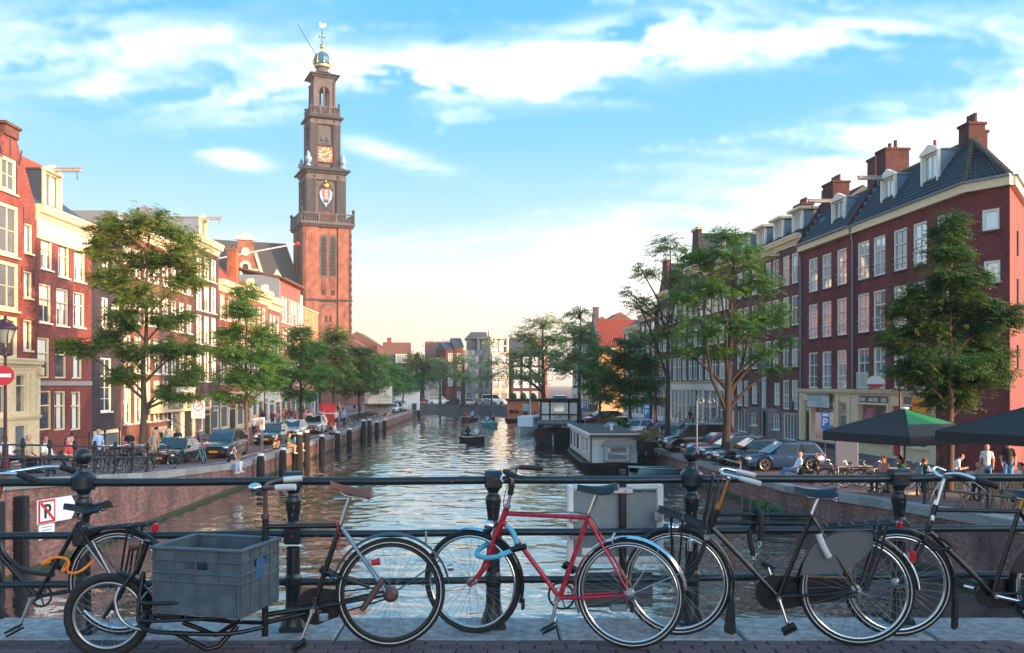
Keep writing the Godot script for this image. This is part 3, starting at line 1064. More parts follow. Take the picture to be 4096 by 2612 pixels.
	for k in 3:
		stone_band(o, "frieze_panel", 0.35 + k * 2.05,12.3,1.7,0.5, M.white_paint, 0.1)
	cornice(o, w, 13.0,0.85, M.cream)
	var ro := pitched_roof(o, w, 13.85,8.0,3.0, M.slate_blue, 0.0)
	part("ridge_tiles", MB.new().box(V(w / 2 - 0.4,16.4,-2.6),V(w * 0.85,0.7,2.3)), M.pantile_red, ro)
	dormer(o, w * 0.42,13.8,-0.5,2.1,2.3,2.6, M.cream, M.slate_blue, true, {"t": 0.0, "l": 2, "c": 1})
	hoist(o, V(w * 0.42,16.3,-0.45),1.6, M.granite)
	var fp := thing("flagpole", "thin white flagpole on the roof behind the pointed red gable", "flagpole", V(-27.2,0,-45.4))
	var fb := MB.new().tube([V(0,15.2,0),V(0,18.4,0),V(0.05,21.9,0)],[0.07,0.06,0.035],6)
	fb.ball(V(0.05,21.95,0),V(0.07,0.07,0.07),4,6)
	part("pole", fb, M.white_paint, fp)
	# --- dark plum house
	q = left_house("plum_house", "dark plum brick house with tall white framed windows and a leaning basement", 215,284)
	o = q[0]
	d0 = q[1]
	w = q[2]
	rc = lrects(d0,[[239,700,254,772],[262,716,281,774],[236,842,262,968],[240,590,256,648],[264,600,281,652]])
	shell(o, w, 13.3,11, rc, M.brick_plum, -0.2)
	for i in rc.size(): window(o, rc[i], {"t": 0.66, "l": 2, "a": 2, "r": 3 if i == 2 else 1, "c": [1,3,0,1,3][i], "f": "white_paint"})
	cornice(o, w, 13.0,0.5, M.brick_plum)
	stone_band(o, "basement_frame", 0.2,0.2, w - 0.5,1.15, M.cream, 0.12)
	stone_band(o, "basement_window", 0.5,0.3, w - 1.2,0.85, M.mirror_dim, 0.14)
	# --- wide rose coloured house behind the first tree
	q = left_house("rose_house", "wide rose brick house with white sash windows and front steps behind the first tree", 284,398)
	o = q[0]
	d0 = q[1]
	w = q[2]
	rc = []
	for y in [1.6,5.0,8.4,11.5]:
		for k in 5: rc.append(Rect2(0.45 + k * 1.75, y, 1.25,[2.9,2.5,2.3,1.9][[1.6,5.0,8.4,11.5].find(y)]))
	shell(o, w, 14.4,11, rc, M.brick_rose, -0.2)
	for i in rc.size(): window(o, rc[i], {"t": 0.6, "l": 2, "a": 2, "r": 2, "f": "white_paint", "c": [3,1,2,3,1,1][i % 6]})
	cornice(o, w, 14.2,0.7, M.cream)
	part("roof", MB.new().box(V(w / 2,15.2,-5),V(w - 0.4,0.9,9.4)), M.lead, o)
	chimney(o, V(w * 0.9,15.6,-2.0),V(0.35,1.1,0.35), M.iron, 1)
	stairs_stoop(o, 6.0)
	# --- brown house
	q = left_house("brown_house", "brown brick house with an orange cornice beside the hoist gable", 398,455)
	o = q[0]
	d0 = q[1]
	w = q[2]
	rc = []
	for y in [5.0,8.3,11.4]:
		for k in 3: rc.append(Rect2(0.4 + k * 1.75, y, 1.15,2.3 if y < 11 else 1.8))
	shell(o, w, 14.6,11, rc, M.brick_brown, -0.2)
	for i in rc.size(): window(o, rc[i], {"t": 0.6, "l": 2, "a": 2, "f": "white_paint", "c": [3,1,2,1][i % 4]})
	cornice(o, w, 14.4,0.6, M.cream)
	pitched_roof(o, w, 15.0,8.0,2.2, M.pantile_brown, 0.0)
	shop_base(o, w, 3.9, M.white_paint)
	# --- dusky house with hoist dormer and office sign
	q = left_house("dusky_house", "dusky purple brick house with a hoist gable over a lettered white office front", 455,514)
	o = q[0]
	d0 = q[1]
	w = q[2]
	rc = []
	for y in [4.5,7.6,10.4,13.1]:
		for k in 3: rc.append(Rect2(0.75 + k * 1.95, y, 1.35,[2.6,2.4,2.25,1.95][[4.5,7.6,10.4,13.1].find(y)]))
	shell(o, w, 15.6,11, rc, M.brick_dusk, -0.2)
	for i in rc.size(): window(o, rc[i], {"t": 0.62, "l": 2, "a": 1, "f": "white_paint", "c": [3,1,2,1,3][i % 5]})
	cornice(o, w, 15.5,1.0, M.cream)
	pitched_roof(o, w, 16.4,8.0,2.4, M.lead, 0.0)
	dormer(o, w * 0.5,16.3,-0.3,1.9,1.9,3.0, M.cream, M.lead, true, {"t": 0.0, "l": 2, "c": 0})
	hoist(o, V(w * 0.5,18.3,-0.3),1.6, M.granite)
	shop_base(o, w, 3.0, M.plaster_grey)
	var sg := MB.new().bbox(V(-3.3,2.62,0.3),V(13.2,0.95,0.24),0.03)
	var sb := part("sign_board", sg, M.cream, o)
	lettering(sb, "WINKELAAR", V(-5.4,2.62,0.43),0.5, M.ink, 3.4, true)
	lettering(sb, "ASSURANTIE", V(-1.3,2.62,0.43),0.5, M.ink, 3.2, true)
	lettering(sb, "ANNEMER", V(1.75,2.62,0.43),0.5, M.ink, 2.3, true)
	# --- orange house, narrow cream topped houses
	q = left_house("orange_house", "orange brick house with a cream parapet under a red tiled roof", 514,590)
	o = q[0]
	d0 = q[1]
	w = q[2]
	rc = []
	for y in [4.3,7.2,10.1]:
		for k in 5: rc.append(Rect2(0.5 + k * 2.2, y, 1.35,2.2))
	shell(o, w, 12.8,11, rc, M.brick_orange, -0.2)
	for i in rc.size(): window(o, rc[i], {"t": 0.62, "l": 2, "a": 1, "f": "white_paint", "c": [1,3,1][i % 3]})
	cornice(o, w, 12.6,1.0, M.cream)
	ro = pitched_roof(o, w, 13.4,7.0,3.0, M.pantile_red, 0.0)
	chimney(o, V(w * 0.86,13.6,-1.4),V(0.9,3.8,0.9), M.brick_orange, 1)
	shop_base(o, w, 3.4, M.cream)
	q = left_house("scroll_house", "narrow orange brick house with a scrolled cream gable top", 590,630)
	o = q[0]
	w = q[2]
	rc = []
	for y in [4.2,7.2,10.2]:
		for k in 3: rc.append(Rect2(0.5 + k * 2.0, y, 1.3,2.1))
	shell(o, w, 12.9,11, rc, M.brick_orange, -0.2)
	for i in rc.size(): window(o, rc[i], {"t": 0.62, "l": 2, "f": "white_paint", "c": [1,3][i % 2]})
	cornice(o, w, 12.7,1.3, M.cream)
	for x in [0.5, w - 0.5]: part("scroll", MB.new().lathe([Vector2(0,-0.3),Vector2(0.5,-0.3),Vector2(0.55,0),Vector2(0.5,0.3),Vector2(0,0.3)],12,V(x, 14.4,-0.2), Basis(V(1,0,0), PI / 2)), M.cream, o)
	pitched_roof(o, w, 13.8,7.0,2.0, M.pantile_red, 0.0)
	shop_base(o, w, 3.4, M.white_paint)
	q = left_house("rose_cornice_house", "narrow rose brick house with a heavy cream cornice beside the modern brick block", 630,659)
	o = q[0]
	w = q[2]
	rc = []
	for y in [4.0,6.9,9.9]:
		for k in 3: rc.append(Rect2(0.5 + k * 1.75, y, 1.2,2.0))
	shell(o, w, 12.9,11, rc, M.brick_rose, -0.2)
	for i in rc.size(): window(o, rc[i], {"t": 0.62, "l": 2, "f": "white_paint", "c": [1,3][i % 2]})
	cornice(o, w, 12.4,1.3, M.cream)
	part("roof_parapet", MB.new().box(V(w * 0.5,14.2,-1.5),V(w * 0.7,1.0,2.0)), M.lead, o)
	shop_base(o, w, 3.2, M.white_paint)
	# --- modern block with the tilted roof, then its plain orange wing
	q = left_house("modern_block", "modern red block with paired tall windows under a dark tilted roof", 659,706)
	o = q[0]
	w = q[2]
	rc = []
	for y in [4.2,8.0,11.4]:
		for k in 6: rc.append(Rect2(0.5 + k * 1.62 + (k / 2) * 0.18, y, 1.35,3.0))
	shell(o, w, 16.1,12, rc, mat("panel_red", lin(0.52,0.09,0.065),0.7),-0.2)
	for i in rc.size(): window(o, rc[i], {"t": 0.3, "l": 1, "f": "white_paint", "c": [2,1,0,3][i % 4], "g": "glass"})
	var cp := MB.new()
	cp.x = Transform3D(Basis(V(1,0,0),0.22),V(w / 2,16.9,-2.1))
	cp.box(Vector3.ZERO, V(w + 1.0,0.22,5.6))
	for k in 9: cp.box(V(-w / 2 + k * (w / 8.0),-0.2,0),V(0.12,0.2,5.4))
	part("roof", cp, M.pantile_brown, o)
	part("side_slab", MB.new().box(V(-0.2,15.2,-4),V(0.3,3.0,8)), M.lead, o)
	stone_band(o, "white_strip", w - 0.05,0.0,1.1,15.5, M.white_paint, 0.05)
	shop_base(o, w, 3.6, M.concrete)
	q = left_house("panel_wing", "plain orange panelled wing between the modern block and the church tower", 707,747)
	o = q[0]
	w = q[2]
	shell(o, w, 14.0,12,[], mat("panel_orange", lin(0.62,0.25,0.12),0.8),0)
	for k in 5: stone_band(o, "panel_seam", 0.2 + k * w / 5.0,0.1,0.06,13.8, M.brick_brown, 0.02)
	shop_base(o, w, 3.4, M.concrete)
	part("parapet", MB.new().box(V(w / 2,14.05,-5.9),V(w + 0.1,0.15,12.1)), M.cream, o)

func stairs_stoop(o: Node3D, x: float) -> void:
	var s := MB.new()
	for k in 6: s.bbox(V(x, 0.11 + k * 0.2,1.9 - k * 0.3),V(1.6,0.22,0.34),0.015)
	s.box(V(x, 0.6,0.25),V(1.6,1.2,0.5))
	part("front_steps", s, M.granite, o)
	for sx in [-0.8,0.8]:
		var r := MB.new()
		r.tube([V(x + sx, 1.0,2.1),V(x + sx, 2.1,0.3),V(x + sx, 2.1,0.02)],0.025,5)
		r.tube([V(x + sx, 0.1,2.0),V(x + sx, 1.05,2.0)],0.03,5)
		r.tube([V(x + sx, 1.2,0.5),V(x + sx, 2.1,0.5)],0.03,5)
		part("step_railing", r, M.iron, o)

func shop_base(o: Node3D, w: float, h: float, m: Material) -> void:
	var holes := []
	var n := maxi(2, int(w / 2.2))
	for k in n: holes.append(Rect2(0.3 + k * (w - 0.3) / n, 0.35 if k % 3 != 1 else 0.05, (w - 0.3) / n - 0.35, h - 0.95))
	var b := MB.new()
	facade(b, w - 0.04, h, holes, 0.2,0.0)
	var s := part("shopfront", b, m, o)
	s.position = V(0.02,0,0.14)
	for k in n:
		if k % 3 == 1: door(s, holes[k], M.door_green)
		else: window(s, holes[k], {"t": 0.78, "a": 2, "l": 1, "s": false, "g": "mirror_dim", "f": "white_paint"})
	cornice(s, w - 0.04, h - 0.15,0.32, m)

func arch_poly(x: float, y: float, w: float, h: float, n := 8) -> Array:
	var out := [Vector2(x - w / 2, y),Vector2(x + w / 2, y)]
	for k in n + 1:
		var a := PI * k / n
		out.append(Vector2(x + cos(a) * w / 2, y + h - w / 2 + sin(a) * w / 2))
	return out

func slab(o: Node3D, called: String, y: float, size: float, h: float, m: Material, e := 0.06) -> void:
	part(called, MB.new().bbox(V(0, y + h / 2,0),V(size, h, size), e), m, o)

func balustrade(o: Node3D, y: float, half: float, h: float, m: Material, n: int) -> void:
	var rail := MB.new()
	var bal := MB.new()
	for s in 4:
		var b := Basis(Vector3.UP, s * PI / 2)
		rail.x = Transform3D(b, Vector3.ZERO)
		rail.box(V(0, y + 0.13, half),V(half * 2 - 0.3,0.24,0.34))
		rail.box(V(0, y + h - 0.12, half),V(half * 2 - 0.3,0.22,0.34))
		for k in [-1.0,-0.33,0.33,1.0]:
			rail.box(V(k * half, y + h / 2, half + (0.0 if absf(k) < 0.9 else 0.0)),V(0.5, h + 0.1,0.5 + 0.002 * s))
		bal.x = rail.x
		for k in n:
			var u := -half + (k + 0.5) * half * 2 / n
			if absf(fposmod(u / half + 0.33,0.66)) < 0.06: continue
			bal.lathe([Vector2(0.09, y + 0.25),Vector2(0.13, y + 0.25 + h * 0.2),Vector2(0.07, y + h * 0.6),Vector2(0.1, y + h - 0.22)],6,V(u, 0, half))
	part("balustrade", rail, m, o)
	var p := part("baluster", bal, M.sandstone, o)
	p.set_meta("kind", "stuff")

func urn(o: Node3D, p: Vector3, s: float, m: Material) -> void:
	var b := MB.new().lathe([Vector2(0.5,0),Vector2(0.5,0.3),Vector2(0.25,0.5),Vector2(0.7,1.2),Vector2(0.75,1.7),Vector2(0.35,2.2),Vector2(0.4,2.5),Vector2(0.2,2.9),Vector2(0,3.2)].map(func(q): return q * s),10, p)
	part("urn", b, m, o)

func church() -> void:
	var o := thing("church_tower", "tall brick and stone church tower with a red clock and a blue crown on top", "tower", V(-40.4,0,-213), deg_to_rad(23))
	# brick shaft: three bays, the middle one set back
	var h1 := 40.2
	var s := MB.new()
	for sd in 4:
		s.x = Transform3D(Basis(Vector3.UP, sd * PI / 2),Vector3.ZERO)
		for q in [[-5.6,-1.9],[2.5,5.6]]:
			s.box(V((q[0] + q[1]) / 2, h1 / 2,5.25),V(q[1] - q[0], h1,0.7 + 0.003 * sd))
	s.x = Transform3D.IDENTITY
	s.box(V(0, h1 / 2,0),V(10.3, h1,10.3))
	part("shaft", s, M.brick_tower, o)
	for sd in [0,3]:
		var f := Node3D.new()
		f.rotation.y = sd * PI / 2
		kid(o, f, "shaft_face")
		for x in [-0.75,1.35]:
			part("belfry_surround", MB.new().prism(arch_poly(x, 28.6,1.75,9.9),5.14,5.24), M.sandstone, f)
			part("belfry_opening", MB.new().prism(arch_poly(x, 29.0,1.15,9.0),5.15,5.27), M.black_matte, f)
			for k in 9: part("louvre", MB.new().box(V(x, 29.6 + k * 0.85,5.33),V(1.1,0.12,0.3), Basis(Vector3.RIGHT, 0.6)), M.slate, f)
			part("blind_niche", MB.new().prism(arch_poly(x, 24.6,1.1,4.6),5.15,5.2), M.brick_brown, f)
			part("small_window", MB.new().box(V(x, 25.2,5.2),V(0.8,1.1,0.1)), M.black_matte, f)
		part("great_arch", MB.new().prism(arch_poly(0.3,0.2,4.2,22.6,12),5.13,5.22), M.sandstone, f)
		part("arch_field", MB.new().prism(arch_poly(0.3,0.2,3.5,22.1,12),5.14,5.26), M.brick_tower, f)
		for y in [10.5,18.5]:
			for x in [-0.2,0.8]: part("small_window", MB.new().prism(arch_poly(x, y, 0.6,1.5),5.2,5.29), M.black_matte, f)
		for k in 22:
			part("quoin", MB.new().box(V(5.42,1.5 + k * 1.75,5.62),V(0.5,0.8,0.1)), M.sandstone_dark, f)
		for q in [[-4.9,37.5],[-3.6,37.8],[-4.5,30.0],[-3.1,22.0],[3.3,37.8],[4.6,37.2],[3.9,31.0],[4.1,20.5],[4.3,12.5],[-4.4,13.0]]:
			part("wall_anchor", MB.new().box(V(q[0], q[1],5.63),V(0.13,1.7,0.1)), M.iron, f)
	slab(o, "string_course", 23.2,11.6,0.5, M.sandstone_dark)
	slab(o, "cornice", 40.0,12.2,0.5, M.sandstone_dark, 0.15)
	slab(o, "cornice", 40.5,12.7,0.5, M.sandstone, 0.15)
	balustrade(o, 41.0,5.95,2.2, M.sandstone, 27)
	for sx in [-1,1]:
		for sz in [-1,1]:
			part("ball_finial", MB.new().ball(V(sx * 5.95,43.8, sz * 5.95),V(0.4,0.55,0.4),6,8), M.sandstone_dark, o)
	# second stage: niche with the arms, paired corner columns
	tower_stage(o, 41.0,52.0,7.6,4.0)
	for sd in [0,3]:
		var f := Node3D.new()
		f.rotation.y = sd * PI / 2
		kid(o, f, "stage_face")
		part("niche_surround", MB.new().prism(arch_poly(0,43.0,4.4,8.2,12),3.8,3.95), M.sandstone, f)
		part("niche", MB.new().prism(arch_poly(0,43.2,3.4,7.3,12),3.82,4.0), M.sandstone_dark, f)
		part("porch", MB.new().prism([Vector2(-1.9,41.2),Vector2(1.9,41.2),Vector2(1.9,43.0),Vector2(0,44.0),Vector2(-1.9,43.0)],3.9,4.5), M.brick_brown, f)
		lettering(f, "ANNO MDCXXXVIII", V(0,51.3,3.97),0.55, M.gold, 5.0)
		if sd == 0:
			# coat of arms: shield with three crosses under a crown
			var sh := MB.new().prism([Vector2(-0.8,49.0),Vector2(0.8,49.0),Vector2(0.85,47.4),Vector2(0.5,46.6),Vector2(0,46.2),Vector2(-0.5,46.6),Vector2(-0.85,47.4)],4.0,4.25)
			var arms := part("shield", sh, M.sign_red, f)
			for q in [-1.0,1.0]: part("mantling", MB.new().prism([Vector2(q * 0.85,49.1),Vector2(q * 1.5,48.2),Vector2(q * 1.3,46.8),Vector2(q * 0.5,45.6),Vector2(q * 0.6,46.7),Vector2(q * 0.95,47.6)],3.98,4.2), M.arms_blue if M.has("arms_blue") else mat("arms_blue", lin(0.12,0.35,0.6),0.5), arms)
			part("pale", MB.new().box(V(0,47.7,4.2),V(0.62,2.4,0.16)), M.ink, arms)
			for k in 3:
				for a in [-1,1]: part("cross", MB.new().box(V(0,48.5 - k * 0.75,4.29),V(0.14,0.72,0.05 + 0.004 * a), Basis(V(0,0,1), a * PI / 4)), M.white, arms)
			part("crown", MB.new().lathe([Vector2(0.6,49.1),Vector2(0.75,49.5),Vector2(0.8,50.0),Vector2(0.5,50.5),Vector2(0.1,50.7),Vector2(0.1,51.0),Vector2(0,51.0)],10,V(0,0,4.1)), M.gold, arms)
			part("pendant", MB.new().prism([Vector2(-0.5,45.9),Vector2(0.5,45.9),Vector2(0,44.8)],4.0,4.15), M.arms_blue, arms)
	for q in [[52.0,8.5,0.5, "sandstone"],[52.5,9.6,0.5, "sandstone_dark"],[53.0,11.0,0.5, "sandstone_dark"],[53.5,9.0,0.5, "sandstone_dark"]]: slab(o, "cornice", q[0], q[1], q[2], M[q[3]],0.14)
	mat("urn_blue", lin(0.20,0.36,0.50),0.45)
	for sx in [-1,1]:
		for sz in [-1,1]: urn(o, V(sx * 4.0,54.0, sz * 4.0),1.1, M.urn_blue)
	# third stage: clocks and bells
	tower_stage(o, 54.0,65.0,5.4,3.1)
	for sd in [0,3]:
		var f := Node3D.new()
		f.rotation.y = sd * PI / 2
		kid(o, f, "bell_face")
		part("bell_arch", MB.new().prism(arch_poly(0,59.4,3.2,5.2,10),2.68,2.86), M.sandstone, f)
		for x in [-0.62,0.62]:
			part("bell_opening", MB.new().prism(arch_poly(x, 59.6,1.05,3.6),2.7,2.9), mat("belfry_dark", lin(0.02,0.035,0.05),0.6), f)
			part("bell", MB.new().lathe([Vector2(0.42,60.3),Vector2(0.3,60.6),Vector2(0.24,61.0),Vector2(0.12,61.15),Vector2(0,61.15)],10,V(x, 0,2.98)), M.sandstone, f)
		part("bell_round", MB.new().prism(arch_poly(0,63.1,0.7,1.0),2.7,2.9), M.belfry_dark, f)
		var cl := part("clock", MB.new().bbox(V(0,57.1,3.05),V(3.7,3.7,0.4),0.08), M.sandstone, f)
		part("clock_board", MB.new().box(V(0,57.1,3.26),V(3.35,3.35,0.08)), mat("clock_red", lin(0.42,0.06,0.06),0.6), cl)
		for k in 12:
			var a := TAU * k / 12.0
			part("numeral", MB.new().box(V(sin(a) * 1.3,57.1 + cos(a) * 1.3,3.33),V(0.2,0.55,0.05), Basis(V(0,0,1),-a)), M.gold, cl)
		for q in [[-1.75,1.15],[0.95,0.85]]:
			var a: float = q[0]
			part("clock_hand", MB.new().box(V(sin(a) * q[1] / 2,57.1 + cos(a) * q[1] / 2,3.38 + 0.02 * q[1]),V(0.18, q[1],0.04), Basis(V(0,0,1),-a)), M.gold, cl)
		part("clock_pediment", MB.new().prism([Vector2(-2.1,59.0),Vector2(2.1,59.0),Vector2(0,60.0)],2.7,3.4), M.sandstone_dark, f)
	for q in [[65.0,6.2,0.4, "sandstone"],[65.4,8.4,0.45, "sandstone_dark"],[65.85,7.2,0.5, "sandstone_dark"]]: slab(o, "cornice", q[0], q[1], q[2], M[q[3]],0.12)
	balustrade(o, 66.3,3.2,1.9, M.sandstone, 15)
	for sx in [-1,1]:
		for sz in [-1,1]: part("ball_finial", MB.new().ball(V(sx * 3.2,68.7, sz * 3.2),V(0.3,0.4,0.3),6,8), M.sandstone_dark, o)
	# fourth stage: open lantern
	for sx in [-1,1]:
		for sz in [-1,1]:
			part("lantern_pier", MB.new().bbox(V(sx * 1.75,70.8, sz * 1.75),V(1.1,8.6,1.1),0.06), M.sandstone, o)
			part("column", MB.new().lathe([Vector2(0.4,66.6),Vector2(0.36,67.2),Vector2(0.3,73.6),Vector2(0.42,74.2)],10,V(sx * 2.35,0, sz * 2.35)), M.sandstone, o)
	part("lantern_floor", MB.new().box(V(0,67.6,0),V(3.4,1.6,3.4)), M.sandstone, o)
	part("lantern_head", MB.new().box(V(0,74.0,0),V(4.4,2.3,4.4)), M.sandstone, o)
	for sd in 4:
		var f := Node3D.new()
		f.rotation.y = sd * PI / 2
		kid(o, f, "lantern_face")
		part("mullion", MB.new().box(V(0,70.6,2.0),V(0.42,5.0,0.42)), M.sandstone, f)
		part("lantern_arch", MB.new().tube(range(13).map(func(k): return V(cos(PI * k / 12) * 1.3,71.8 + sin(PI * k / 12) * 1.3,2.26)),0.2,6), M.sandstone, f)
	for q in [[75.1,5.6,0.35, "sandstone"],[75.45,7.0,0.35, "sandstone_dark"],[75.8,5.4,0.3, "sandstone_dark"]]: slab(o, "cornice", q[0], q[1], q[2], M[q[3]],0.1)
	part("cap", MB.new().lathe([Vector2(3.3,76.1),Vector2(2.3,76.5),Vector2(1.5,77.1),Vector2(1.2,77.8),Vector2(1.6,78.0),Vector2(0,78.0)],16), M.sandstone, o)
	mat("crown_blue", lin(0.012,0.10,0.20),0.25)
	part("crown_globe", MB.new().lathe([Vector2(1.35,77.9),Vector2(1.75,78.5),Vector2(1.98,79.4),Vector2(1.9,80.2),Vector2(1.5,81.0),Vector2(0.9,81.5),Vector2(0.3,81.7),Vector2(0,81.7)],16), M.crown_blue, o)
	var cr := part("crown_band", MB.new().lathe([Vector2(1.55,77.95),Vector2(1.85,78.1),Vector2(1.85,78.45),Vector2(1.6,78.6)],16), M.gold, o)
	for k in 8:
		var a := TAU * k / 8
		part("fleuron", MB.new().ball(V(cos(a) * 2.0,79.0, sin(a) * 2.0),V(0.25,0.5,0.25),5,6), M.gold, cr)
		part("crown_rib", MB.new().tube([V(cos(a) * 1.95,78.6, sin(a) * 1.95),V(cos(a) * 2.04,79.6, sin(a) * 2.04),V(cos(a) * 1.65,80.9, sin(a) * 1.65),V(cos(a) * 0.5,81.7, sin(a) * 0.5)],0.09,5), M.gold, cr)
	part("ball", MB.new().ball(V(0,83.0,0),V(0.6,0.6,0.6),8,12).lathe([Vector2(0.45,81.6),Vector2(0.2,82.1),Vector2(0.2,83.0)],8), M.gold, o)
	var sp := MB.new().tube([V(0,83.4,0),V(0,87.4,0)],[0.12,0.06],6)
	sp.tube([V(-0.6,85.2,0),V(0.6,85.2,0)],0.08,5)
	for e in [[-0.6,85.2],[0.6,85.2],[0.0,86.1]]: sp.ball(V(e[0], e[1],0),V(0.2,0.2,0.2),4,6)
	part("cross", sp, M.iron, o)
	part("weathercock", MB.new().prism([Vector2(-0.5,87.5),Vector2(0.1,87.3),Vector2(0.6,87.6),Vector2(0.95,88.2),Vector2(0.7,88.6),Vector2(0.3,88.3),Vector2(-0.1,88.1),Vector2(-0.35,88.7),Vector2(-0.6,88.4)],-0.06,0.06), M.gold, o)
	var fl := thing("tower_flagpole", "thin dark pole slanting out from the crown of the church tower", "flagpole", V(-41.9,81.2,-213),0)
	part("pole", MB.new().tube([V(0,0,0),V(-4.2,7.0,0.3)],[0.09,0.06],5), M.iron, fl)
	# the church: dark roof, lit stepped gable with scrolls
	o = thing("church_nave", "church with a dark steep roof and an orange scrolled gable beside the tower", "church", V(-55.0,0,-206), deg_to_rad(23))
	var nb := MB.new().box(V(0,11,-5),V(24,22,14))
	part("wall", nb, M.brick_tower, o)
	var rf := MB.new()
	var y0 := 21.9
	rf.quad(V(-12.4, y0,2.4),V(12.4, y0,2.4),V(8.6,37.2,-5),V(-12.4,37.2,-5))
	rf.quad(V(12.4, y0,2.4),V(12.4, y0,-12.4),V(8.6,37.2,-5),V(8.6,37.2,-5))
	rf.quad(V(12.4, y0,-12.4),V(-12.4, y0,-12.4),V(-12.4,37.2,-5),V(8.6,37.2,-5))
	part("roof", rf, M.slate, o)
	var gz := 5.0
	var gr := MB.new()
	gr.quad(V(-7.2,22, gz - 0.3),V(-2.0,34.5, gz - 0.3),V(-2.0,34.5,-4),V(-7.2,22,-4))
	gr.quad(V(-2.0,34.5, gz - 0.3),V(3.2,22, gz - 0.3),V(3.2,22,-4),V(-2.0,34.5,-4))
	part("gable_roof", gr, M.pantile_brown, o)
	var gb := MB.new().prism([Vector2(-7.2,0),Vector2(3.2,0),Vector2(3.2,23),Vector2(0.0,33),Vector2(-0.4,36.0),Vector2(-3.6,36.0),Vector2(-4.0,33),Vector2(-7.2,23)], gz - 0.5, gz)
	var g := part("gable", gb, M.brick_tower, o)
	part("pediment", MB.new().prism([Vector2(-4.4,36.0),Vector2(0.4,36.0),Vector2(-2.0,37.8)], gz - 0.6, gz + 0.4), M.cream, g)
	part("gable_coping", MB.new().bar(V(3.3,23, gz),V(0.1,33.2, gz),0.9,0.6).bar(V(-7.3,23, gz),V(-4.1,33.2, gz),0.9,0.6), M.cream, g)
	for y in [26.0,29.5]: part("gable_band", MB.new().box(V(-2, y, gz + 0.05),V(8.0 - (y - 26) * 0.7,0.4,0.16)), M.cream, g)
	part("gable_window", MB.new().prism(arch_poly(-2,26.0,2.4,5.4), gz, gz + 0.18), M.cream, g)
	part("gable_pane", MB.new().prism(arch_poly(-2,26.6,1.3,4.2), gz, gz + 0.24), M.black_matte, g)
	part("gable_oculus", MB.new().lathe([Vector2(0,0),Vector2(0.9,0),Vector2(0.9,0.3),Vector2(0.5,0.3),Vector2(0.5,0.2),Vector2(0,0.2)],14,V(-2,33.4, gz), Basis(Vector3.RIGHT, PI / 2)), M.cream, g)
	part("gable_sill", MB.new().lathe([Vector2(0.3,23.6),Vector2(2.0,24.6),Vector2(2.4,25.2),Vector2(1.6,25.9),Vector2(0,25.9)],12,V(-2,0, gz - 0.6)), M.cream, g)
	for q in [[-7.0,24.2],[3.6,24.2],[2.6,27.0]]: part("scroll", MB.new().ball(V(q[0], q[1], gz),V(0.9,1.5,0.5),6,8), M.cream, g)
	var dm := part("roof_dormer", MB.new().box(V(5.4,27.4,1.6),V(1.5,2.4,2.2)), M.lead, o)
	part("dormer_roof", MB.new().lathe([Vector2(1.3,28.6),Vector2(0,30.4)],4,V(5.4,0,1.6), Basis(Vector3.UP, PI / 4)), M.cream, dm)
	var bm := thing("roof_pole", "slanting white pole with a red tip in front of the church gable", "flagpole", V(-30.5,0,-96),0)
	part("pole", MB.new().tube([V(0,17.2,0),V(9.6,19.0,0)],0.08,5), M.white_paint, bm)
	part("tip", MB.new().ball(V(9.7,19.02,0),V(0.25,0.22,0.22),5,8), M.sign_red, bm)
	part("mast", MB.new().tube([V(0,12.0,0),V(0,17.4,0)],0.1,5), M.white_paint, bm)

func tower_stage(o: Node3D, y0: float, y1: float, core: float, col: float) -> void:
	part("stage_core", MB.new().box(V(0, (y0 + y1) / 2,0),V(core, y1 - y0, core)), M.sandstone, o)
	for sx in [-1,1]:
		for sz in [-1,1]:
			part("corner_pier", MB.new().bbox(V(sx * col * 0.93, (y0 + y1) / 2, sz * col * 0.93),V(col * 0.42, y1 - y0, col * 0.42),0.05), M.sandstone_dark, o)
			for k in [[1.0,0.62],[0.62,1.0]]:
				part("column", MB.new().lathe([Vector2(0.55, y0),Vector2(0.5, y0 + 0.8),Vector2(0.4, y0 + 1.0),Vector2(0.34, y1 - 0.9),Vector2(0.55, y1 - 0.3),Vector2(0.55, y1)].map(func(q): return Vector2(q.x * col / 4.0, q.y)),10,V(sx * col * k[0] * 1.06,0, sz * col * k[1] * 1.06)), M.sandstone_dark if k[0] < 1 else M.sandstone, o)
	part("entablature", MB.new().bbox(V(0, y1 - 0.5,0),V(col * 2.3,1.0, col * 2.3),0.08), M.sandstone, o)

func right_house(called: String, label: String, px0: float, px1: float) -> Array:  # [thing, width, depth of its far end]
	var d1 := rd(px0)
	var d0 := rd(px1)
	var o := thing(called, label, "house", V(26.1 - 0.063 * d1,0,-d1),-deg_to_rad(86.39), "houses on the shaded side of the canal")
	return [o, (d1 - d0) * 1.002, d1]

func rrects(d1: float, list: Array, rows: Array) -> Array:  # columns by bearing, rows by height
	var out := []
	for r in rows:
		for q in list:
			var a := d1 - rd(q[0])
			var e := d1 - rd(q[1])
			out.append(Rect2(a, r[0], e - a, r[1] - r[0]))
	return out

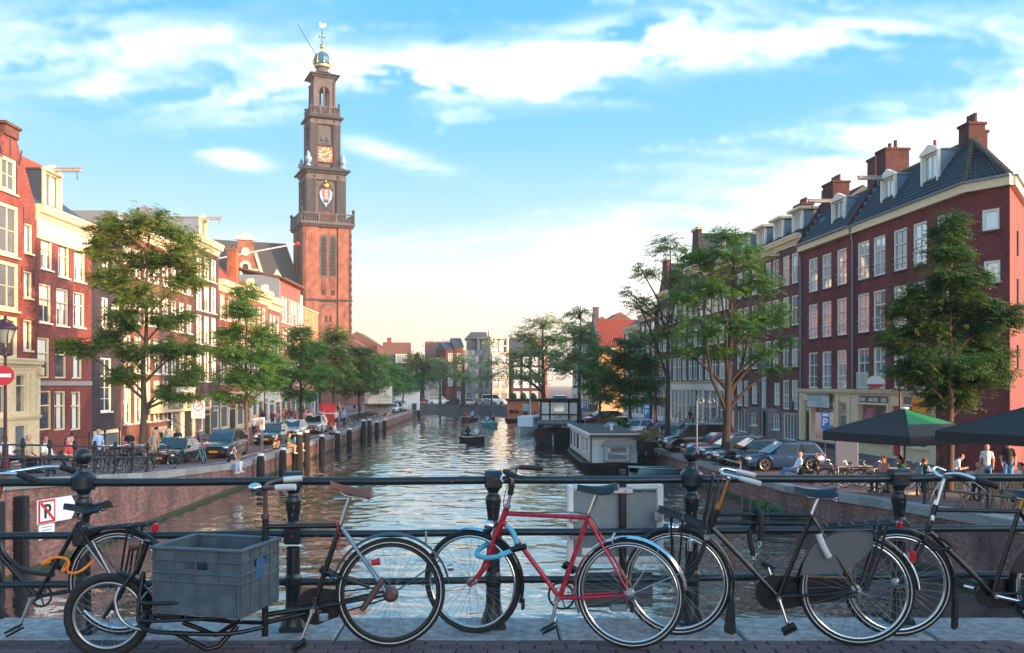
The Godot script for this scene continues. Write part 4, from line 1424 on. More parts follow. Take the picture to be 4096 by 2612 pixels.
func right_houses() -> void:
	# --- corner house
	var q := right_house("corner_house", "dark red corner house with a hipped pantile roof, two dormers and a souvenir shop", 2008,2275)
	var o: Node3D = q[0]
	var w: float = q[1]
	var d1: float = q[2]
	var rows := [[10.65,13.0],[7.4,9.8],[3.95,6.45]]
	var cols := [[2016.6,2044],[2053.5,2082],[2101,2133],[2147,2180],[2204,2238]]
	var rc := rrects(d1, cols, rows)
	var eave := 13.75
	var fb := MB.new()
	facade(fb, w, eave, rc, 0.22,3.6)
	fb.quad(V(0,0,-9),V(0,0,0),V(0, eave, 0),V(0, eave, -9))
	# the cut corner and the sunny end wall
	var c0 := V(w, 0,0)
	var c1 := V(w + 1.72,0,-0.95)
	var c2 := V(w - 3.9,0,-5.55)
	c2 = V(w - 4.45,0,-4.9)
	part("wall", fb, M.brick_maroon, o)
	var inv := o.global_transform.affine_inverse()
	c1 = inv * V(24.4,0,-43.35)
	c2 = inv * V(28.7,0,-49.4)
	var c3 := inv * V(33.0,0,-55.4)
	var ch := MB.new()
	var cw := Vector2(c1.x - c0.x, c1.z - c0.z).length()
	var ang := atan2(-(c1.z - c0.z), c1.x - c0.x)
	ch.x = Transform3D(Basis(Vector3.UP, ang), c0)
	var hl := [Rect2(cw * 0.34,11.65, cw * 0.42,1.05), Rect2(cw * 0.38,9.1, cw * 0.40,1.1)]
	facade(ch, cw, eave, hl, 0.2,0.0)
	part("corner_wall", ch, M.brick_maroon, o)
	var cn := Node3D.new()
	cn.transform = Transform3D(Basis(Vector3.UP, ang), c0)
	kid(o, cn, "corner_bay")
	for r in hl: window(cn, r, {"t": 0.0, "l": 1, "r": 1, "fw": 0.13, "g": "mirror_pane", "f": "white_paint", "s": true, "sm": "brick_dusk"})
	var ew := MB.new()
	for pr in [[c1, c2],[c2, c3]]: ew.quad(pr[0], pr[1], pr[1] + V(0, eave, 0), pr[0] + V(0, eave, 0))
	part("end_wall", ew, M.brick_scarlet, o)
	for k in 3:
		var p := c1.lerp(c2,0.42) + V(0,[11.3,8.9,5.6][k],0)
		part("slit_window", MB.new().box(p, V(0.5,1.2,0.12), Basis.looking_at((c2 - c1).cross(Vector3.UP),Vector3.UP)), M.black_matte, o)
	for i in rc.size():
		window(o, rc[i], {"t": 0.64, "a": 2, "l": 2, "r": 2, "f": "white_paint", "fw": 0.115, "sm": "brick_dusk", "g": ["mirror_pane", "mirror_pane", "mirror_dim", "mirror_pane"][(i * 7) % 4]})
		if i < 10: window_bar(o, rc[i])
	balcony(o, rc[10])
	# cornice band round the corner
	for pr in [[V(0,0,0), c0],[c0, c1],[c1, c2],[c2, c3]]:
		var a: Vector3 = pr[0] + V(0, eave + 0.12,0)
		var e: Vector3 = pr[1] + V(0, eave + 0.12,0)
		part("cornice", MB.new().bar(a, e + (e - a).normalized() * 0.12,0.5,0.42), M.cream, o)
		part("gutter", MB.new().bar(a + V(0,0.26,0), e + V(0,0.26,0) + (e - a).normalized() * 0.14,0.72,0.1), M.lead, o)
	# hipped roof of pantiles
	var y0 := eave + 0.3
	var ry := 16.85
	var rz := -1.75
	var hip := V(9.9, ry, rz)
	var hip2 := hip + (c2 - c1) * 0.75
	var rb := MB.new()
	var under := MB.new()
	tiled_slope(V(-0.1, y0,0.3),V(w + 0.1, y0,0.3),V(-0.1, ry, rz), hip, 46,11, rb)
	tiled_slope(V(w + 0.1, y0,0.3), c1 + V(0.15, y0,0.1), hip, hip + V(0.05,0,0),8,11, rb)
	tiled_slope(c1 + V(0.2, y0,0.1), c2 + V(0.2, y0,0), hip, hip2,26,11, rb)
	under.quad(V(-0.1, y0,0.2),V(w + 0.1, y0,0.2), hip, V(-0.1, ry, rz))
	under.quad(V(w + 0.1, y0,0.2), c1 + V(0.1, y0,0), hip, hip)
	under.quad(c1 + V(0.1, y0,0), c2 + V(0.1, y0,0), hip2, hip)
	under.quad(V(-0.1, ry, rz), hip, hip2,V(-0.1, ry, -6.0))
	under.quad(c2 + V(0, y0,0),V(-0.1, y0,-9),V(-0.1, ry, -6.0), hip2)
	under.quad(V(-0.1, y0,-9),V(-0.1, y0,0),V(-0.1, ry, rz),V(-0.1, ry, -6.0))
	var rf := part("roof", under, M.pantile, o)
	part("pantiles", rb, M.pantile, rf).set_meta("kind", "stuff")
	for pr in [[c0 + V(0.1, y0,0.2), hip],[c1 + V(0.15, y0,0.1), hip]]:
		for k in 16:
			var a: Vector3 = pr[0].lerp(pr[1], k / 16.0) + V(0,0.12,0)
			var e: Vector3 = pr[0].lerp(pr[1], (k + 1.1) / 16.0) + V(0,0.09,0)
			part("hip_tile", MB.new().tube([a, e],[0.17,0.13],7), textured("hip_tile", lin(0.13,0.12,0.10), T.fine, 1.2,0.7), rf)
	for k in 26: part("ridge_tile", MB.new().tube([V(-0.1 + k * 0.385, ry + 0.06, rz),V(0.31 + k * 0.385, ry + 0.08, rz)],[0.15,0.17],6), M.hip_tile, rf)
	chimney(o, V(9.3,15.9, rz - 0.3),V(0.95,1.9,0.9), M.brick_chimney, 3)
	chimney(o, hip.lerp(hip2,0.25) + V(0,-0.5,0),V(0.8,1.2,0.7), M.brick_chimney, 1)
	chimney(o, V(0.5,15.6, rz - 0.5),V(1.2,3.1,1.5), M.brick_chimney, 2)
	part("flue_pipe", MB.new().tube([V(5.9,16.4, rz - 0.2),V(5.9,18.0, rz - 0.2)],0.09,8), M.rust, o)
	for bx in [[2056,2089,14.3,2.1],[2149,2190,14.35,2.3]]:
		var a := d1 - rd(bx[0])
		var e := d1 - rd(bx[1])
		dormer(o, (a + e) / 2, bx[2],-0.45, (e - a), bx[3],1.5, M.white_paint, M.zinc_blue, true, {"t": 0.0, "l": 2, "g": "mirror_pane", "f": "white_paint", "fw": 0.1})
	hoist(o, V(d1 - rd(2060),16.5,-0.9),2.0, M.granite)
	drain_pipe(o, V(0.05,3.9,0.12), eave)
	part("party_parapet", MB.new().bar(V(0, y0 + 0.1,0.1),V(0, ry + 0.3, rz),0.35,0.6), M.brick_chimney, o)
	for k in 6: part("parapet_step", MB.new().box(V(0.0, y0 + 0.5 + k * 0.45,-0.15 - k * 0.28),V(0.5,0.35,0.3)), M.zinc_blue, o)
	souvenir_shop(o, w)

	# --- gallery house
	q = right_house("gallery_house", "dark red house with a hoist dormer over a cream gallery front", 1885,2008)
	o = q[0]
	w = q[1]
	d1 = q[2]
	rc = rrects(d1,[[1901,1922.6],[1933,1955],[1968,1991]], rows)
	shell(o, w, 13.75,9, rc, M.brick_maroon, 3.5)
	for i in rc.size():
		window(o, rc[i], {"t": 0.64, "a": 2, "l": 2, "r": 2, "f": "white_paint", "fw": 0.115, "sm": "brick_dusk", "g": "mirror_pane" if i != 6 else "mirror_dim"})
		window_bar(o, rc[i])
	part("cornice", MB.new().bbox(V(w / 2,13.87,0.12),V(w, 0.42,0.5),0.03), M.cream, o)
	part("gutter", MB.new().box(V(w / 2,14.13,0.2),V(w, 0.1,0.7)), M.lead, o)
	rb = MB.new()
	under = MB.new()
	tiled_slope(V(0,14.05,0.25),V(w - 0.2,14.05,0.25),V(0,16.85,-1.75),V(w - 0.2,16.85,-1.75),30,11, rb)
	under.quad(V(0,14.0,0.2),V(w, 14.0,0.2),V(w, 16.8,-1.75),V(0,16.8,-1.75))
	under.quad(V(0,16.8,-1.75),V(w, 16.8,-1.75),V(w, 16.8,-6),V(0,16.8,-6))
	under.quad(V(w, 14.0,-9),V(0,14,-9),V(0,16.8,-6),V(w, 16.8,-6))
	under.quad(V(0,14,-9),V(0,14,0),V(0,16.8,-1.75),V(0,16.8,-6))
	rf = part("roof", under, M.pantile, o)
	part("pantiles", rb, M.pantile, rf).set_meta("kind", "stuff")
	dormer(o, d1 - rd(1957),14.3,-0.45,2.0,2.1,1.5, M.white_paint, M.zinc_blue, true, {"t": 0.0, "l": 2, "g": "mirror_dim", "f": "white_paint", "fw": 0.1})
	hoist(o, V(d1 - rd(1938),16.6,-0.9),2.0, M.granite)
	chimney(o, V(1.2,15.4,-2.0),V(1.7,2.9,1.2), M.brick_chimney, 4)
	chimney(o, V(5.1,16.2,-3.2),V(1.1,2.9,1.1), M.brick_chimney, 4)
	part("party_parapet", MB.new().bar(V(0,14.1,0.1),V(0,17.1,-1.75),0.35,0.6), M.brick_chimney, o)
	for k in 6: part("parapet_step", MB.new().box(V(0.0,14.5 + k * 0.45,-0.15 - k * 0.28),V(0.5,0.35,0.3)), M.zinc_blue, o)
	part("skylight", MB.new().box(V(1.4,15.4,-0.72),V(0.8,0.1,1.2), Basis(Vector3.RIGHT, 1.03)), M.mirror_pane, o)
	drain_pipe(o, V(0.1,0.4,0.12),13.6)
	gallery_shop(o, w)

	# --- long brown house with plaster base
	q = right_house("long_house", "long brown brick house with a rose plaster base, a tall stair window and paired sashes", 1727,1885)
	o = q[0]
	w = q[1]
	d1 = q[2]
	var c6 := [[1733,1745.5],[1749,1761],[1767.5,1780.5],[1800,1813.5],[1817,1832],[1841,1856.5],[1861,1877]]
	rc = rrects(d1, c6,[[11.6,13.85],[8.55,10.75],[5.5,7.65]])
	var low := rrects(d1,[[1733,1745.5],[1749,1760],[1767.5,1780.5],[1820,1834],[1841,1856.5],[1861,1877]],[[2.35,4.55]])
	low[2].position.y += 0.25
	low[2].size.y = 1.75
	low[3].position.y += 0.25
	low[3].size.y = 1.75
	var stair := [Rect2(d1 - rd(1790),2.2,1.25,3.4)]
	rc += low + stair
	shell(o, w, 14.5,10, rc, M.brick_wine, 2.2)
	for i in rc.size():
		var st := {"t": 0.58, "a": 2, "l": 2, "f": "white_paint", "fw": 0.115, "sm": "brick_dusk", "g": ["mirror_pane", "mirror_dim", "mirror_pane"][i % 3]}
		if i >= 21 and i < rc.size() - 1: st.merge({"t": 0.5, "a": 3, "l": 3, "r": 2}, true)
		if i == rc.size() - 1: st.merge({"t": 0.0, "l": 4, "r": 4, "s": false}, true)
		window(o, rc[i], st)
	part("stair_pediment", MB.new().prism([Vector2(-0.9,5.6),Vector2(0.9,5.6),Vector2(1.0,5.9),Vector2(0,6.5),Vector2(-1.0,5.9)],0,0.25), M.plaster_grey, o).position.x = stair[0].get_center().x
	for sx in [-0.78,0.78]: stone_band(o, "stair_jamb", stair[0].get_center().x + sx - 0.1,0.1,0.2,5.5, M.plaster_grey, 0.1)
	var bh := [Rect2(d1 - rd(1735),0.15, rd(1735) - rd(1757),2.0), Rect2(d1 - rd(1767),0.85, rd(1767) - rd(1781),1.1), Rect2(d1 - rd(1789),0.1,1.3,2.05), Rect2(d1 - rd(1819),0.75, rd(1819) - rd(1835),1.2), Rect2(d1 - rd(1843),0.1, rd(1843) - rd(1873),2.0)]
	var pb := MB.new()
	facade(pb, w, 2.35, bh, 0.2,0)
	pb.quad(V(0,2.35,0),V(w, 2.35,0),V(w, 2.35,-0.2),V(0,2.35,-0.2))
	var base := part("plaster_base", pb, M.plaster, o)
	base.position.z = 0.03
	window(base, bh[0], {"t": 0.0, "l": 3, "f": "white_paint", "s": false, "g": "mirror_dim"})
	window(base, bh[1], {"t": 0.0, "l": 2, "r": 2, "f": "white_paint", "g": "mirror_dim"})
	window(base, bh[3], {"t": 0.0, "l": 3, "r": 2, "f": "white_paint", "g": "mirror_dim"})
	window(base, bh[4], {"t": 0.0, "l": 4, "f": "white_paint", "s": false, "g": "mirror_dim"})
	door(o, bh[2], M.black_paint, false)
	stone_band(base, "plaque", d1 - rd(1860),1.55 + 0.7,0.55,0.75, M.slate, 0.08)
	drain_pipe(o, V(d1 - rd(1838),0.2,0.1),2.2)
	part("flower_box", MB.new().bbox(V(1.3,2.15,0.25),V(1.3,0.3,0.3),0.03), M.grey_wood, o)
	cornice(o, w, 14.4,0.75, M.cream)
	under = MB.new()
	rb = MB.new()
	under.quad(V(0,15.1,0.1),V(w, 15.1,0.1),V(w, 18.6,-4.6),V(0,18.6,-4.6))
	under.quad(V(w, 15.1,-10),V(0,15.1,-10),V(0,18.6,-4.6),V(w, 18.6,-4.6))
	under.tri(V(w, 15.1,0.1),V(w, 15.1,-10),V(w, 18.6,-4.6))
	under.tri(V(0,15.1,-10),V(0,15.1,0.1),V(0,18.6,-4.6))
	tiled_slope(V(0,15.12,0.1),V(w, 15.12,0.1),V(0,18.6,-4.6),V(w, 18.6,-4.6),50,17, rb)
	rf = part("roof", under, M.pantile, o)
	part("pantiles", rb, M.pantile, rf).set_meta("kind", "stuff")
	for k in 4: dormer(o, 1.9 + k * (w - 3.6) / 3.0,15.2,-0.4,1.9,1.7,2.6, M.white_paint, M.zinc_blue, false, {"t": 0.0, "l": 2, "g": "mirror_pane", "f": "white_paint", "fw": 0.1})
	for k in 4: part("dormer_eave", MB.new().bbox(V(1.9 + k * (w - 3.6) / 3.0,17.05,-1.3),V(2.4,0.22,2.6),0.03), M.cream, o)
	hoist(o, V(w * 0.72,14.1,0),1.3, M.cream)
	chimney(o, V(w * 0.4,16.6,-3.8),V(1.6,2.2,1.0), M.brick_chimney, 4)
	part("flue_pipe", MB.new().tube([V(w * 0.86,16.5,-2.5),V(w * 0.86,18.6,-2.5)],0.16,8), M.iron, o)

	# --- four narrow houses with tall white shopfronts
	var defs := [["bell_gable_house", "narrow red brown house with a stepped gable at the far end of the shaded row", 1547,1580, "brick_wine", 14.2],["narrow_brown_house", "narrow brown house with a white timber front behind the slanting tree trunk", 1580,1616, "brick_brown", 15.0],["narrow_plum_house", "narrow plum coloured house with white framed doors and an iron stoop", 1616,1655, "brick_plum", 15.6],["narrow_maroon_house", "maroon house with a tall white glazed shopfront behind the big bare-limbed tree", 1655,1727, "brick_maroon", 15.0]]
	for k in 4:
		var e: Array = defs[k]
		q = right_house(e[0], e[1], e[2], e[3])
		o = q[0]
		w = q[1]
		d1 = q[2]
		rc = []
		var n := 3 if w < 9 else 4
		for y in [[4.7,7.1],[8.0,10.2],[11.0,13.0]]:
			for c in n: rc.append(Rect2(0.4 + c * (w - 0.4) / n, y[0], (w - 0.4) / n - 0.4, y[1] - y[0]))
		shell(o, w, e[5],10, rc, M[e[4]],3.2)
		for i in rc.size(): window(o, rc[i], {"t": 0.58, "a": 2, "l": 2, "f": "white_paint", "fw": 0.115, "sm": "brick_dusk", "g": ["mirror_pane", "mirror_dim"][i % 2]})
		cornice(o, w, e[5] - 0.1,0.8, M.cream if k != 1 else M.plaster_grey)
		if k == 0 or k == 2:
			part("gable", MB.new().prism([Vector2(0.3,0),Vector2(w - 0.3,0),Vector2(w * 0.7,2.0),Vector2(w * 0.66,3.6),Vector2(w * 0.34,3.6),Vector2(w * 0.3,2.0)],-0.4,0), M[e[4]], o).position.y = e[5] + 0.6
			part("gable_cap", MB.new().bbox(V(w / 2, e[5] + 4.35,-0.2),V(w * 0.4,0.3,0.7),0.05), M.cream, o)
			gable_roof(o, w, e[5],9.5,4.0, M.pantile)
		else:
			pitched_roof(o, w, e[5] + 0.5,8,2.6, M.pantile, 0)
			dormer(o, w / 2, e[5] + 0.7,-0.4,1.7,1.6,2.4, M.white_paint, M.zinc_blue, true, {"t": 0, "l": 2, "g": "mirror_pane", "f": "white_paint"})
		# white timber front
		var holes := []
		for c in 4: holes.append(Rect2(0.2 + c * (w - 0.2) / 4.0,0.5 if c != 2 else 0.1, (w - 0.2) / 4.0 - 0.2,3.2 if c != 2 else 3.6))
		var fbd := MB.new()
		facade(fbd, w - 0.05,4.4, holes, 0.18,0)
		var sf := part("timber_front", fbd, M.white_paint, o)
		sf.position.z = 0.15
		for c in 4:
			if c == 2 and k % 2 == 0: door(sf, holes[c], M.door_green)
			else: window(sf, holes[c], {"t": 0.5, "a": 2, "l": 2, "r": 1, "s": false, "f": "white_paint", "g": "mirror_dim"})
		cornice(sf, w - 0.05,4.3,0.3, M.cream)
		if k in [2,3]: stairs_stoop(o, w * 0.62)
	# --- gabled house with the sunlit red roof, farther along
	o = thing("red_roof_house", "gabled house with a sunlit bright red tiled roof and a tall chimney", "house", V(15.2,0,-150),-deg_to_rad(86.4), "houses on the shaded side of the canal")
	w = 9.0
	rc = []
	for y in [1.2,4.2,7.2]:
		for c in 4: rc.append(Rect2(0.6 + c * 2.1, y, 1.3,2.0))
	shell(o, w, 10.0,12, rc, M.brick_brown, 0, false)
	for i in rc.size(): window(o, rc[i], {"t": 0.6, "a": 2, "l": 2, "f": "white_paint", "g": "mirror_pane"})
	part("side_wall", MB.new().box(V(w + 0.05,5,-6),V(0.1,10,11.9)), mat("ochre", lin(0.70,0.45,0.22),0.85), o)
	part("gable", MB.new().prism([Vector2(0,10),Vector2(w, 10),Vector2(w * 0.56,14.6),Vector2(w * 0.56,15.6),Vector2(w * 0.44,15.6),Vector2(w * 0.44,14.6)],-0.4,0.0), M.sandstone, o)
	rb = MB.new()
	tiled_slope(V(w + 0.3,9.9,0),V(w + 0.3,9.9,-12),V(w / 2,14.6,0),V(w / 2,14.6,-12),40,20, rb)
	rf = gable_roof(o, w, 9.95,12,4.6, M.pantile_red)
	part("roof_tiles", rb, M.pantile_red, rf).set_meta("kind", "stuff")
	part("eave", MB.new().bbox(V(w + 0.25,9.75,-6),V(0.4,0.3,12.2),0.03), M.cream, o)
	chimney(o, V(w / 2,14.4,-0.5),V(0.9,2.0,0.8), M.sandstone, 0)
	# --- the rest of the row, glimpsed between the trees
	var far := [["ochre_brown_house", "brown brick house glimpsed through the sparse trees before the red roof", 110.0,118.0, "brick_brown", 12.5],["grey_rendered_house", "grey rendered house glimpsed behind the trees left of the red roof", 150.5,158.5, "plaster_grey", 13.0],["rose_narrow_house", "rose brick house glimpsed behind the trees nearest the orange houseboat", 158.5,167.0, "brick_rose", 12.0],["wine_house", "dark red house behind the trees beside the grey modern block", 167.0,177.0, "brick_wine", 13.5],["plum_wide_house", "wide plum house in the gap before the red roofed house", 118.0,128.0, "brick_plum", 11.5]]
	for e in far:
		o = thing(e[0], e[1], "house", V(26.1 - 0.063 * e[3],0,-e[3]),-deg_to_rad(86.4), "houses on the shaded side of the canal")
		w = e[3] - e[2]
		rc = []
		for y in [4.2,7.1,9.9]:
			for c in 3: rc.append(Rect2(0.6 + c * w / 3.0, y, w / 3.0 - 0.9,2.0))
		shell(o, w, e[5],10, rc, M[e[4]],0)
		for i in rc.size(): window(o, rc[i], {"t": 0.6, "l": 2, "f": "white_paint", "g": "mirror_pane"})
		cornice(o, w, e[5] - 0.2,0.8, M.cream)
		pitched_roof(o, w, e[5] + 0.6,8,2.6, M.pantile_brown, 0)
		shop_base(o, w, 3.4, M.white_paint)
	# houses of the side canal, behind and to the right of the bridge: they keep the evening sun off the railing
	for k in 5:
		o = thing("side_canal_house", "brick house by the bridge, %s from the corner of the side canal" % ["first", "second", "third", "fourth", "fifth"][k], "house", V(24.2,0,-17.5 + k * 9.0),-PI / 2, "houses behind the bridge")
		rc = []
		for y in [1.0,4.2,7.2,10.0]:
			for c in 3: rc.append(Rect2(0.9 + c * 2.8, y, 1.5,2.2))
		shell(o, 9.0,13.0,11, rc, M[["brick_wine", "brick_rose", "brick_maroon", "brick_brown", "brick_plum"][k]],0)
		for i in rc.size(): window(o, rc[i], {"t": 0.6, "l": 2, "f": "white_paint", "g": "mirror_pane"})
		cornice(o, 9.0,12.9,0.7, M.cream)
		pitched_roof(o, 9.0,13.5,10,4.0, M.pantile, 0)

func window_bar(o: Node3D, r: Rect2) -> void:
	var b := MB.new()
	for y in [0.18,0.32]: b.tube([V(r.position.x + 0.03, r.position.y + r.size.y * y, 0.05),V(r.end.x - 0.03, r.position.y + r.size.y * y, 0.05)],0.018,4)
	part("window_bar", b, M.white_paint, o)

func balcony(o: Node3D, r: Rect2) -> void:
	var b := MB.new()
	for y in [0.05,1.0]: b.tube([V(r.position.x, r.position.y + y, 0.08),V(r.end.x, r.position.y + y, 0.08)],0.025,5)
	for k in 12: b.box(V(r.position.x + (k + 0.5) * r.size.x / 12, r.position.y + 0.52,0.08),V(0.03,0.95,0.03))
	part("balcony_rail", b, M.white_paint, o)

func drain_pipe(o: Node3D, p: Vector3, top: float) -> void:
	var b := MB.new().tube([p, V(p.x, top - 0.5, p.z),V(p.x, top, p.z + 0.12)],0.06,7)
	b.lathe([Vector2(0.07,0),Vector2(0.16,0.25),Vector2(0.16,0.4)],8,V(p.x, top, p.z + 0.12))
	part("drain_pipe", b, M.lead, o)

func shop_window(o: Node3D, r: Rect2, goods: Array) -> void:
	var f := MB.new()
	f.bbox(V(r.get_center().x, r.position.y - 0.08,0.04),V(r.size.x + 0.3,0.16,0.22),0.02)
	f.bbox(V(r.get_center().x, r.end.y + 0.06,0.04),V(r.size.x + 0.3,0.12,0.2),0.02)
	for x in [r.position.x - 0.075, r.end.x + 0.075]: f.bbox(V(x, r.get_center().y, 0.042),V(0.15, r.size.y, 0.21),0.02)
	var s := part("shop_window", f, M.cream, o)
	var g := MB.new()
	g.quad(V(r.position.x, r.position.y, 0),V(r.end.x, r.position.y, 0),V(r.end.x, r.end.y, 0),V(r.position.x, r.end.y, 0))
	part("pane", g, M.glass, s)
	for q in goods:
		part("display_goods", MB.new().bbox(V(r.position.x + q[0] * r.size.x, r.position.y + q[1] * r.size.y, -0.25 - q[5]),V(q[2], q[3],0.1),0.02), q[4], s)

func souvenir_shop(o: Node3D, w: float) -> void:
	var b := MB.new()
	var holes := [Rect2(1.1,0.85,3.6,2.15), Rect2(5.1,0.15,1.0,2.85), Rect2(6.5,0.85,2.5,2.15)]
	facade(b, 9.7,3.75, holes, 0.2,0)
	var s := part("souvenir_front", b, M.cream, o)
	s.position.z = 0.14
	part("brick_base", MB.new().box(V(w / 2 + 4.9,1.85,-0.05),V(w - 9.7,3.7,0.1)), M.brick_maroon, o).position.x = 0.0
	cornice(s, 9.7,3.5,0.42, M.cream)
	var gs := []
	var cl := [mat("goods_red", lin(0.55,0.03,0.03),0.6), mat("goods_orange", lin(0.75,0.22,0.03),0.6), mat("goods_teal", lin(0.03,0.30,0.28),0.6), mat("goods_white", lin(0.7,0.65,0.6),0.6), mat("goods_pink", lin(0.6,0.12,0.2),0.6), mat("goods_tan", lin(0.4,0.25,0.12),0.6)]
	var r := RandomNumberGenerator.new()
	r.seed = 77
	for k in 46: gs.append([r.randf_range(0.04,0.96), pow(r.randf(),1.5) * 0.75 + 0.06, r.randf_range(0.12,0.34), r.randf_range(0.12,0.34), cl[r.randi() % 6], r.randf() * 0.5])
	gs.append([0.25,0.78,0.8,0.5, cl[0],0.0])
	gs.append([0.5,0.55,0.6,0.4, cl[3],0.0])
	shop_window(s, holes[0], gs)
	var g2 := []
	for k in 30: g2.append([r.randf_range(0.04,0.96), pow(r.randf(),1.3) * 0.85 + 0.06, r.randf_range(0.12,0.4), r.randf_range(0.12,0.4), cl[r.randi() % 5], r.randf() * 0.5])
	shop_window(s, holes[2], g2)
	part("shop_door", MB.new().box(V(5.6,1.55,-0.12),V(0.96,2.8,0.06)), M.goods_red, s)
	var lit := mat("shop_lamp", lin(1,0.6,0.3),0.5)
	# name panels over the windows
	for q in [[1.1,1.0, "STAMPS"],[2.2,1.55, "CANAL TOURS"],[3.85,0.85, "ATM INSIDE"],[6.5,1.1, ""],[7.7,1.3, ""]]:
		var pn := part("name_panel", MB.new().bbox(V(q[0] + q[1] / 2,3.3,0.04),V(q[1],0.48,0.06),0.01), mat("panel_brown", lin(0.16,0.12,0.11),0.5), s)
		if q[2]: lettering(pn, q[2],V(q[0] + q[1] / 2,3.3,0.08),0.2, M.sign_white, q[1] * 0.75)
	# hanging oval sign
	var ov := MB.new()
	var up := []
	var dn := []
	for k in 17:
		var a := PI * k / 16.0
		up.append(Vector2(cos(a) * 0.85, sin(a) * 0.6))
	up.append(Vector2(-0.80,-0.2))
	up.append(Vector2(0.80,-0.2))
	for k in 13:
		var a := PI + 0.34 + (PI - 0.68) * k / 12.0
		dn.append(Vector2(cos(a) * 0.85, sin(a) * 0.6))
	var sg := part("hanging_sign", ov.prism(up, -0.08,0.08), M.sign_white, o)
	sg.transform = Transform3D(Basis(Vector3.UP, 1.02),V(4.9,4.35,1.0)).scaled_local(V(0.56,0.56,0.56))
	part("red_half", MB.new().prism(dn, -0.08,0.08), M.sign_red, sg)
	part("sign_rim", MB.new().tube(range(24).map(func(k): return V(cos(TAU * k / 24) * 0.87, sin(TAU * k / 24) * 0.62,0)),0.07,6, true), M.gold, sg)
	part("sign_bracket", MB.new().tube([V(0,0.62,0),V(0,0.95,0),V(0.75,0.95,-1.2)],0.03,5), M.white_paint, sg)
	var og := part("round_board", MB.new().bbox(V(8.6,3.05,0.4),V(1.6,0.95,0.12),0.05), mat("board_orange", lin(0.85,0.30,0.02),0.5), o)
	lettering(og, "Souvenirs", V(8.6,3.15,0.475),0.26, M.goods_red, 1.25)

func gallery_shop(o: Node3D, w: float) -> void:
	var b := MB.new()
	var holes := [Rect2(0.75,0.12,1.0,3.0), Rect2(2.3,0.5,3.6,2.35), Rect2(6.4,0.35,1.1,2.75)]
	facade(b, w, 3.75, holes, 0.2,0)
	var s := part("gallery_front", b, M.cream, o)
	s.position.z = 0.14
	cornice(s, w, 3.5,0.42, M.cream)
	for x in [0.1,1.9,6.05,7.7]: stone_band(s, "pilaster", x, 0.1,0.42,3.4, M.cream, 0.09)
	door(s, holes[0], M.black_paint)
	shop_window(s, holes[1],[[0.3,0.25,0.5,0.7, M.goods_tan if M.has("goods_tan") else M.teak, 0.6],[0.65,0.3,0.4,0.9, M.goods_teal if M.has("goods_teal") else M.moss, 0.7]])
	window(s, holes[2], {"t": 0.7, "l": 1, "a": 1, "s": false, "f": "cream", "g": "mirror_dim"})
	for h in [holes[0], holes[2]]:
		part("oval_light", MB.new().tube(range(20).map(func(k): return V(h.get_center().x + cos(TAU * k / 20) * 0.25, h.end.y - 0.42 + sin(TAU * k / 20) * 0.36,-0.1)),0.03,5, true), M.cream, s)
	var bd := part("sign_board", MB.new().bbox(V(4.0,3.1,0.35),V(3.4,0.85,0.12),0.03), mat("board_white", lin(0.55,0.62,0.60),0.5), s)
	var tl := mat("letters_teal", lin(0.25,0.48,0.48),0.5)
	lettering(bd, "GLASGALERIE", V(3.6,3.25,0.415),0.3, tl, 2.3)
	lettering(bd, "KUHLER", V(4.7,2.9,0.415),0.3, tl, 1.5)
	part("board_roof", MB.new().box(V(4.0,3.58,0.32),V(3.6,0.08,0.4)), M.lead, s)
	part("plinth", MB.new().box(V(w / 2,0.14,0.12),V(w - 0.06,0.3,0.1)), M.sandstone_dark, s)

func far_house(called: String, label: String, at: Vector3, turn: float, w: float, h: float, deep: float, wall: Material, roof: Material, rise: float, nx: int, ys: Array, gable := false, wh := 1.9, frame := "white_paint", glass := "mirror_pane") -> Node3D:
	var o := thing(called, label, "house", at, turn, "houses at the far bend of the canal")
	var rc := []
	for y in ys:
		for c in nx: rc.append(Rect2(0.55 + c * (w - 0.5) / nx, y, (w - 0.5) / nx - 0.6, wh))
	shell(o, w, h, deep, rc, wall, 0)
	for r in rc: window(o, r, {"t": 0.55, "l": 2, "f": frame, "g": glass, "s": false})
	if rise > 0:
		if gable: gable_roof(o, w, h, deep, rise, roof)
		else: pitched_roof(o, w, h, deep, rise, roof, 0.2)
		if gable: part("gable", MB.new().prism([Vector2(0, h),Vector2(w, h),Vector2(w / 2, h + rise)],-0.3,0.0), wall, o)
	return o

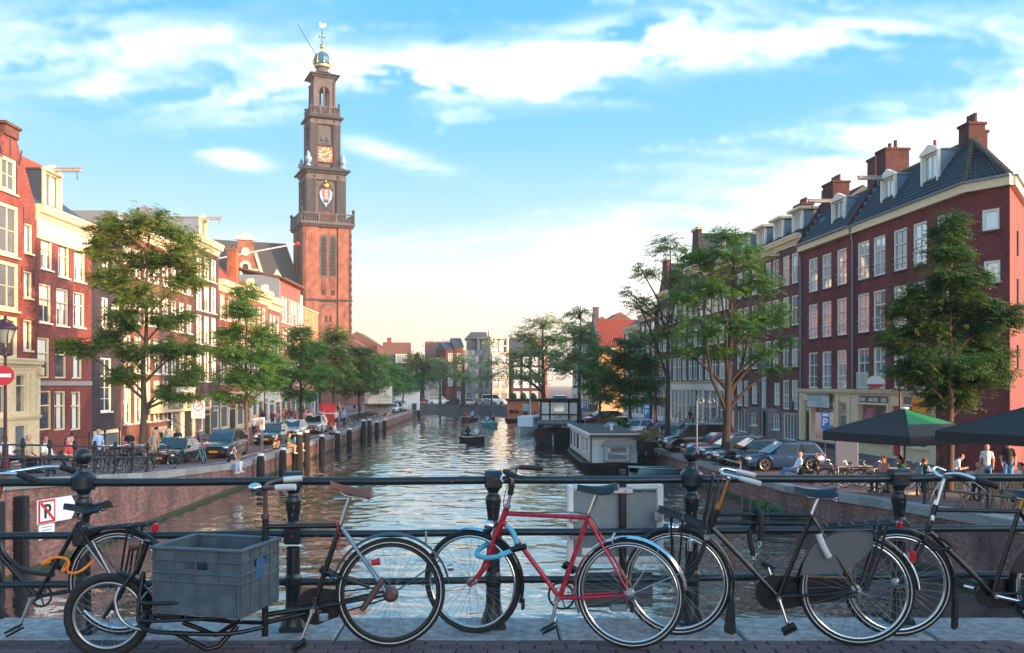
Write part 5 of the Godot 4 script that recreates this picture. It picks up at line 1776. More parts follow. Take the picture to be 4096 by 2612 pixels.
func far_houses() -> void:
	# brown roofed house on the left of the gap, its neighbour with the blue roof
	var o := far_house("brown_roof_house", "house with a tall brown tiled roof and a twin white dormer", V(-27.3,0,-224),0.15,6.6,9.2,9.0, M.brick_dusk, M.pantile_brown, 5.6,4,[1.0,4.0])
	dormer(o, 4.2,9.6,0.1,2.8,2.0,2.5, M.white_paint, M.pantile_brown, false, {"t": 0, "l": 2, "g": "mirror_dim", "f": "white_paint"})
	chimney(o, V(1.4,14.2,-4.5),V(1.0,1.6,1.0), M.brick_scarlet, 0)
	far_house("blue_roof_house", "small dark house with a blue slate roof beside the brown roofed house", V(-21.2,0,-227),0.1,3.6,9.5,9.0, M.brick_plum, M.slate_blue, 3.0,2,[1.0,4.2,7.0], true)
	far_house("low_white_house", "white plastered corner cafe building under the far orange roofs", V(-15.4,0,-202),0.06,3.6,6.6,6.0, M.white_paint, M.lead, 0.0,2,[0.6], false, 3.6)
	o = far_house("orange_mansard_house", "brown house with an orange mansard roof at the bend of the canal", V(-15.9,0,-209),0.08,7.5,9.6,9.0, M.brick_brown, M.pantile_brown, 4.6,5,[3.9,6.7])
	dormer(o, 5.6,10.3,0.2,2.0,1.7,2.4, M.cream, M.pantile_brown, false, {"t": 0, "l": 2, "f": "white_paint"})
	far_house("grey_brown_house", "narrow grey brown house with rows of white sashes left of the pale modern block", V(-10.8,0,-199.0),0.3,2.1,12.0,9.0, M.brick_wine, M.slate_blue, 1.6,1,[3.9,6.6,9.2])
	far_house("tall_brown_house", "tall brown house squeezed against the pale modern block", V(-8.9,0,-199.3),0.2,1.9,12.4,9.0, M.brick_brown, M.slate, 2.2,1,[0.8,3.9,6.6,9.2])
	# pale modern block: low grey wing and a taller cube with a sunlit side
	textured("pale_render", lin(0.78,0.70,0.58), T.stone, 0.3,0.85)
	textured("grey_render", lin(0.66,0.62,0.58), T.stone, 0.3,0.85)
	o = far_house("modern_wing", "grey modern wing with small square windows beside the sunlit cube", V(-7.2,0,-199.6),0.0,4.6,11.8,10.0, M.grey_render, M.slate, 0.0,2,[0.8,3.5,6.2,8.9], false, 1.7, "lead", "mirror_dim")
	part("roof_house", MB.new().box(V(2.6,13.0,-5),V(3.6,2.4,6.0)), M.plaster_grey, o)
	part("roof", MB.new().prism([Vector2(0.3,14.2),Vector2(5.6,14.2),Vector2(5.2,15.8),Vector2(1.8,15.8)],-8.4,-1.6), M.slate_blue, o)
	o = far_house("modern_cube", "pale modern cube with a framed roof loggia and a sunlit flank", V(-1.0,0,-196.0),0.62,4.8,11.2,5.2, M.pale_render, M.slate, 0.0,2,[0.8,3.5,6.2,8.9], false, 1.7, "lead", "mirror_dim")
	var fr := MB.new()
	for x in [0.25,4.55]:
		for z in [-0.25,-4.95]: fr.box(V(x, 12.8, z),V(0.5,3.2,0.5))
	fr.box(V(2.4,14.4,-2.6),V(4.85,0.45,5.25))
	fr.box(V(2.4,12.6,-0.25),V(3.8,0.2,0.2))
	for x in [1.5,2.9]: fr.box(V(x, 12.7,-0.25),V(0.22,3.0,0.22))
	part("roof_frame", fr, mat("pale_frame", lin(0.62,0.5,0.38),0.7), o)
	part("loggia", MB.new().box(V(2.4,12.7,-2.7),V(3.6,3.0,3.8)), M.grey_render, o)
	for k in 2: part("loggia_pane", MB.new().box(V(1.6 + k * 1.6,12.6,-0.78),V(1.1,2.2,0.1)), M.mirror_pane, o)
	for y in [0.8,3.5,6.2,8.9]:
		for k in 2: part("flank_window", MB.new().box(V(-0.02, y + 0.9,-1.4 - k * 2.3),V(0.1,1.7,1.1)), M.mirror_dim, o)
	far_house("red_top_house", "orange red house seen just right of the pale cube", V(4.5,0,-216),0.2,8.0,14.0,8.0, M.brick_orange, M.pantile_red, 1.5,3,[3.5,6.2,8.9,11.4])
	far_house("dark_slate_house", "dark mansard house behind the big tree near the orange houseboat", V(3.6,0,-206),0.3,7.0,11.0,8.0, M.brick_plum, M.slate, 3.6,3,[0.8,3.5,6.2,8.6])
	for k in 6:
		far_house("background_house", "distant house %s behind the left bank trees" % ["in rose brick, nearest the tower", "in orange brick, second past the tower", "in brown brick, third past the tower", "in plum brick, fourth past the tower", "in rose brick, fifth past the tower", "in wine brick, last before the brown roof"][k],V(-26.0 - (5 - k) * 0.9,0,-136.0 - k * 13.0), PI / 2,12.8,10.5 + (k % 3) * 1.2,9.0, M[["brick_rose", "brick_orange", "brick_brown", "brick_plum", "brick_rose", "brick_wine"][k]], M.pantile_brown, 3.0,5,[1.0,4.2,7.2]) if k > 3 else null
	var tw := thing("radio_tower", "tiny distant round topped communications tower above the far roofs", "tower", V(-3.2,0,-420))
	part("shaft", MB.new().lathe([Vector2(1.4,0),Vector2(1.0,22.0),Vector2(1.9,23.5),Vector2(2.3,25.2),Vector2(1.2,26.0),Vector2(0.3,26.4),Vector2(0.2,29)],10), M.slate, tw)

var spray: ArrayMesh
var spray_v := PackedVector3Array()
var spray_n := PackedVector3Array()
var leaf_count := 0

func leaf_spray() -> ArrayMesh:
	var b := MB.new()
	var r := RandomNumberGenerator.new()
	r.seed = 31
	for k in 7:
		var side := 1.0 if k % 2 else -1.0
		var at := V(0,0, k * 0.055)
		var dir := V(side * 0.9, r.randf_range(-0.45,0.15),0.55).normalized()
		if k == 6: dir = V(0.1,-0.2,1).normalized()
		var l := r.randf_range(0.12,0.17)
		var wv := dir.cross(V(r.randf_range(-0.5,0.5),1, r.randf_range(-0.3,0.3))).normalized() * l * 0.30
		var mid := at + dir * l * 0.5
		var tip := at + dir * l + V(0,-0.025,0)
		b.tri(at, mid + wv, tip)
		b.tri(at, tip, mid - wv)
	spray_v = b.v
	spray_n = b.n
	return b.mesh()

var leaf_mat: StandardMaterial3D

func tree(called: String, label: String, base_px: float, d: float, base_y: float, top: Array, rad: float, lobes: Array, dens: float, tones: Array, bark: String, sd: int, group: String, limb_scale := 1.0, forks := []) -> Node3D:
	if spray == null:
		spray = leaf_spray()
		leaf_mat = mat("leaf", Color.WHITE, 0.55,0.0,0.35)
		leaf_mat.vertex_color_use_as_albedo = true
		leaf_mat.backlight_enabled = true
		leaf_mat.backlight = Color(0.75,0.8,0.5)
	var k := d / 2150.0
	var X := (base_px - 1165.0) * k
	var o := thing(called, label, "tree", V(X, base_y, -d),0.0, group)
	var r := RandomNumberGenerator.new()
	r.seed = sd
	var nz := FastNoiseLite.new()
	nz.seed = sd
	nz.frequency = 0.55
	var to := func(px: float, py: float, z: float) -> Vector3: return V((px - 1165.0) * k - X, 4.2 + (905.0 - py) * k - base_y, z)
	var tip: Vector3 = to.call(top[0], top[1],0.0)
	var tr := MB.new()
	var tp := []
	var rr := []
	for i in 13:
		var t := i / 12.0
		var p := V(tip.x * pow(t, 1.3), tip.y * t, 0) + V(r.randf_range(-0.06,0.06),0, r.randf_range(-0.06,0.06)) * (1.0 if i > 0 else 0.0)
		tp.append(p)
		rr.append(rad * (1.25 if i == 0 else 1.0) * (1.0 - 0.88 * t))
	tr.tube(tp, rr, 9)
	part("trunk", tr, M[bark], o)
	var xs := []
	var cs := []
	var limbs := MB.new()
	var sz := clampf(d / 62.0,0.66,3.0)
	for lb in lobes:
		var depth: float = lb[2] * k * r.randf_range(0.8,1.0)
		var zc: float = r.randf_range(-0.8,0.8) * lb[2] * k * 0.7
		var c: Vector3 = to.call(lb[0], lb[1], zc)
		var R := V(lb[2] * k, lb[3] * k, maxf(depth, lb[3] * k))
		# limb from the trunk up into this lobe
		var hh := clampf((c.y - Vector2(c.x, c.z).length() * 0.75 - 0.3) / tip.y, 0.22,0.92)
		var i0 := int(hh * 12)
		var from: Vector3 = tp[i0].lerp(tp[mini(i0 + 1,12)], hh * 12 - i0)
		var lp := []
		var lr := []
		var r0: float = minf(rr[i0] * 0.62, rad * 0.5) * limb_scale
		var kink := V(r.randf_range(-0.2,0.2),0.25, r.randf_range(-0.2,0.2)) * from.distance_to(c) * 0.25
		for i in 7:
			var t := i / 6.0
			lp.append(from.lerp(c, t) + kink * sin(PI * t))
			lr.append(lerpf(r0,0.016 * sz, pow(t, 0.8)))
		limbs.tube(lp, lr, 6, false, false)
		var tw := []
		for q in 9:
			var dir := V(r.randfn(), r.randfn() * 0.7 + 0.15, r.randfn()).normalized()
			var e := c + dir * R * r.randf_range(0.75,1.0)
			var s: Vector3 = lp[r.randi_range(3,6)]
			var mid := s.lerp(e, 0.5) + V(0,0.12 * s.distance_to(e),0)
			limbs.tube([s, mid, e],[0.022 * sz * limb_scale, 0.014 * sz, 0.007 * sz],4, false, false)
			tw.append([s, mid, e])
		var n := int(lb[2] * lb[3] * PI * 0.14 * dens)
		for q in n:
			var p: Vector3
			if r.randf() < 0.55:
				var b: Array = tw[r.randi() % 9]
				var t := r.randf_range(0.25,1.05)
				p = b[0].lerp(b[1], t * 2) if t < 0.5 else b[1].lerp(b[2], t * 2 - 1)
				p += V(r.randfn(), r.randfn() * 0.6, r.randfn()) * 0.22 * sz
			else:
				var dir := V(r.randfn(), r.randfn(), r.randfn()).normalized()
				p = c + dir * R * pow(r.randf(),0.45) * (1.28 if r.randf() < 0.14 else 1.0)
				if nz.get_noise_3d(p.x * 1.3 / sz, p.y * 1.6 / sz, p.z * 1.3 / sz) < -0.08: continue
			var out := (p - V(tip.x * 0.5, p.y, 0))
			var yaw := atan2(out.x, out.z) + r.randfn() * 0.7
			var bs := Basis(Vector3.UP, yaw) * Basis(Vector3.RIGHT, r.randf_range(-0.25,0.6)) * Basis(Vector3.BACK, r.randfn() * 0.35)
			xs.append(Transform3D(bs.scaled(Vector3.ONE * sz * r.randf_range(0.75,1.2)), p))
			var g: Color = tones[0].lerp(tones[1], clampf(0.5 + nz.get_noise_3d(p.x / sz + 9, p.y / sz, p.z / sz) * 1.1 + r.randfn() * 0.16,0,1))
			if tones.size() > 2 and r.randf() < 0.13: g = tones[2]
			cs.append(g)
	for f in forks:
		var fp := []
		var fr := []
		for i in f.size():
			fp.append(to.call(f[i][0], f[i][1], f[i][2] if f[i].size() > 2 else 0.0))
			fr.append(lerpf(rad * 0.5, rad * 0.13, float(i) / (f.size() - 1)))
		limbs.tube(fp, fr, 7, false, false)
	part("branches", limbs, M[bark], o)
	var vv := PackedVector3Array()
	var nn := PackedVector3Array()
	var cc := PackedColorArray()
	var one := PackedColorArray()
	one.resize(spray_v.size())
	for i in xs.size():
		vv.append_array(xs[i] * spray_v)
		nn.append_array(Transform3D(xs[i].basis.orthonormalized(),Vector3.ZERO) * spray_n)
		one.fill(cs[i])
		cc.append_array(one)
	var ar := []
	ar.resize(Mesh.ARRAY_MAX)
	ar[Mesh.ARRAY_VERTEX] = vv
	ar[Mesh.ARRAY_NORMAL] = nn
	ar[Mesh.ARRAY_COLOR] = cc
	var am := ArrayMesh.new()
	am.add_surface_from_arrays(Mesh.PRIMITIVE_TRIANGLES, ar)
	mi("crown", am, leaf_mat, o)
	leaf_count += xs.size()
	return o

func trees() -> void:
	var elm := [Color(0.059,0.135,0.034), Color(0.192,0.285,0.059), Color(0.370,0.300,0.083)]
	var fresh_ := [Color(0.053,0.159,0.039), Color(0.147,0.300,0.062)]
	var dark := [Color(0.030,0.085,0.029), Color(0.088,0.176,0.042), Color(0.164,0.164,0.044)]
	var pale := [Color(0.13,0.20,0.085), Color(0.29,0.37,0.14)]
	var gl := "trees along the sunny quay"
	var gr := "trees along the shaded quay"
	tree("elm_tree", "tallest tree on the sunny quay, its layered crown before the plum house", 333,45.4,0.2,[352,505],0.17,[[285,545,72,42],[368,532,72,44],[440,590,46,56],[238,590,33,28],[330,610,95,46],[420,660,55,32],[268,655,52,32],[345,700,72,38],[300,755,58,32],[390,745,58,34],[185,815,50,24],[252,800,45,32],[335,830,62,40],[420,820,62,42],[452,880,36,36],[300,885,42,26],[398,925,48,24],[445,935,26,14]],1.25, elm, "bark", 3, gl)
	tree("elm_tree", "second tree on the sunny quay, slim with a pointed top before the orange house", 579,63.4,0.0,[582,670],0.16,[[580,690,30,28],[576,740,48,38],[553,790,48,33],[620,790,43,38],[530,830,38,28],[590,840,62,38],[640,850,38,32],[545,890,48,28],[610,900,52,32],[560,940,38,15],[520,930,28,13],[650,892,28,20]],1.0, fresh_, "bark", 4, gl)
	tree("elm_tree", "third tree on the sunny quay, rounded, behind the two silver cars", 706,79.6,0.0,[708,770],0.19,[[705,785,28,26],[700,830,45,38],[735,830,35,38],[690,880,45,33],[740,885,48,33],[702,930,38,18],[665,900,22,16]],1.15, fresh_, "bark_dark", 5, gl)
	tree("elm_tree", "fourth tree on the sunny quay, in front of the foot of the church tower", 785,96,0.0,[785,772],0.2,[[785,790,30,28],[778,840,40,42],[803,880,36,38],[762,905,28,20],[800,835,28,30]],0.9, elm, "bark", 6, gl)
	tree("elm_tree", "fifth tree on the sunny quay, dark and dense over the parked bicycles", 845,114,0.0,[842,812],0.2,[[842,835,32,28],[852,880,38,38],[830,915,35,20],[822,868,22,30]],1.25, dark, "bark_dark", 7, gl)
	tree("elm_tree", "sixth tree on the sunny quay, standing behind the white cabin", 886,127,0.0,[884,828],0.2,[[882,850,25,26],[890,895,30,33],[868,880,20,26]],1.2, fresh_, "bark_dark", 8, gl)
	tree("elm_tree", "seventh tree on the sunny quay, between the white cabin and the white kiosk", 918,146,0.0,[916,848],0.2,[[916,868,20,22],[924,905,24,26],[906,892,18,22]],1.2, fresh_, "bark", 9, gl)
	tree("elm_tree", "last tree on the sunny quay, above the white kiosk", 948,149.5,0.0,[948,862],0.2,[[948,880,15,18],[955,908,18,20],[940,905,14,18]],1.2, fresh_, "bark", 10, gl)
	tree("lime_tree", "broad dark green tree where the canal bends, left of the far houses", 990,192,0.0,[992,825],0.3,[[985,850,28,26],[1002,888,28,30],[972,900,25,25],[1012,860,18,20]],1.2, dark, "bark_dark", 11, "trees at the bend")
	tree("lime_tree", "tree crown rising above the far orange mansard roof", 1040,226,0.0,[1042,796],0.3,[[1040,812,26,11],[1062,816,16,8],[1022,820,14,8]],1.2, elm, "bark_dark", 12, "trees at the bend")
	tree("young_tree", "thin sparse tree in front of the far pale cube", 1156,181,0.0,[1156,788],0.2,[[1156,805,16,10],[1150,850,26,22],[1160,885,22,20],[1140,890,18,15]],0.35, pale, "bark_dark", 13, "trees at the bend", 0.9)
	tree("young_tree", "sparse tree in front of the far grey modern wing", 1090,182,0.0,[1090,825],0.5,[[1090,850,18,22],[1092,890,18,24],[1075,880,14,14]],0.55, pale, "bark_dark", 14, "trees at the bend", 0.8)
	tree("young_tree", "sparse tree in front of the narrow far brown houses", 1035,184,0.0,[1034,830],0.25,[[1034,850,16,16],[1040,880,22,20],[1060,870,16,18]],0.4, pale, "bark_dark", 15, "trees at the bend", 0.8)
	# shaded quay
	tree("maple_tree", "dense dark pyramid shaped tree behind the green and black parasols", 2232,34,0.2,[2238,500],0.15,[[2234,532,33,42],[2230,600,58,48],[2250,660,70,42],[2182,700,58,38],[2280,722,68,42],[2130,732,42,32],[2338,748,52,42],[2222,780,92,48],[2120,800,42,38],[2330,820,56,46],[2200,858,88,52],[2288,888,78,46],[2150,880,45,42],[2240,935,66,32],[2345,880,36,32]],1.2, dark, "bark", 21, gr)
	tree("elm_tree", "big open tree with forking bare limbs in front of the long brown house", 1707,49.8,0.0,[1730,540],0.25,[[1700,562,56,32],[1742,610,72,38],[1640,612,52,38],[1790,662,58,38],[1690,680,78,42],[1620,702,48,42],[1808,742,58,38],[1740,760,78,38],[1642,780,58,38],[1850,803,32,17],[1700,826,68,30],[1788,828,48,26],[1602,826,33,32],[1822,868,36,16]],0.62, fresh_, "bark_dark", 22, gr, 1.1,[[[1707,965],[1672,890,0.2],[1655,800,0.4],[1630,700,0.6]],[[1708,950],[1742,880,-0.3],[1768,790,-0.5],[1790,690,-0.6]],[[1710,880],[1700,760,0.5],[1680,650,0.8]]])
	tree("elm_tree", "tall slanting thin tree with sparse leaves and a leaning trunk beside the narrow houses", 1568,61,0.0,[1577,560],0.19,[[1572,580,42,36],[1520,640,38,28],[1602,650,38,42],[1490,720,28,20],[1540,720,38,32],[1560,790,38,28],[1508,790,24,22],[1592,760,33,38],[1480,690,18,18]],0.36, elm, "bark_dark", 23, gr, 1.1,[[[1573,900],[1540,800],[1505,720],[1470,690]],[[1574,820],[1545,700],[1500,620]],[[1575,760],[1600,660],[1615,590]]])
	tree("elm_tree", "dense young tree above the white hatchback beside the parking signs", 1482,74,0.0,[1480,795],0.16,[[1480,812,32,22],[1468,850,44,30],[1510,860,42,33],[1450,900,38,33],[1502,908,48,33],[1480,945,42,17],[1432,890,20,22]],1.2, dark, "bark", 24, gr)
	tree("elm_tree", "slender dense tree between the red roofed house and the white hatchback", 1410,87.8,0.0,[1414,808],0.16,[[1414,825,28,22],[1405,865,36,33],[1400,910,34,32],[1385,880,20,28],[1425,935,26,18]],1.15, fresh_, "bark", 25, gr)
	tree("elm_tree", "tall feathery tree in front of the red roofed house's chimney", 1362,100,0.0,[1366,718],0.22,[[1362,735,33,18],[1352,775,43,28],[1376,800,38,28],[1340,830,33,28],[1370,850,38,33],[1328,868,28,22]],0.5, pale, "bark_dark", 26, gr, 1.0)
	tree("elm_tree", "wide spreading tree with a domed crown behind the orange houseboat", 1278,133,0.0,[1275,745],0.42,[[1285,760,48,22],[1238,788,33,26],[1302,800,43,28],[1262,830,52,33],[1222,850,38,28],[1306,850,38,33],[1202,880,23,20],[1255,885,48,22]],0.5, pale, "bark_dark", 27, gr, 1.2)
	tree("elm_tree", "dense tree closing the gap between the feathery tree and the narrow houses", 1530,92,0.0,[1532,770],0.2,[[1530,800,26,26],[1525,850,32,34],[1535,905,30,32],[1545,940,22,16]],0.9, elm, "bark_dark", 28, gr)

var bridge_turn := deg_to_rad(2.7)

func on_bridge(x: float, h: float, off := 0.0) -> Vector3:  # a point in the plane of the railing
	return V(x * cos(bridge_turn) + off * sin(bridge_turn), DECK + h, -6.34 - x * sin(bridge_turn) + off * cos(bridge_turn))

func railing() -> void:
	var o := thing("bridge_railing", "black green iron railing of the bridge with three round rails and turned posts", "railing", on_bridge(0,0), bridge_turn)
	var posts := [[-2.80, true],[-1.39, false],[-0.015, false],[1.375, true],[2.86, false],[-4.2, false],[4.25, true]]
	for q in posts:
		var b := MB.new()
		var x: float = q[0]
		# base flare, shafts and collars
		b.bbox(V(x, 0.02,0),V(0.17,0.05,0.17),0.012)
		b.lathe([Vector2(0.085,0.04),Vector2(0.075,0.08),Vector2(0.055,0.15),Vector2(0.05,0.2),Vector2(0.05,0.29),Vector2(0.058,0.31),Vector2(0.058,0.365),Vector2(0.047,0.39),Vector2(0.045,0.57)],14,V(x, 0,0))
		b.bbox(V(x, 0.66,0),V(0.115,0.13,0.115),0.012)
		b.lathe([Vector2(0.05,0.715),Vector2(0.046,0.735),Vector2(0.038,0.75),Vector2(0.042,0.79),Vector2(0.052,0.86),Vector2(0.055,0.89),Vector2(0.05,0.915),Vector2(0.04,0.925),Vector2(0.036,0.94),Vector2(0.05,0.965),Vector2(0.058,0.99)],14,V(x, 0,0))
		if q[1]:
			b.lathe([Vector2(0.074,0.97),Vector2(0.08,0.985),Vector2(0.08,1.06),Vector2(0.07,1.075),Vector2(0.045,1.095),Vector2(0.04,1.12),Vector2(0.028,1.125),Vector2(0.028,1.135),Vector2(0.036,1.14),Vector2(0.034,1.148)],8,V(x, 0,0), Basis(Vector3.UP, PI / 8))
		else:
			b.bbox(V(x, 1.02,0),V(0.12,0.10,0.12),0.01)
			var cap := []
			for k in 9:
				var a := PI * k / 8.0
				cap.append(Vector2(cos(a) * 0.062,1.055 + sin(a) * 0.038))
			var s := MB.new()
			s.x = Transform3D(Basis(Vector3.UP, PI / 2),V(x, 0,0))
			s.prism(cap, -0.058,0.058)
			b.add(s)
		var p := part("post", b, M.rail_paint, o)
		if q[1]: part("ball_finial", MB.new().ball(V(x, 1.198,0),V(0.056,0.056,0.056),12,18), M.rail_paint, p)
		var r := RandomNumberGenerator.new()
		r.seed = int(x * 100) + 900
		for k in 4:
			var hgt: float = [0.86,0.8,1.03,0.66][k] + r.randf_range(-0.02,0.02)
			var rad: float = 0.052 if k < 2 else 0.062
			var a := r.randf_range(-0.5,0.5)
			part("paint_chip", MB.new().ball(V(x + sin(a) * 0.03, hgt, rad * (0.97 if k < 2 else 0.985)),V(r.randf_range(0.005,0.011), r.randf_range(0.006,0.014),0.003),4,7), M.rust, p)
	var r2 := RandomNumberGenerator.new()
	r2.seed = 12
	for q in [[1.022,0.028],[0.66,0.0255],[0.33,0.0255]]:
		var pts := []
		for k in 25: pts.append(V(-5.2 + k * 0.44, q[0] + 0.003 * sin(k * 1.7),0))
		var rl := part("rail", MB.new().tube(pts, q[1],14), M.rail_paint, o)
		for k in 9:
			var a := r2.randf_range(-0.9,0.9)
			part("paint_chip", MB.new().ball(V(r2.randf_range(-3.2,3.2), q[0] + sin(a) * q[1] * 0.97, cos(a) * q[1] * 0.97),V(r2.randf_range(0.006,0.018), r2.randf_range(0.004,0.009),0.003),4,7),[M.rust, mat("rust_dull", lin(0.14,0.05,0.045),0.85)][k % 2], rl)
	# back of the traffic sign that hangs on the railing
	var sg := thing("sign_back", "grey back of a white framed traffic sign hung on the railing behind the red bicycle", "sign", on_bridge(0.87,0,-0.16), bridge_turn)
	var zb := -0.03
	var panel := MB.new().bbox(V(0,0.68, zb),V(0.60,0.46,0.012),0.004)
	var pn := part("panel", panel, textured("sign_grey", lin(0.22,0.26,0.28), T.soft, 2.0,0.55), sg)
	var fr := MB.new()
	for x in [-0.325,0.325]: fr.bbox(V(x, 0.69, zb),V(0.045,0.56,0.05),0.01)
	for y in [0.425,0.955]: fr.bbox(V(0, y, zb),V(0.62,0.045,0.049),0.01)
	part("frame", fr, M.white, pn)
	part("stem", MB.new().bbox(V(0.05,0.62,0.0),V(0.05,0.92,0.03),0.008), M.black_paint, sg)
	var cl := MB.new()
	for p in [[0.05,0.93],[-0.3,0.74],[0.3,0.74],[-0.3,0.62]]:
		cl.bbox(V(p[0], p[1],0.02),V(0.14 if p[1] > 0.9 else 0.06,0.045 if p[1] > 0.9 else 0.07,0.03),0.006)
		cl.ball(V(p[0] + 0.015, p[1],0.037),V(0.008,0.008,0.006),4,6)
	part("clamp", cl, M.steel, sg)
	part("label", MB.new().box(V(-0.2,0.49, zb + 0.009),V(0.08,0.05,0.002)), M.sign_white, pn)
	var s2 := thing("lower_sign_back", "dark grey smaller sign back below the white framed one on the railing", "sign", on_bridge(0.89,0,-0.18), bridge_turn)
	part("panel", MB.new().bbox(V(0,0.215,0),V(0.5,0.25,0.03),0.006), mat("sign_dark", lin(0.055,0.07,0.08),0.5), s2)
	part("clamp", MB.new().bbox(V(0.0,0.09,0.0),V(0.12,0.05,0.07),0.008).bbox(V(0.0,0.335,0.02),V(0.1,0.05,0.05),0.008), M.steel, s2)

func bike_wheel(o: Node3D, u: float, r: float, tyre := 0.018, rim: Material = null, stripe := true, z := 0.0, spokes := 36, lod := 0) -> MeshInstance3D:
	var key := "wheel %.3f %.3f %s %d %d" % [r, tyre, stripe, spokes, lod]
	var seg := 44 if lod == 0 else 18
	if not frames.has(key):
		var circ := func(R: float, n: int, zz: float) -> Array: return range(n).map(func(k): return V(cos(TAU * k / n) * R, sin(TAU * k / n) * R, zz))
		var t := MB.new().tube(circ.call(r - tyre, seg, 0.0), tyre, 8 if lod == 0 else 5, true)
		var m := MB.new().tube(circ.call(r - tyre * 2 - 0.008, seg, 0.0),[] if false else 0.011,7 if lod == 0 else 4, true)
		var st := MB.new()
		for zz in [-1.0,1.0]: st.tube(circ.call(r - tyre * 1.35, seg, zz * tyre * 0.88),0.0035,4, true)
		var sp := MB.new()
		for k in spokes:
			var a := TAU * k / spokes
			var side := 1.0 if k % 2 else -1.0
			var sk := (0.42 if k % 4 < 2 else -0.42)
			sp.tube([V(cos(a + sk) * 0.028, sin(a + sk) * 0.028, side * 0.03),V(cos(a) * (r - tyre * 2 - 0.012), sin(a) * (r - tyre * 2 - 0.012),0)],0.0013 if lod == 0 else 0.003,3, false, false)
		var h := MB.new().lathe([Vector2(0,-0.055),Vector2(0.012,-0.05),Vector2(0.014,-0.035),Vector2(0.03,-0.032),Vector2(0.03,-0.026),Vector2(0.016,-0.02),Vector2(0.016,0.02),Vector2(0.03,0.026),Vector2(0.03,0.032),Vector2(0.014,0.035),Vector2(0.012,0.05),Vector2(0,0.055)],12 if lod == 0 else 6,Vector3.ZERO, Basis(Vector3.RIGHT, PI / 2))
		frames[key] = [t.mesh(), m.mesh(), sp.mesh(), h.mesh(), st.mesh()]
	var f: Array = frames[key]
	var w := mi("wheel", f[0], M.rubber, o)
	w.position = V(u, r, z)
	mi("rim", f[1], rim if rim else M.chrome, w)
	mi("spokes", f[2], M.spoke, w)
	mi("hub", f[3], M.steel, w)
	if stripe and lod == 0: mi("reflex_stripe", f[4], M.stripe, w)
	return w

func fender(o: Node3D, u: float, vr: float, R: float, a0: float, a1: float, m: Material, wide := 0.028) -> MeshInstance3D:  # angles in degrees, 0 = towards the rear, counted upwards
	var rows := []
	for k in 25:
		var a := deg_to_rad(lerpf(a0, a1, k / 24.0))
		var row := []
		for j in 7:
			var q := -1.0 + j / 3.0
			var rr := R - 0.014 * q * q
			row.append(V(u + cos(a) * rr, vr + sin(a) * rr, q * wide))
		rows.append(row)
	var b := MB.new().loft(rows)
	return part("fender", b, m, o)

func saddle(o: Node3D, nose: Vector2, rear: Vector2, m: Material, springs := true, wide := 0.085) -> MeshInstance3D:
	var rows := []
	for k in 11:
		var t := k / 10.0
		var c := nose.lerp(rear, t)
		var w: float = lerpf(0.022, wide, smoothstep(0.25,0.95, t)) * (1.0 if t < 0.97 else 0.85)
		var dip := -0.018 * sin(PI * t)
		var drop := lerpf(0.035,0.055, t)
		var row := []
		for j in 9:
			var q := -1.0 + j / 4.0
			row.append(V(c.x, c.y + dip - drop * pow(absf(q),2.6), q * w))
		rows.append(row)
	var b := MB.new().loft(rows)
	var under := []
	for rw in rows:
		var r2 := []
		for p in rw: r2.append(V(p.x, minf(p.y - 0.004, rw[0].y + 0.004), p.z * 0.96))
		r2.reverse()
		under.append(r2)
	b.loft(under)
	for e in [0,10]:
		var up: Array = rows[e]
		var lo: Array = under[e].duplicate()
		lo.reverse()
		b.loft([lo, up] if e == 0 else [up, lo])
	var s := part("saddle", b, m, o)
	var w2 := MB.new()
	var mid := nose.lerp(rear, 0.6)
	for z in [-1,1]:
		w2.tube([V(nose.x + 0.02, nose.y - 0.03,0),V(lerpf(nose.x, rear.x, 0.35), mid.y - 0.07, z * 0.02),V(mid.x + 0.02, mid.y - 0.075, z * 0.022),V(rear.x - 0.02, rear.y - 0.07, z * 0.05)],0.005,5)
		if springs:
			var coil := []
			for k in 25: coil.append(V(rear.x - 0.012 + cos(k * TAU / 6) * 0.014, rear.y - 0.09 + k * 0.003, z * 0.055 + sin(k * TAU / 6) * 0.014))
			w2.tube(coil, 0.0035,4)
	part("saddle_rail", w2, M.chrome, s)
	return s

func handlebar(o: Node3D, pts: Array, grip: Material, metal: Material, glen := 2, r := 0.0115, gr := 0.017) -> void:  # half of the bar, from the middle outwards, mirrored
	var full := []
	for k in range(pts.size() - 1,0,-1): full.append(V(pts[k].x, pts[k].y, -pts[k].z))
	full.append_array(pts)
	var h := part("handlebar", MB.new().tube(smooth(full, 3), r, 8), metal, o)
	for s in [-1.0,1.0]:
		var a: Vector3 = pts[-2]
		var e: Vector3 = pts[-1]
		var out := (e - a).normalized()
		var g := MB.new().tube([V(a.x, a.y, a.z * s),V(a.x, a.y, a.z * s).lerp(V(e.x, e.y, e.z * s),0.5),V(e.x, e.y, e.z * s) + V(out.x, out.y, out.z * s) * 0.012],[gr * 0.95, gr * 1.05, gr],9)
		part("grip", g, grip, h)

func smooth(pts: Array, n: int) -> Array:
	var out := []
	for i in pts.size() - 1:
		var p0: Vector3 = pts[maxi(i - 1,0)]
		var p1: Vector3 = pts[i]
		var p2: Vector3 = pts[i + 1]
		var p3: Vector3 = pts[mini(i + 2, pts.size() - 1)]
		for k in n: out.append(p1.cubic_interpolate(p2, p0, p3, float(k) / n))
	out.append(pts[-1])
	return out

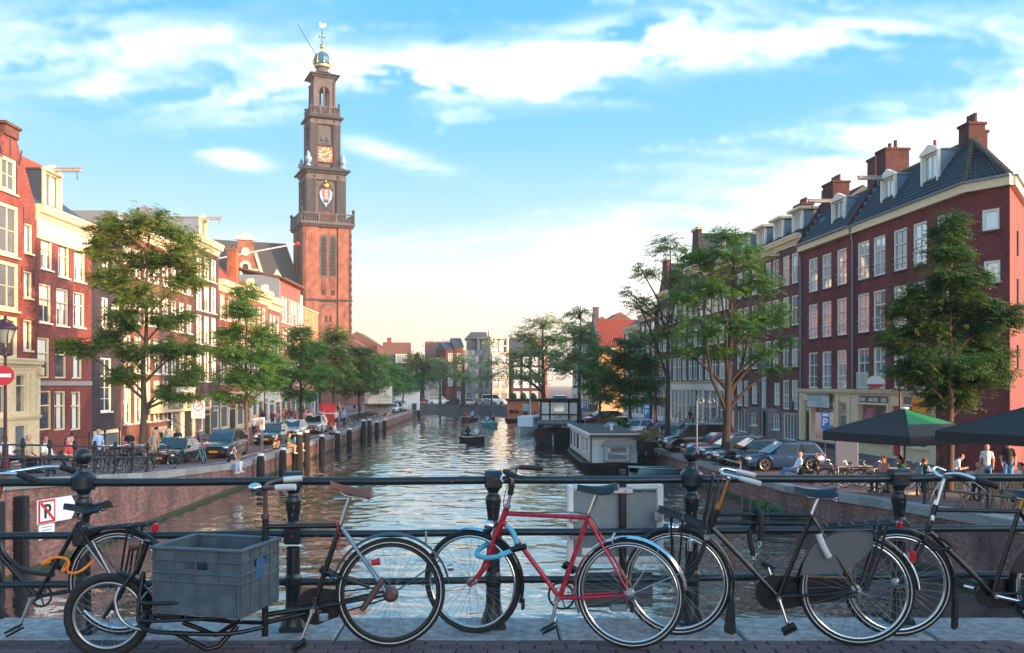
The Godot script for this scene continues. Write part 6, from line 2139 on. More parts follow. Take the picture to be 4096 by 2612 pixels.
func crank(o: Node3D, bb: Vector2, pedal_end: Vector2, ring: float, z0 := 0.06, m: Material = null) -> void:
	var c := MB.new()
	var d := pedal_end - bb
	c.tube([V(bb.x, bb.y, z0),V(pedal_end.x, pedal_end.y, z0 + 0.015)],[0.014,0.010],7)
	c.tube([V(bb.x, bb.y, -z0),V(bb.x - d.x, bb.y - d.y, -z0 - 0.015)],[0.014,0.010],7)
	c.tube([V(bb.x, bb.y, -z0 - 0.01),V(bb.x, bb.y, z0 + 0.012)],0.017,10)
	var k := part("crank", c, m if m else M.steel, o)
	for s in [1.0,-1.0]:
		var e := pedal_end if s > 0 else bb - d
		var pd := MB.new()
		pd.x = Transform3D(Basis(Vector3.BACK, 0.5 * s),V(e.x, e.y, s * (z0 + 0.07)))
		pd.bbox(V(0,0.012,0),V(0.095,0.014,0.085),0.005)
		pd.bbox(V(0,-0.012,0),V(0.095,0.014,0.085),0.005)
		part("pedal", pd, M.rubber, k)
	if ring > 0:
		var g := MB.new().tube(range(30).map(func(i): return V(bb.x + cos(TAU * i / 30) * ring, bb.y + sin(TAU * i / 30) * ring, -0.045)),0.007,5, true)
		for i in 5: g.bar(V(bb.x, bb.y, -0.045),V(bb.x + cos(TAU * i / 5) * ring, bb.y + sin(TAU * i / 5) * ring, -0.045),0.012,0.005)
		for i in 36:
			var a := TAU * i / 36
			g.box(V(bb.x + cos(a) * (ring + 0.007), bb.y + sin(a) * (ring + 0.007),-0.045),V(0.006,0.006,0.004), Basis(Vector3.BACK, a))
		part("chainring", g, M.tyre_dust, k)

func v2(p: Vector2, z := 0.0) -> Vector3:
	return V(p.x, p.y, z)

func foreground_bikes() -> void:
	mat("spoke", lin(0.30,0.31,0.33),0.35,0.8)
	mat("stripe", lin(0.62,0.62,0.6),0.5)
	textured("bike_black", lin(0.016,0.016,0.018), T.grime, 4.0,0.3)
	textured("bike_red", lin(0.58,0.02,0.045), T.grime, 3.0,0.38)
	mat("leather_brown", lin(0.16,0.055,0.035),0.55)
	mat("leather_black", lin(0.012,0.016,0.02),0.35)
	mat("grip_white", lin(0.55,0.52,0.5),0.6)
	mat("fender_teal", lin(0.03,0.055,0.07),0.3)
	mat("rust_bar", lin(0.42,0.2,0.07),0.35,0.85)
	mat("lock_cyan", lin(0.10,0.42,0.58),0.7)
	mat("lamp_red", lin(0.45,0.01,0.02),0.2)
	mat("cable_orange", lin(0.85,0.22,0.02),0.45)
	mat("bike_rust", lin(0.09,0.045,0.04),0.5)
	red_bike()
	roadster()
	right_bike()
	loop_bike()
	cargo_bike()

func red_bike() -> void:
	var o := thing("city_bicycle", "red diamond frame bicycle with a cyan chain lock, leaning on the middle of the railing", "bicycle", V(-0.159, DECK, -6.2), deg_to_rad(-19.53), "bicycles parked on the bridge")
	var bb := Vector2(0.614,0.291)
	var sc := Vector2(0.81,0.834)
	var ra := Vector2(1.077,0.35)
	var hb := Vector2(0.209,0.749)
	var ht := Vector2(0.250,0.866)
	var f := MB.new()
	f.tube([v2(hb + Vector2(-0.008,-0.02)), v2(ht)],0.0205,10)
	f.tube([V(0.247,0.822,0), v2(sc + Vector2(0,-0.012))],0.0145,10)
	f.tube([v2(hb + Vector2(0.012,0.02)), v2(bb)],0.0165,10)
	f.tube([v2(bb), v2(sc)],0.0155,10)
	for z in [-1.0,1.0]:
		f.tube([V(bb.x, bb.y, z * 0.018),V(bb.x + 0.12, bb.y + 0.012, z * 0.042),V(ra.x, ra.y, z * 0.058)],[0.012,0.011,0.007],8)
		f.tube([V(sc.x, sc.y - 0.02, z * 0.014),V(lerpf(sc.x, ra.x, 0.3), lerpf(sc.y, ra.y, 0.3), z * 0.04),V(ra.x, ra.y + 0.03, z * 0.058)],[0.010,0.009,0.007],8)
		f.tube([V(0.197,0.728, z * 0.034),V(0.139,0.56, z * 0.046),V(0.085,0.44, z * 0.05),V(0.03,0.372, z * 0.05),V(0,0.35, z * 0.05)],[0.0145,0.0135,0.011,0.009,0.008],8)
	f.tube([V(0.197,0.732,-0.04),V(0.197,0.732,0.04)],0.017,8)
	f.tube([V(bb.x, bb.y, -0.036),V(bb.x, bb.y, 0.036)],0.022,10)
	part("frame", f, M.bike_red, o)
	bike_wheel(o, 0.0,0.35,0.017, null, false)
	bike_wheel(o, ra.x, 0.35,0.017, null, true)
	var rf := fender(o, ra.x, 0.35,0.372,8,205, M.chrome)
	part("fender_stay", MB.new().tube([V(ra.x, 0.35,0.06),V(ra.x + 0.33,0.35 + 0.16,0.03)],0.003,4).tube([V(ra.x, 0.35,0.06),V(ra.x + 0.2,0.35 + 0.31,0.03)],0.003,4), M.chrome, rf)
	fender(o, 0.0,0.35,0.372,-18,68, M.bike_black)
	fender(o, 0.0,0.35,0.372,76,104, M.chrome, 0.03)
	part("mud_flap", MB.new().bbox(V(0.363,0.225,0),V(0.012,0.07,0.05),0.003), M.rubber, o)
	saddle(o, Vector2(0.738,1.037),Vector2(0.988,1.058), M.leather_black, false, 0.095)
	part("seat_post", MB.new().tube([v2(sc),V(0.868,0.985,0)],0.0135,8).tube([V(0.845,0.985,0),V(0.9,0.99,0)],0.016,8), M.chrome, o)
	part("headset", MB.new().tube([v2(ht),V(0.256,0.885,0)],0.024,10).tube([V(0.256,0.88,0),V(0.276,0.96,0)],0.0125,8), M.steel, o)
	part("stem", MB.new().tube([V(0.272,0.95,0),V(0.285,1.01,0),V(0.28,1.05,0),V(0.25,1.09,0),V(0.262,1.115,0)],[0.02,0.021,0.017,0.015,0.016],8), M.black_paint, o)
	handlebar(o, [V(0.262,1.115,0),V(0.27,1.12,0.08),V(0.29,1.12,0.16),V(0.40,1.105,0.285)], M.rubber, M.black_paint)
	for z in [-1.0,1.0]: part("brake_lever", MB.new().tube([V(0.275,1.11, z * 0.13),V(0.262,1.075, z * 0.16),V(0.30,1.055, z * 0.22)],0.008,5), M.chrome, o)
	var cb := MB.new()
	cb.tube(smooth([V(0.27,1.10,0.1),V(0.19,1.02,0.08),V(0.2,0.88,0.05),V(0.19,0.74,0.04)],5),0.003,4)
	cb.tube(smooth([V(0.27,1.10,-0.1),V(0.22,0.95,-0.05),V(0.26,0.85,0.03),V(0.5,0.845,0.022),V(0.8,0.85,0.03),V(0.9,0.72,0.05)],5),0.003,4)
	part("brake_cable", cb, M.black_matte, o)
	crank(o, bb, Vector2(0.58,0.118),0.085)
	var ch := MB.new().tube([V(bb.x, bb.y + 0.085,-0.045),V(ra.x, ra.y + 0.035,-0.04)],0.004,4).tube([V(bb.x + 0.02, bb.y - 0.085,-0.045),V(0.8,0.235,-0.045),V(ra.x, ra.y - 0.06,-0.04)],0.004,4)
	ch.bbox(V(ra.x + 0.01, ra.y - 0.075,-0.045),V(0.03,0.11,0.02),0.005)
	part("chain", ch, M.tyre_dust, o)
	var lp := MB.new()
	lp.lathe([Vector2(0.0,0.05),Vector2(0.02,0.045),Vector2(0.035,0.02),Vector2(0.038,-0.01),Vector2(0.0,-0.02)],12,V(0.115,0.742,0), Basis(Vector3.BACK, -PI / 2 - 0.2))
	part("headlamp", lp, M.chrome, o)
	var br := MB.new()
	for q in [[0.165,0.69],[0.98,0.70]]:
		for z in [-1,1]: br.tube([V(q[0], q[1] + 0.03, z * 0.01),V(q[0] - 0.01, q[1], z * 0.04),V(q[0], q[1] - 0.05, z * 0.028)],0.007,5)
	part("brake", br, M.steel, o)
	# the chain lock hangs through frame and wheel
	var lk := thing("chain_lock", "cyan sleeved chain lock looped through the red bicycle's frame and front wheel", "lock", o.position, o.rotation.y)
	part("chain_sleeve", MB.new().tube(smooth([V(0.262,0.745,0.035),V(0.305,0.715,0.05),V(0.332,0.66,0.055),V(0.338,0.63,0.05)],4),0.017,8).tube(smooth([V(0.315,0.592,0.05),V(0.26,0.57,0.08),V(0.2,0.545,0.09),V(0.12,0.535,0.08),V(0.06,0.54,0.05),V(0.045,0.565,0.0),V(0.09,0.60,-0.04),V(0.15,0.63,-0.04)],4),0.017,8), M.lock_cyan, lk)
	part("lock_body", MB.new().tube([V(0.30,0.592,0.055),V(0.40,0.622,0.055)],0.021,10).tube([V(0.338,0.64,0.05),V(0.342,0.60,0.05)],0.019,8), M.black_paint, lk)

func roadster() -> void:
	var o := thing("roadster_bicycle", "black double top tube roadster with a front carrier, grey dress guard and white grips", "bicycle", V(1.219, DECK, -6.15), deg_to_rad(-12.19), "bicycles parked on the bridge")
	var bb := Vector2(0.655,0.292)
	var sc := Vector2(0.865,0.834)
	var ra := Vector2(1.14,0.357)
	var f := MB.new()
	f.tube([V(0.212,0.70,0),V(0.268,0.855,0)],0.019,10)
	f.tube([V(0.266,0.822,0),V(0.863,0.834,0)],0.0145,10)
	f.tube([V(0.252,0.768,0),V(0.842,0.778,0)],0.0145,10)
	f.tube([V(0.226,0.735,0), v2(bb)],0.0155,10)
	f.tube([v2(bb), v2(sc)],0.0155,10)
	f.tube([V(bb.x, bb.y, -0.036),V(bb.x, bb.y, 0.036)],0.022,10)
	for z in [-1.0,1.0]:
		f.tube([V(bb.x, bb.y, z * 0.02),V(ra.x, ra.y, z * 0.062)],[0.011,0.008],8)
		f.tube([V(sc.x + 0.005, sc.y - 0.015, z * 0.014),V(ra.x, ra.y + 0.01, z * 0.062)],[0.0105,0.008],8)
		f.tube(smooth([V(0.20,0.68, z * 0.036),V(0.165,0.565, z * 0.046),V(0.115,0.465, z * 0.05),V(0.05,0.385, z * 0.052),V(0,0.357, z * 0.052)],3),0.012,8)
	f.tube([V(0.203,0.69,-0.04),V(0.203,0.69,0.04)],0.016,8)
	part("frame", f, M.bike_black, o)
	part("fork_crown", MB.new().bbox(V(0.197,0.672,0.05),V(0.04,0.04,0.012),0.005), M.chrome, o)
	bike_wheel(o, 0.0,0.357,0.0185)
	bike_wheel(o, ra.x, 0.357,0.0185)
	fender(o, 0.0,0.357,0.38,-12,128, M.bike_black, 0.032)
	fender(o, ra.x, 0.357,0.38,2,175, M.bike_black, 0.032)
	var tl := fender(o, ra.x, 0.357,0.384,4,42, M.sign_white, 0.033)
	part("reflector", MB.new().bbox(V(ra.x + 0.335,0.59,0),V(0.04,0.075,0.06),0.01), M.lamp_red, tl)
	part("mud_flap", MB.new().prism([Vector2(0.345,0.27),Vector2(0.375,0.27),Vector2(0.385,0.05),Vector2(0.36,0.035),Vector2(0.31,0.05)],-0.05,0.05), M.rubber, o)
	saddle(o, Vector2(0.757,1.02),Vector2(1.015,1.025), M.leather_black, true, 0.1)
	part("seat_post", MB.new().tube([v2(sc),V(0.912,0.955,0)],0.0135,8), M.chrome, o)
	part("stem", MB.new().tube([V(0.268,0.855,0),V(0.285,0.895,0)],0.024,10).tube([V(0.285,0.89,0),V(0.342,1.06,0)],0.013,8), M.rust_bar, o)
	handlebar(o, [V(0.342,1.062,0),V(0.325,1.072,0.05),V(0.29,1.10,0.13),V(0.325,1.105,0.215),V(0.40,1.09,0.25),V(0.515,1.062,0.275)], M.grip_white, M.chrome)
	part("brake_rod", MB.new().tube([V(0.30,1.06,0.1),V(0.25,0.9,0.04),V(0.19,0.70,0.03)],0.004,4).tube([V(0.3,1.07,-0.13),V(0.34,1.05,0),V(0.3,1.07,0.13)],0.004,4), M.steel, o)
	# front carrier
	var c := MB.new()
	for z in [-0.14,-0.07,0.0,0.07,0.14]: c.tube([V(-0.12,0.848, z),V(0.2,0.742, z)],0.007,5)
	for t in [0.0,0.5,1.0]: c.tube([V(-0.12,0.848,0).lerp(V(0.2,0.742,0), t) + V(0,0,-0.14),V(-0.12,0.848,0).lerp(V(0.2,0.742,0), t) + V(0,0,0.14)],0.007,5)
	for z in [-0.13,0.13]:
		c.tube([V(-0.035,0.82, z),V(-0.03,0.585, z * 0.8),V(-0.005,0.37, z * 0.55)],0.008,5)
		c.tube([V(0.04,0.795, z),V(0.01,0.38, z * 0.55)],0.007,5)
	c.tube(smooth([V(0.175,0.76,0.13),V(0.215,0.95,0.13),V(0.24,1.075,0.1),V(0.24,1.085,0.0),V(0.24,1.075,-0.1),V(0.215,0.95,-0.13),V(0.175,0.76,-0.13)],4),0.008,5)
	c.tube(smooth([V(0.205,0.75,0.06),V(0.255,0.95,0.06),V(0.27,1.05,0.0),V(0.255,0.95,-0.06),V(0.205,0.75,-0.06)],4),0.007,5)
	part("front_carrier", c, M.bike_black, o)
	part("headlamp", MB.new().lathe([Vector2(0.0,0.06),Vector2(0.022,0.05),Vector2(0.036,0.0),Vector2(0.034,-0.012),Vector2(0,-0.015)],12,V(-0.04,0.73,0.02), Basis(Vector3.BACK, -PI / 2)), M.chrome, o)
	part("dynamo", MB.new().lathe([Vector2(0,-0.04),Vector2(0.02,-0.038),Vector2(0.022,0.03),Vector2(0.01,0.05),Vector2(0.012,0.075),Vector2(0,0.075)],10,V(0.09,0.62,0.06)), M.chrome, o)
	# chain case
	var cs := []
	for k in 15:
		var a := PI * 0.42 + PI * 1.16 * k / 14.0
		cs.append(Vector2(bb.x - 0.03 + cos(a) * 0.115, bb.y + 0.015 + sin(a) * 0.115))
	cs.append_array([Vector2(ra.x + 0.0,0.30),Vector2(ra.x + 0.06,0.357),Vector2(ra.x + 0.0,0.42)])
	part("chain_case", MB.new().prism(cs, -0.065,-0.038), M.bike_black, o)
	part("case_trim", MB.new().tube([V(0.64,0.424,-0.05),V(ra.x, 0.427,-0.05)],0.005,5), M.rust_bar, o)
	crank(o, bb, Vector2(0.71,0.12),0.0,0.075, M.chrome)
	# grey dress guard
	var gp := [Vector2(0.79,0.445),Vector2(0.81,0.53),Vector2(0.86,0.62),Vector2(0.93,0.685),Vector2(1.02,0.725),Vector2(1.13,0.742),Vector2(1.235,0.728),Vector2(1.235,0.64),Vector2(1.17,0.57),Vector2(1.06,0.485)]
	part("dress_guard", MB.new().prism(gp, 0.04,0.046).prism(gp, -0.046,-0.04), mat("guard_grey", lin(0.10,0.10,0.105),0.5), o)
	var rk := MB.new()
	for z in [-0.07,0.0,0.07]: rk.tube([V(0.94,0.765, z),V(1.37,0.806, z)],0.008,6)
	for t in 6: rk.tube([V(0.96 + t * 0.08,0.769 + t * 0.0076,-0.075),V(0.96 + t * 0.08,0.769 + t * 0.0076,0.075)],0.006,5)
	for z in [-0.075,0.075]:
		rk.tube([V(1.265,0.79, z),V(1.24,0.60, z),V(1.17,0.37, z)],0.008,5)
		rk.tube([V(1.31,0.795, z),V(1.27,0.60, z),V(1.19,0.37, z)],0.008,5)
	part("rear_carrier", rk, M.bike_black, o)
	part("frame_lock", MB.new().tube(smooth([V(0.90,0.72,0.06),V(0.93,0.64,0.065),V(0.965,0.575,0.06)],4),0.021,8), M.grip_white, o)
	part("tail_lamp", MB.new().bbox(V(1.40,0.79,0),V(0.035,0.045,0.07),0.01), M.lamp_red, o)
	var lk := thing("hanging_chain", "heavy black chain lock hung over the roadster's twin top tubes", "lock", o.position, o.rotation.y)
	var lb := MB.new().tube(smooth([V(0.50,0.70,-0.04),V(0.505,0.80,-0.035),V(0.525,0.853,0.0),V(0.545,0.81,0.035),V(0.545,0.72,0.045),V(0.54,0.665,0.045)],4),0.022,7)
	lb.tube(smooth([V(0.47,0.73,0.03),V(0.475,0.66,0.03),V(0.49,0.6,0.03),V(0.50,0.55,0.03)],3),0.018,6)
	part("chain_sleeve", lb, M.black_matte, lk)
	var ln := MB.new()
	for k in 4:
		var c0 := V(0.535 - k * 0.008,0.64 - k * 0.026,0.045)
		var ring := []
		for i in 10: ring.append(c0 + Basis(Vector3.UP, PI / 2 * (k % 2)) * V(cos(TAU * i / 10) * 0.010, sin(TAU * i / 10) * 0.018,0))
		ln.tube(ring, 0.0045,5, true)
	ln.bbox(V(0.50,0.545,0.04),V(0.035,0.03,0.02),0.005)
	part("links", ln, M.steel, lk)

func right_bike() -> void:
	var o := thing("black_city_bicycle", "black bicycle at the far end of the railing, half out of view behind the roadster", "bicycle", V(2.687, DECK, -6.12), deg_to_rad(-6.77), "bicycles parked on the bridge")
	var bb := Vector2(0.606,0.302)
	var sc := Vector2(0.776,0.868)
	var ra := Vector2(1.08,0.355)
	var f := MB.new()
	f.tube([V(0.19,0.715,0),V(0.252,0.89,0)],0.02,10)
	f.tube([V(0.245,0.852,0),V(0.775,0.85,0)],0.0145,10)
	f.tube([V(0.215,0.70,0), v2(bb)],0.0155,10)
	f.tube([v2(bb), v2(sc)],0.0155,10)
	f.tube([V(bb.x, bb.y, -0.036),V(bb.x, bb.y, 0.036)],0.022,10)
	for z in [-1.0,1.0]:
		f.tube([V(bb.x, bb.y, z * 0.02),V(ra.x, ra.y, z * 0.062)],[0.011,0.008],8)
		f.tube([V(sc.x, sc.y - 0.015, z * 0.014),V(ra.x, ra.y, z * 0.062)],[0.0105,0.008],8)
		f.tube(smooth([V(0.185,0.70, z * 0.036),V(0.14,0.59, z * 0.046),V(0.07,0.45, z * 0.05),V(0.02,0.375, z * 0.052),V(0,0.355, z * 0.052)],3),0.0125,8)
	part("frame", f, M.bike_black, o)
	bike_wheel(o, 0.0,0.355,0.0185)
	bike_wheel(o, ra.x, 0.355,0.0185)
	fender(o, 0.0,0.355,0.378,-14,120, M.bike_black, 0.032)
	fender(o, ra.x, 0.355,0.378,5,190, M.bike_black, 0.032)
	part("dress_guard", MB.new().prism([Vector2(0.71,0.45),Vector2(0.73,0.55),Vector2(0.80,0.64),Vector2(0.93,0.70),Vector2(1.08,0.71),Vector2(1.2,0.68),Vector2(1.1,0.45)],0.04,0.046), M.leather_black, o)
	part("mud_flap", MB.new().prism([Vector2(0.36,0.27),Vector2(0.385,0.27),Vector2(0.38,0.08),Vector2(0.355,0.06)],-0.03,0.03), M.rubber, o)
	saddle(o, Vector2(0.665,1.0),Vector2(0.93,1.015), M.leather_black, true, 0.1)
	part("seat_post", MB.new().tube([v2(sc),V(0.80,0.95,0)],0.0135,8), M.rust_bar, o)
	part("stem", MB.new().tube([V(0.252,0.885,0),V(0.262,0.915,0)],0.024,10).tube([V(0.262,0.905,0),V(0.308,1.07,0)],0.014,8), M.chrome, o)
	handlebar(o, [V(0.305,1.07,0),V(0.285,1.078,0.05),V(0.275,1.10,0.13),V(0.32,1.112,0.21),V(0.40,1.085,0.25),V(0.515,1.045,0.28)], M.rubber, M.chrome, 2,0.0125,0.02)
	part("head_badge", MB.new().ball(V(0.222,0.80,0.021),V(0.012,0.02,0.003),5,10), M.sign_white, o)
	crank(o, bb, Vector2(0.76,0.27),0.09,0.06, M.chrome)
	part("chain_case", MB.new().prism([Vector2(0.52,0.26),Vector2(0.58,0.2),Vector2(0.68,0.2),Vector2(ra.x, 0.31),Vector2(ra.x, 0.4),Vector2(0.66,0.4),Vector2(0.55,0.38)],-0.05,-0.03), M.bike_black, o)
	part("brake_cable", MB.new().tube(smooth([V(0.4,1.06,0.24),V(0.50,1.0,0.15),V(0.58,0.93,0.08),V(0.6,0.88,0.03)],4),0.004,4).tube(smooth([V(0.29,1.08,0.06),V(0.2,0.95,0.07),V(0.2,0.75,0.04)],4),0.004,4), M.steel, o)
	part("cable_lock", MB.new().tube(smooth([V(0.25,0.68,0.05),V(0.32,0.62,0.07),V(0.22,0.6,0.07),V(0.15,0.66,0.06)],4),0.012,6), M.black_matte, o)

func loop_bike() -> void:
	var o := thing("loop_frame_bicycle", "black loop frame bicycle with an orange cable lock at the railing's end", "bicycle", V(-3.721, DECK, -6.22), deg_to_rad(-2.89), "bicycles parked on the bridge")
	var bb := Vector2(0.618,0.215)
	bb.y = 0.25
	var sc := Vector2(0.913,0.76)
	var ra := Vector2(1.19,0.355)
	var f := MB.new()
	f.tube([V(0.28,0.66,0),V(0.345,0.9,0)],0.019,10)
	f.tube([V(0.29,0.66,0),V(0.344,0.545,0), v2(bb)],0.0165,10)
	f.tube(smooth([V(0.335,0.84,0),V(0.35,0.66,0),V(0.40,0.53,0),V(0.54,0.425,0),V(0.735,0.40,0)],4),0.0145,10)
	f.tube([v2(bb), v2(sc)],0.0165,10)
	f.tube([V(bb.x, bb.y, -0.036),V(bb.x, bb.y, 0.036)],0.024,10)
	for z in [-1.0,1.0]:
		f.tube([V(bb.x, bb.y, z * 0.02),V(ra.x, ra.y, z * 0.062)],[0.011,0.008],8)
		f.tube([V(sc.x, sc.y - 0.02, z * 0.014),V(ra.x, ra.y, z * 0.062)],[0.0105,0.008],8)
		f.tube(smooth([V(0.27,0.66, z * 0.036),V(0.2,0.52, z * 0.046),V(0.08,0.4, z * 0.05),V(0,0.355, z * 0.052)],3),0.012,8)
	part("frame", f, M.bike_black, o)
	bike_wheel(o, 0.0,0.355,0.0185)
	bike_wheel(o, ra.x, 0.355,0.0185)
	fender(o, 0.0,0.355,0.378,-10,130, M.bike_black, 0.032)
	fender(o, ra.x, 0.355,0.378,24,172, M.bike_black, 0.032)
	saddle(o, Vector2(0.81,0.885),Vector2(1.10,0.905), M.leather_black, false, 0.115)
	part("saddle_springs", MB.new().bbox(V(1.0,0.84,0.05),V(0.05,0.06,0.03),0.01).bbox(V(1.0,0.84,-0.05),V(0.05,0.06,0.03),0.01), M.black_paint, o)
	part("seat_post", MB.new().tube([v2(sc),V(0.945,0.86,0)],0.0135,8), M.steel, o)
	part("stem", MB.new().tube([V(0.345,0.9,0),V(0.395,1.075,0)],0.0135,8), M.rust_bar, o)
	handlebar(o, [V(0.395,1.08,0),V(0.38,1.085,0.07),V(0.42,1.09,0.17),V(0.52,1.105,0.235),V(0.64,1.105,0.26),V(0.765,1.065,0.275)], M.rubber, M.chrome, 2,0.012,0.021)
	var rk := MB.new()
	for z in [-0.065,0.0,0.065]: rk.tube([V(0.98,0.708, z),V(1.42,0.755, z)],0.009,6)
	for t in 4: rk.tube([V(1.0 + t * 0.13,0.71 + t * 0.014,-0.07),V(1.0 + t * 0.13,0.71 + t * 0.014,0.07)],0.008,5)
	for z in [-0.07,0.07]: rk.tube([V(1.28,0.735, z),V(1.22,0.37, z)],0.008,5).tube([V(1.32,0.735, z),V(1.25,0.37, z)],0.008,5)
	part("rear_carrier", rk, M.bike_black, o)
	part("tail_lamp", MB.new().bbox(V(1.435,0.725,0),V(0.03,0.06,0.06),0.01), M.lamp_red, o)
	part("fender_stay", MB.new().tube([V(ra.x, ra.y, 0.06),V(1.02,0.64,0.04)],0.006,5).tube([V(ra.x, ra.y, 0.06),V(0.98,0.61,0.04)],0.006,5), M.steel, o)
	crank(o, bb, Vector2(0.545,0.06),0.075,0.075, M.steel)
	var lk := thing("cable_lock", "orange cable lock wound round the loop frame bicycle's seat tube", "lock", o.position, o.rotation.y)
	part("cable", MB.new().tube(smooth([V(0.70,0.495,0.05),V(0.78,0.53,0.06),V(0.86,0.515,0.06),V(0.865,0.47,0.06),V(0.82,0.435,0.055),V(0.81,0.48,-0.04),V(0.86,0.43,0.05),V(0.93,0.43,0.06),V(0.98,0.465,0.03),V(0.995,0.50,-0.02)],4),0.0095,7), M.cable_orange, lk)
	part("lock_body", MB.new().tube([V(0.685,0.485,0.05),V(0.735,0.505,0.055)],0.017,8), M.cable_orange, lk)

func cargo_bike() -> void:
	var o := thing("cargo_bicycle", "black transport bicycle with a small front wheel, a crate rack and a brown leather saddle", "bicycle", V(-2.391, DECK, -5.64), deg_to_rad(7.62), "bicycles parked on the bridge")
	var bb := Vector2(1.245,0.27)
	var sc := Vector2(1.414,0.79)
	var ra := Vector2(1.733,0.352)
	var f := MB.new()
	f.tube([V(0.946,0.10,0),V(0.949,0.86,0)],0.021,10)
	f.tube([V(0.95,0.79,0),V(1.41,0.788,0)],0.0165,10)
	f.tube([V(0.95,0.235,0), v2(bb)],0.0175,10)
	f.tube([V(0.95,0.185,0),V(1.2,0.235,0)],0.0155,10)
	f.tube([v2(bb), v2(sc)],0.0175,10)
	f.tube([V(bb.x, bb.y, -0.036),V(bb.x, bb.y, 0.036)],0.024,10)
	for z in [-1.0,1.0]:
		f.tube([V(bb.x, bb.y, z * 0.02),V(ra.x, ra.y, z * 0.062)],[0.012,0.009],8)
		f.tube([V(bb.x + 0.07,0.50, z * 0.018),V(1.60,0.40, z * 0.06)],[0.011,0.009],8)
	# carrying frame ahead of the steering post, and the fork of the small wheel
	for z in [-0.14,0.14]:
		f.tube(smooth([V(0.94,0.17, z * 0.4),V(0.75,0.16, z),V(0.45,0.185, z * 1.3),V(0.25,0.21, z * 1.1),V(0.2,0.30, z * 0.6),V(0.21,0.52,0)],3),0.014,8)
	f.tube([V(0.165,0.52,0),V(0.235,0.72,0)],0.021,10)
	for z in [-1.0,1.0]: f.tube([V(0.165,0.53, z * 0.04),V(0.1,0.44, z * 0.055),V(-0.01,0.262, z * 0.06)],0.0125,8)
	part("frame", f, M.bike_black, o)
	part("seat_stay", MB.new().tube([V(sc.x + 0.005, sc.y - 0.01,0.016),V(1.70,0.37,0.062)],0.011,8).tube([V(sc.x + 0.005, sc.y - 0.01,-0.016),V(1.70,0.37,-0.062)],0.011,8), M.zinc_blue, o)
	bike_wheel(o, 0.0,0.262,0.026, M.steel, false, 0.0,28)
	bike_wheel(o, ra.x, 0.352,0.021, M.tyre_dust, true)
	fender(o, ra.x, 0.352,0.385,8,165, M.fender_teal, 0.036)
	part("fender_bracket", MB.new().bbox(V(1.96,0.70,0),V(0.012,0.075,0.04),0.003), M.steel, o)
	part("tail_lamp", MB.new().tube([V(2.10,0.50,0),V(2.135,0.505,0)],[0.02,0.026],10), M.steel, o)
	fender(o, 0.0,0.262,0.285,10,75, M.bike_black, 0.036)
	part("front_brace", MB.new().tube(smooth([V(0.09,0.45,0.07),V(0.065,0.37,0.08),V(0.10,0.26,0.09),V(0.19,0.2,0.1),V(0.34,0.195,0.12)],4),0.011,7), M.steel, o)
	part("old_lamp", MB.new().lathe([Vector2(0.0,0.05),Vector2(0.03,0.04),Vector2(0.04,0.0),Vector2(0.042,-0.02),Vector2(0,-0.03)],12,V(0.155,0.70,0.02), Basis(Vector3.BACK, -PI / 2)), M.bike_rust, o)
	# rack loops round the crate
	var rk := MB.new()
	for q in [[0.40,0.0],[0.295,-0.02]]:
		rk.tube(smooth([V(0.24, q[0],0.2),V(0.29, q[0] - 0.01,0.27),V(0.62, q[0] - 0.005,0.275),V(0.78, q[0],0.25),V(0.86, q[0] + 0.01,0.1),V(0.86, q[0] + 0.01,-0.1),V(0.8, q[0],-0.26),V(0.3, q[0],-0.27),V(0.24, q[0],-0.2),V(0.23, q[0],0.0)],3),0.011,7, true)
	for x in [0.3,0.5,0.7]: rk.tube([V(x, 0.40,0.272),V(x, 0.295,0.272),V(x, 0.285,-0.272),V(x, 0.40,-0.272)],0.008,6)
	for z in [-0.2,-0.07,0.07,0.2]: rk.tube([V(0.26,0.30, z),V(0.84,0.30, z)],0.008,6)
	part("crate_rack", rk, M.bike_black, o)
	part("kick_stand", MB.new().tube([V(0.42,0.175,0.12),V(0.62,0.075,0.16),V(0.68,0.085,0.15),V(0.79,0.19,0.08)],0.016,7).tube([V(0.42,0.175,-0.12),V(0.62,0.075,-0.16),V(0.79,0.19,-0.08)],0.016,7), M.bike_black, o)
	saddle(o, Vector2(1.352,1.075),Vector2(1.615,1.03), M.leather_brown, true, 0.1)
	part("seat_post", MB.new().tube([v2(sc),V(1.473,0.97,0)],0.0145,8).tube([V(1.375,0.955,0),V(1.48,0.962,0)],0.011,7), M.steel, o)
	part("stem", MB.new().tube([V(0.948,0.84,0),V(0.948,0.87,0)],0.027,10).tube([V(0.948,0.86,0),V(0.95,1.03,0)],0.015,8), M.bike_rust, o)
	handlebar(o, [V(0.955,1.03,0),V(0.95,1.035,0.06),V(0.945,1.045,0.13),V(0.985,1.055,0.2),V(1.035,1.06,0.235),V(1.145,1.065,0.255)], M.grip_white, M.bike_rust, 2,0.012,0.02)
	part("bell", MB.new().ball(V(0.905,1.055,0.16),V(0.042,0.03,0.042),7,12), M.chrome, o)
	var cs := []
	for k in 15:
		var a := PI * 0.5 + PI * k / 14.0
		cs.append(Vector2(bb.x + 0.02 + cos(a) * 0.13, bb.y + sin(a) * 0.12))
	cs.append_array([Vector2(bb.x + 0.16,0.2),Vector2(bb.x + 0.16,0.37)])
	part("chain_case", MB.new().prism(cs, -0.065,-0.03), M.bike_black, o)
	part("chain", MB.new().tube([V(bb.x + 0.1,0.2,-0.045),V(ra.x, ra.y - 0.045,-0.045)],0.006,5).tube([V(bb.x + 0.1,0.35,-0.045),V(ra.x, ra.y + 0.03,-0.045)],0.006,5), M.tyre_dust, o)
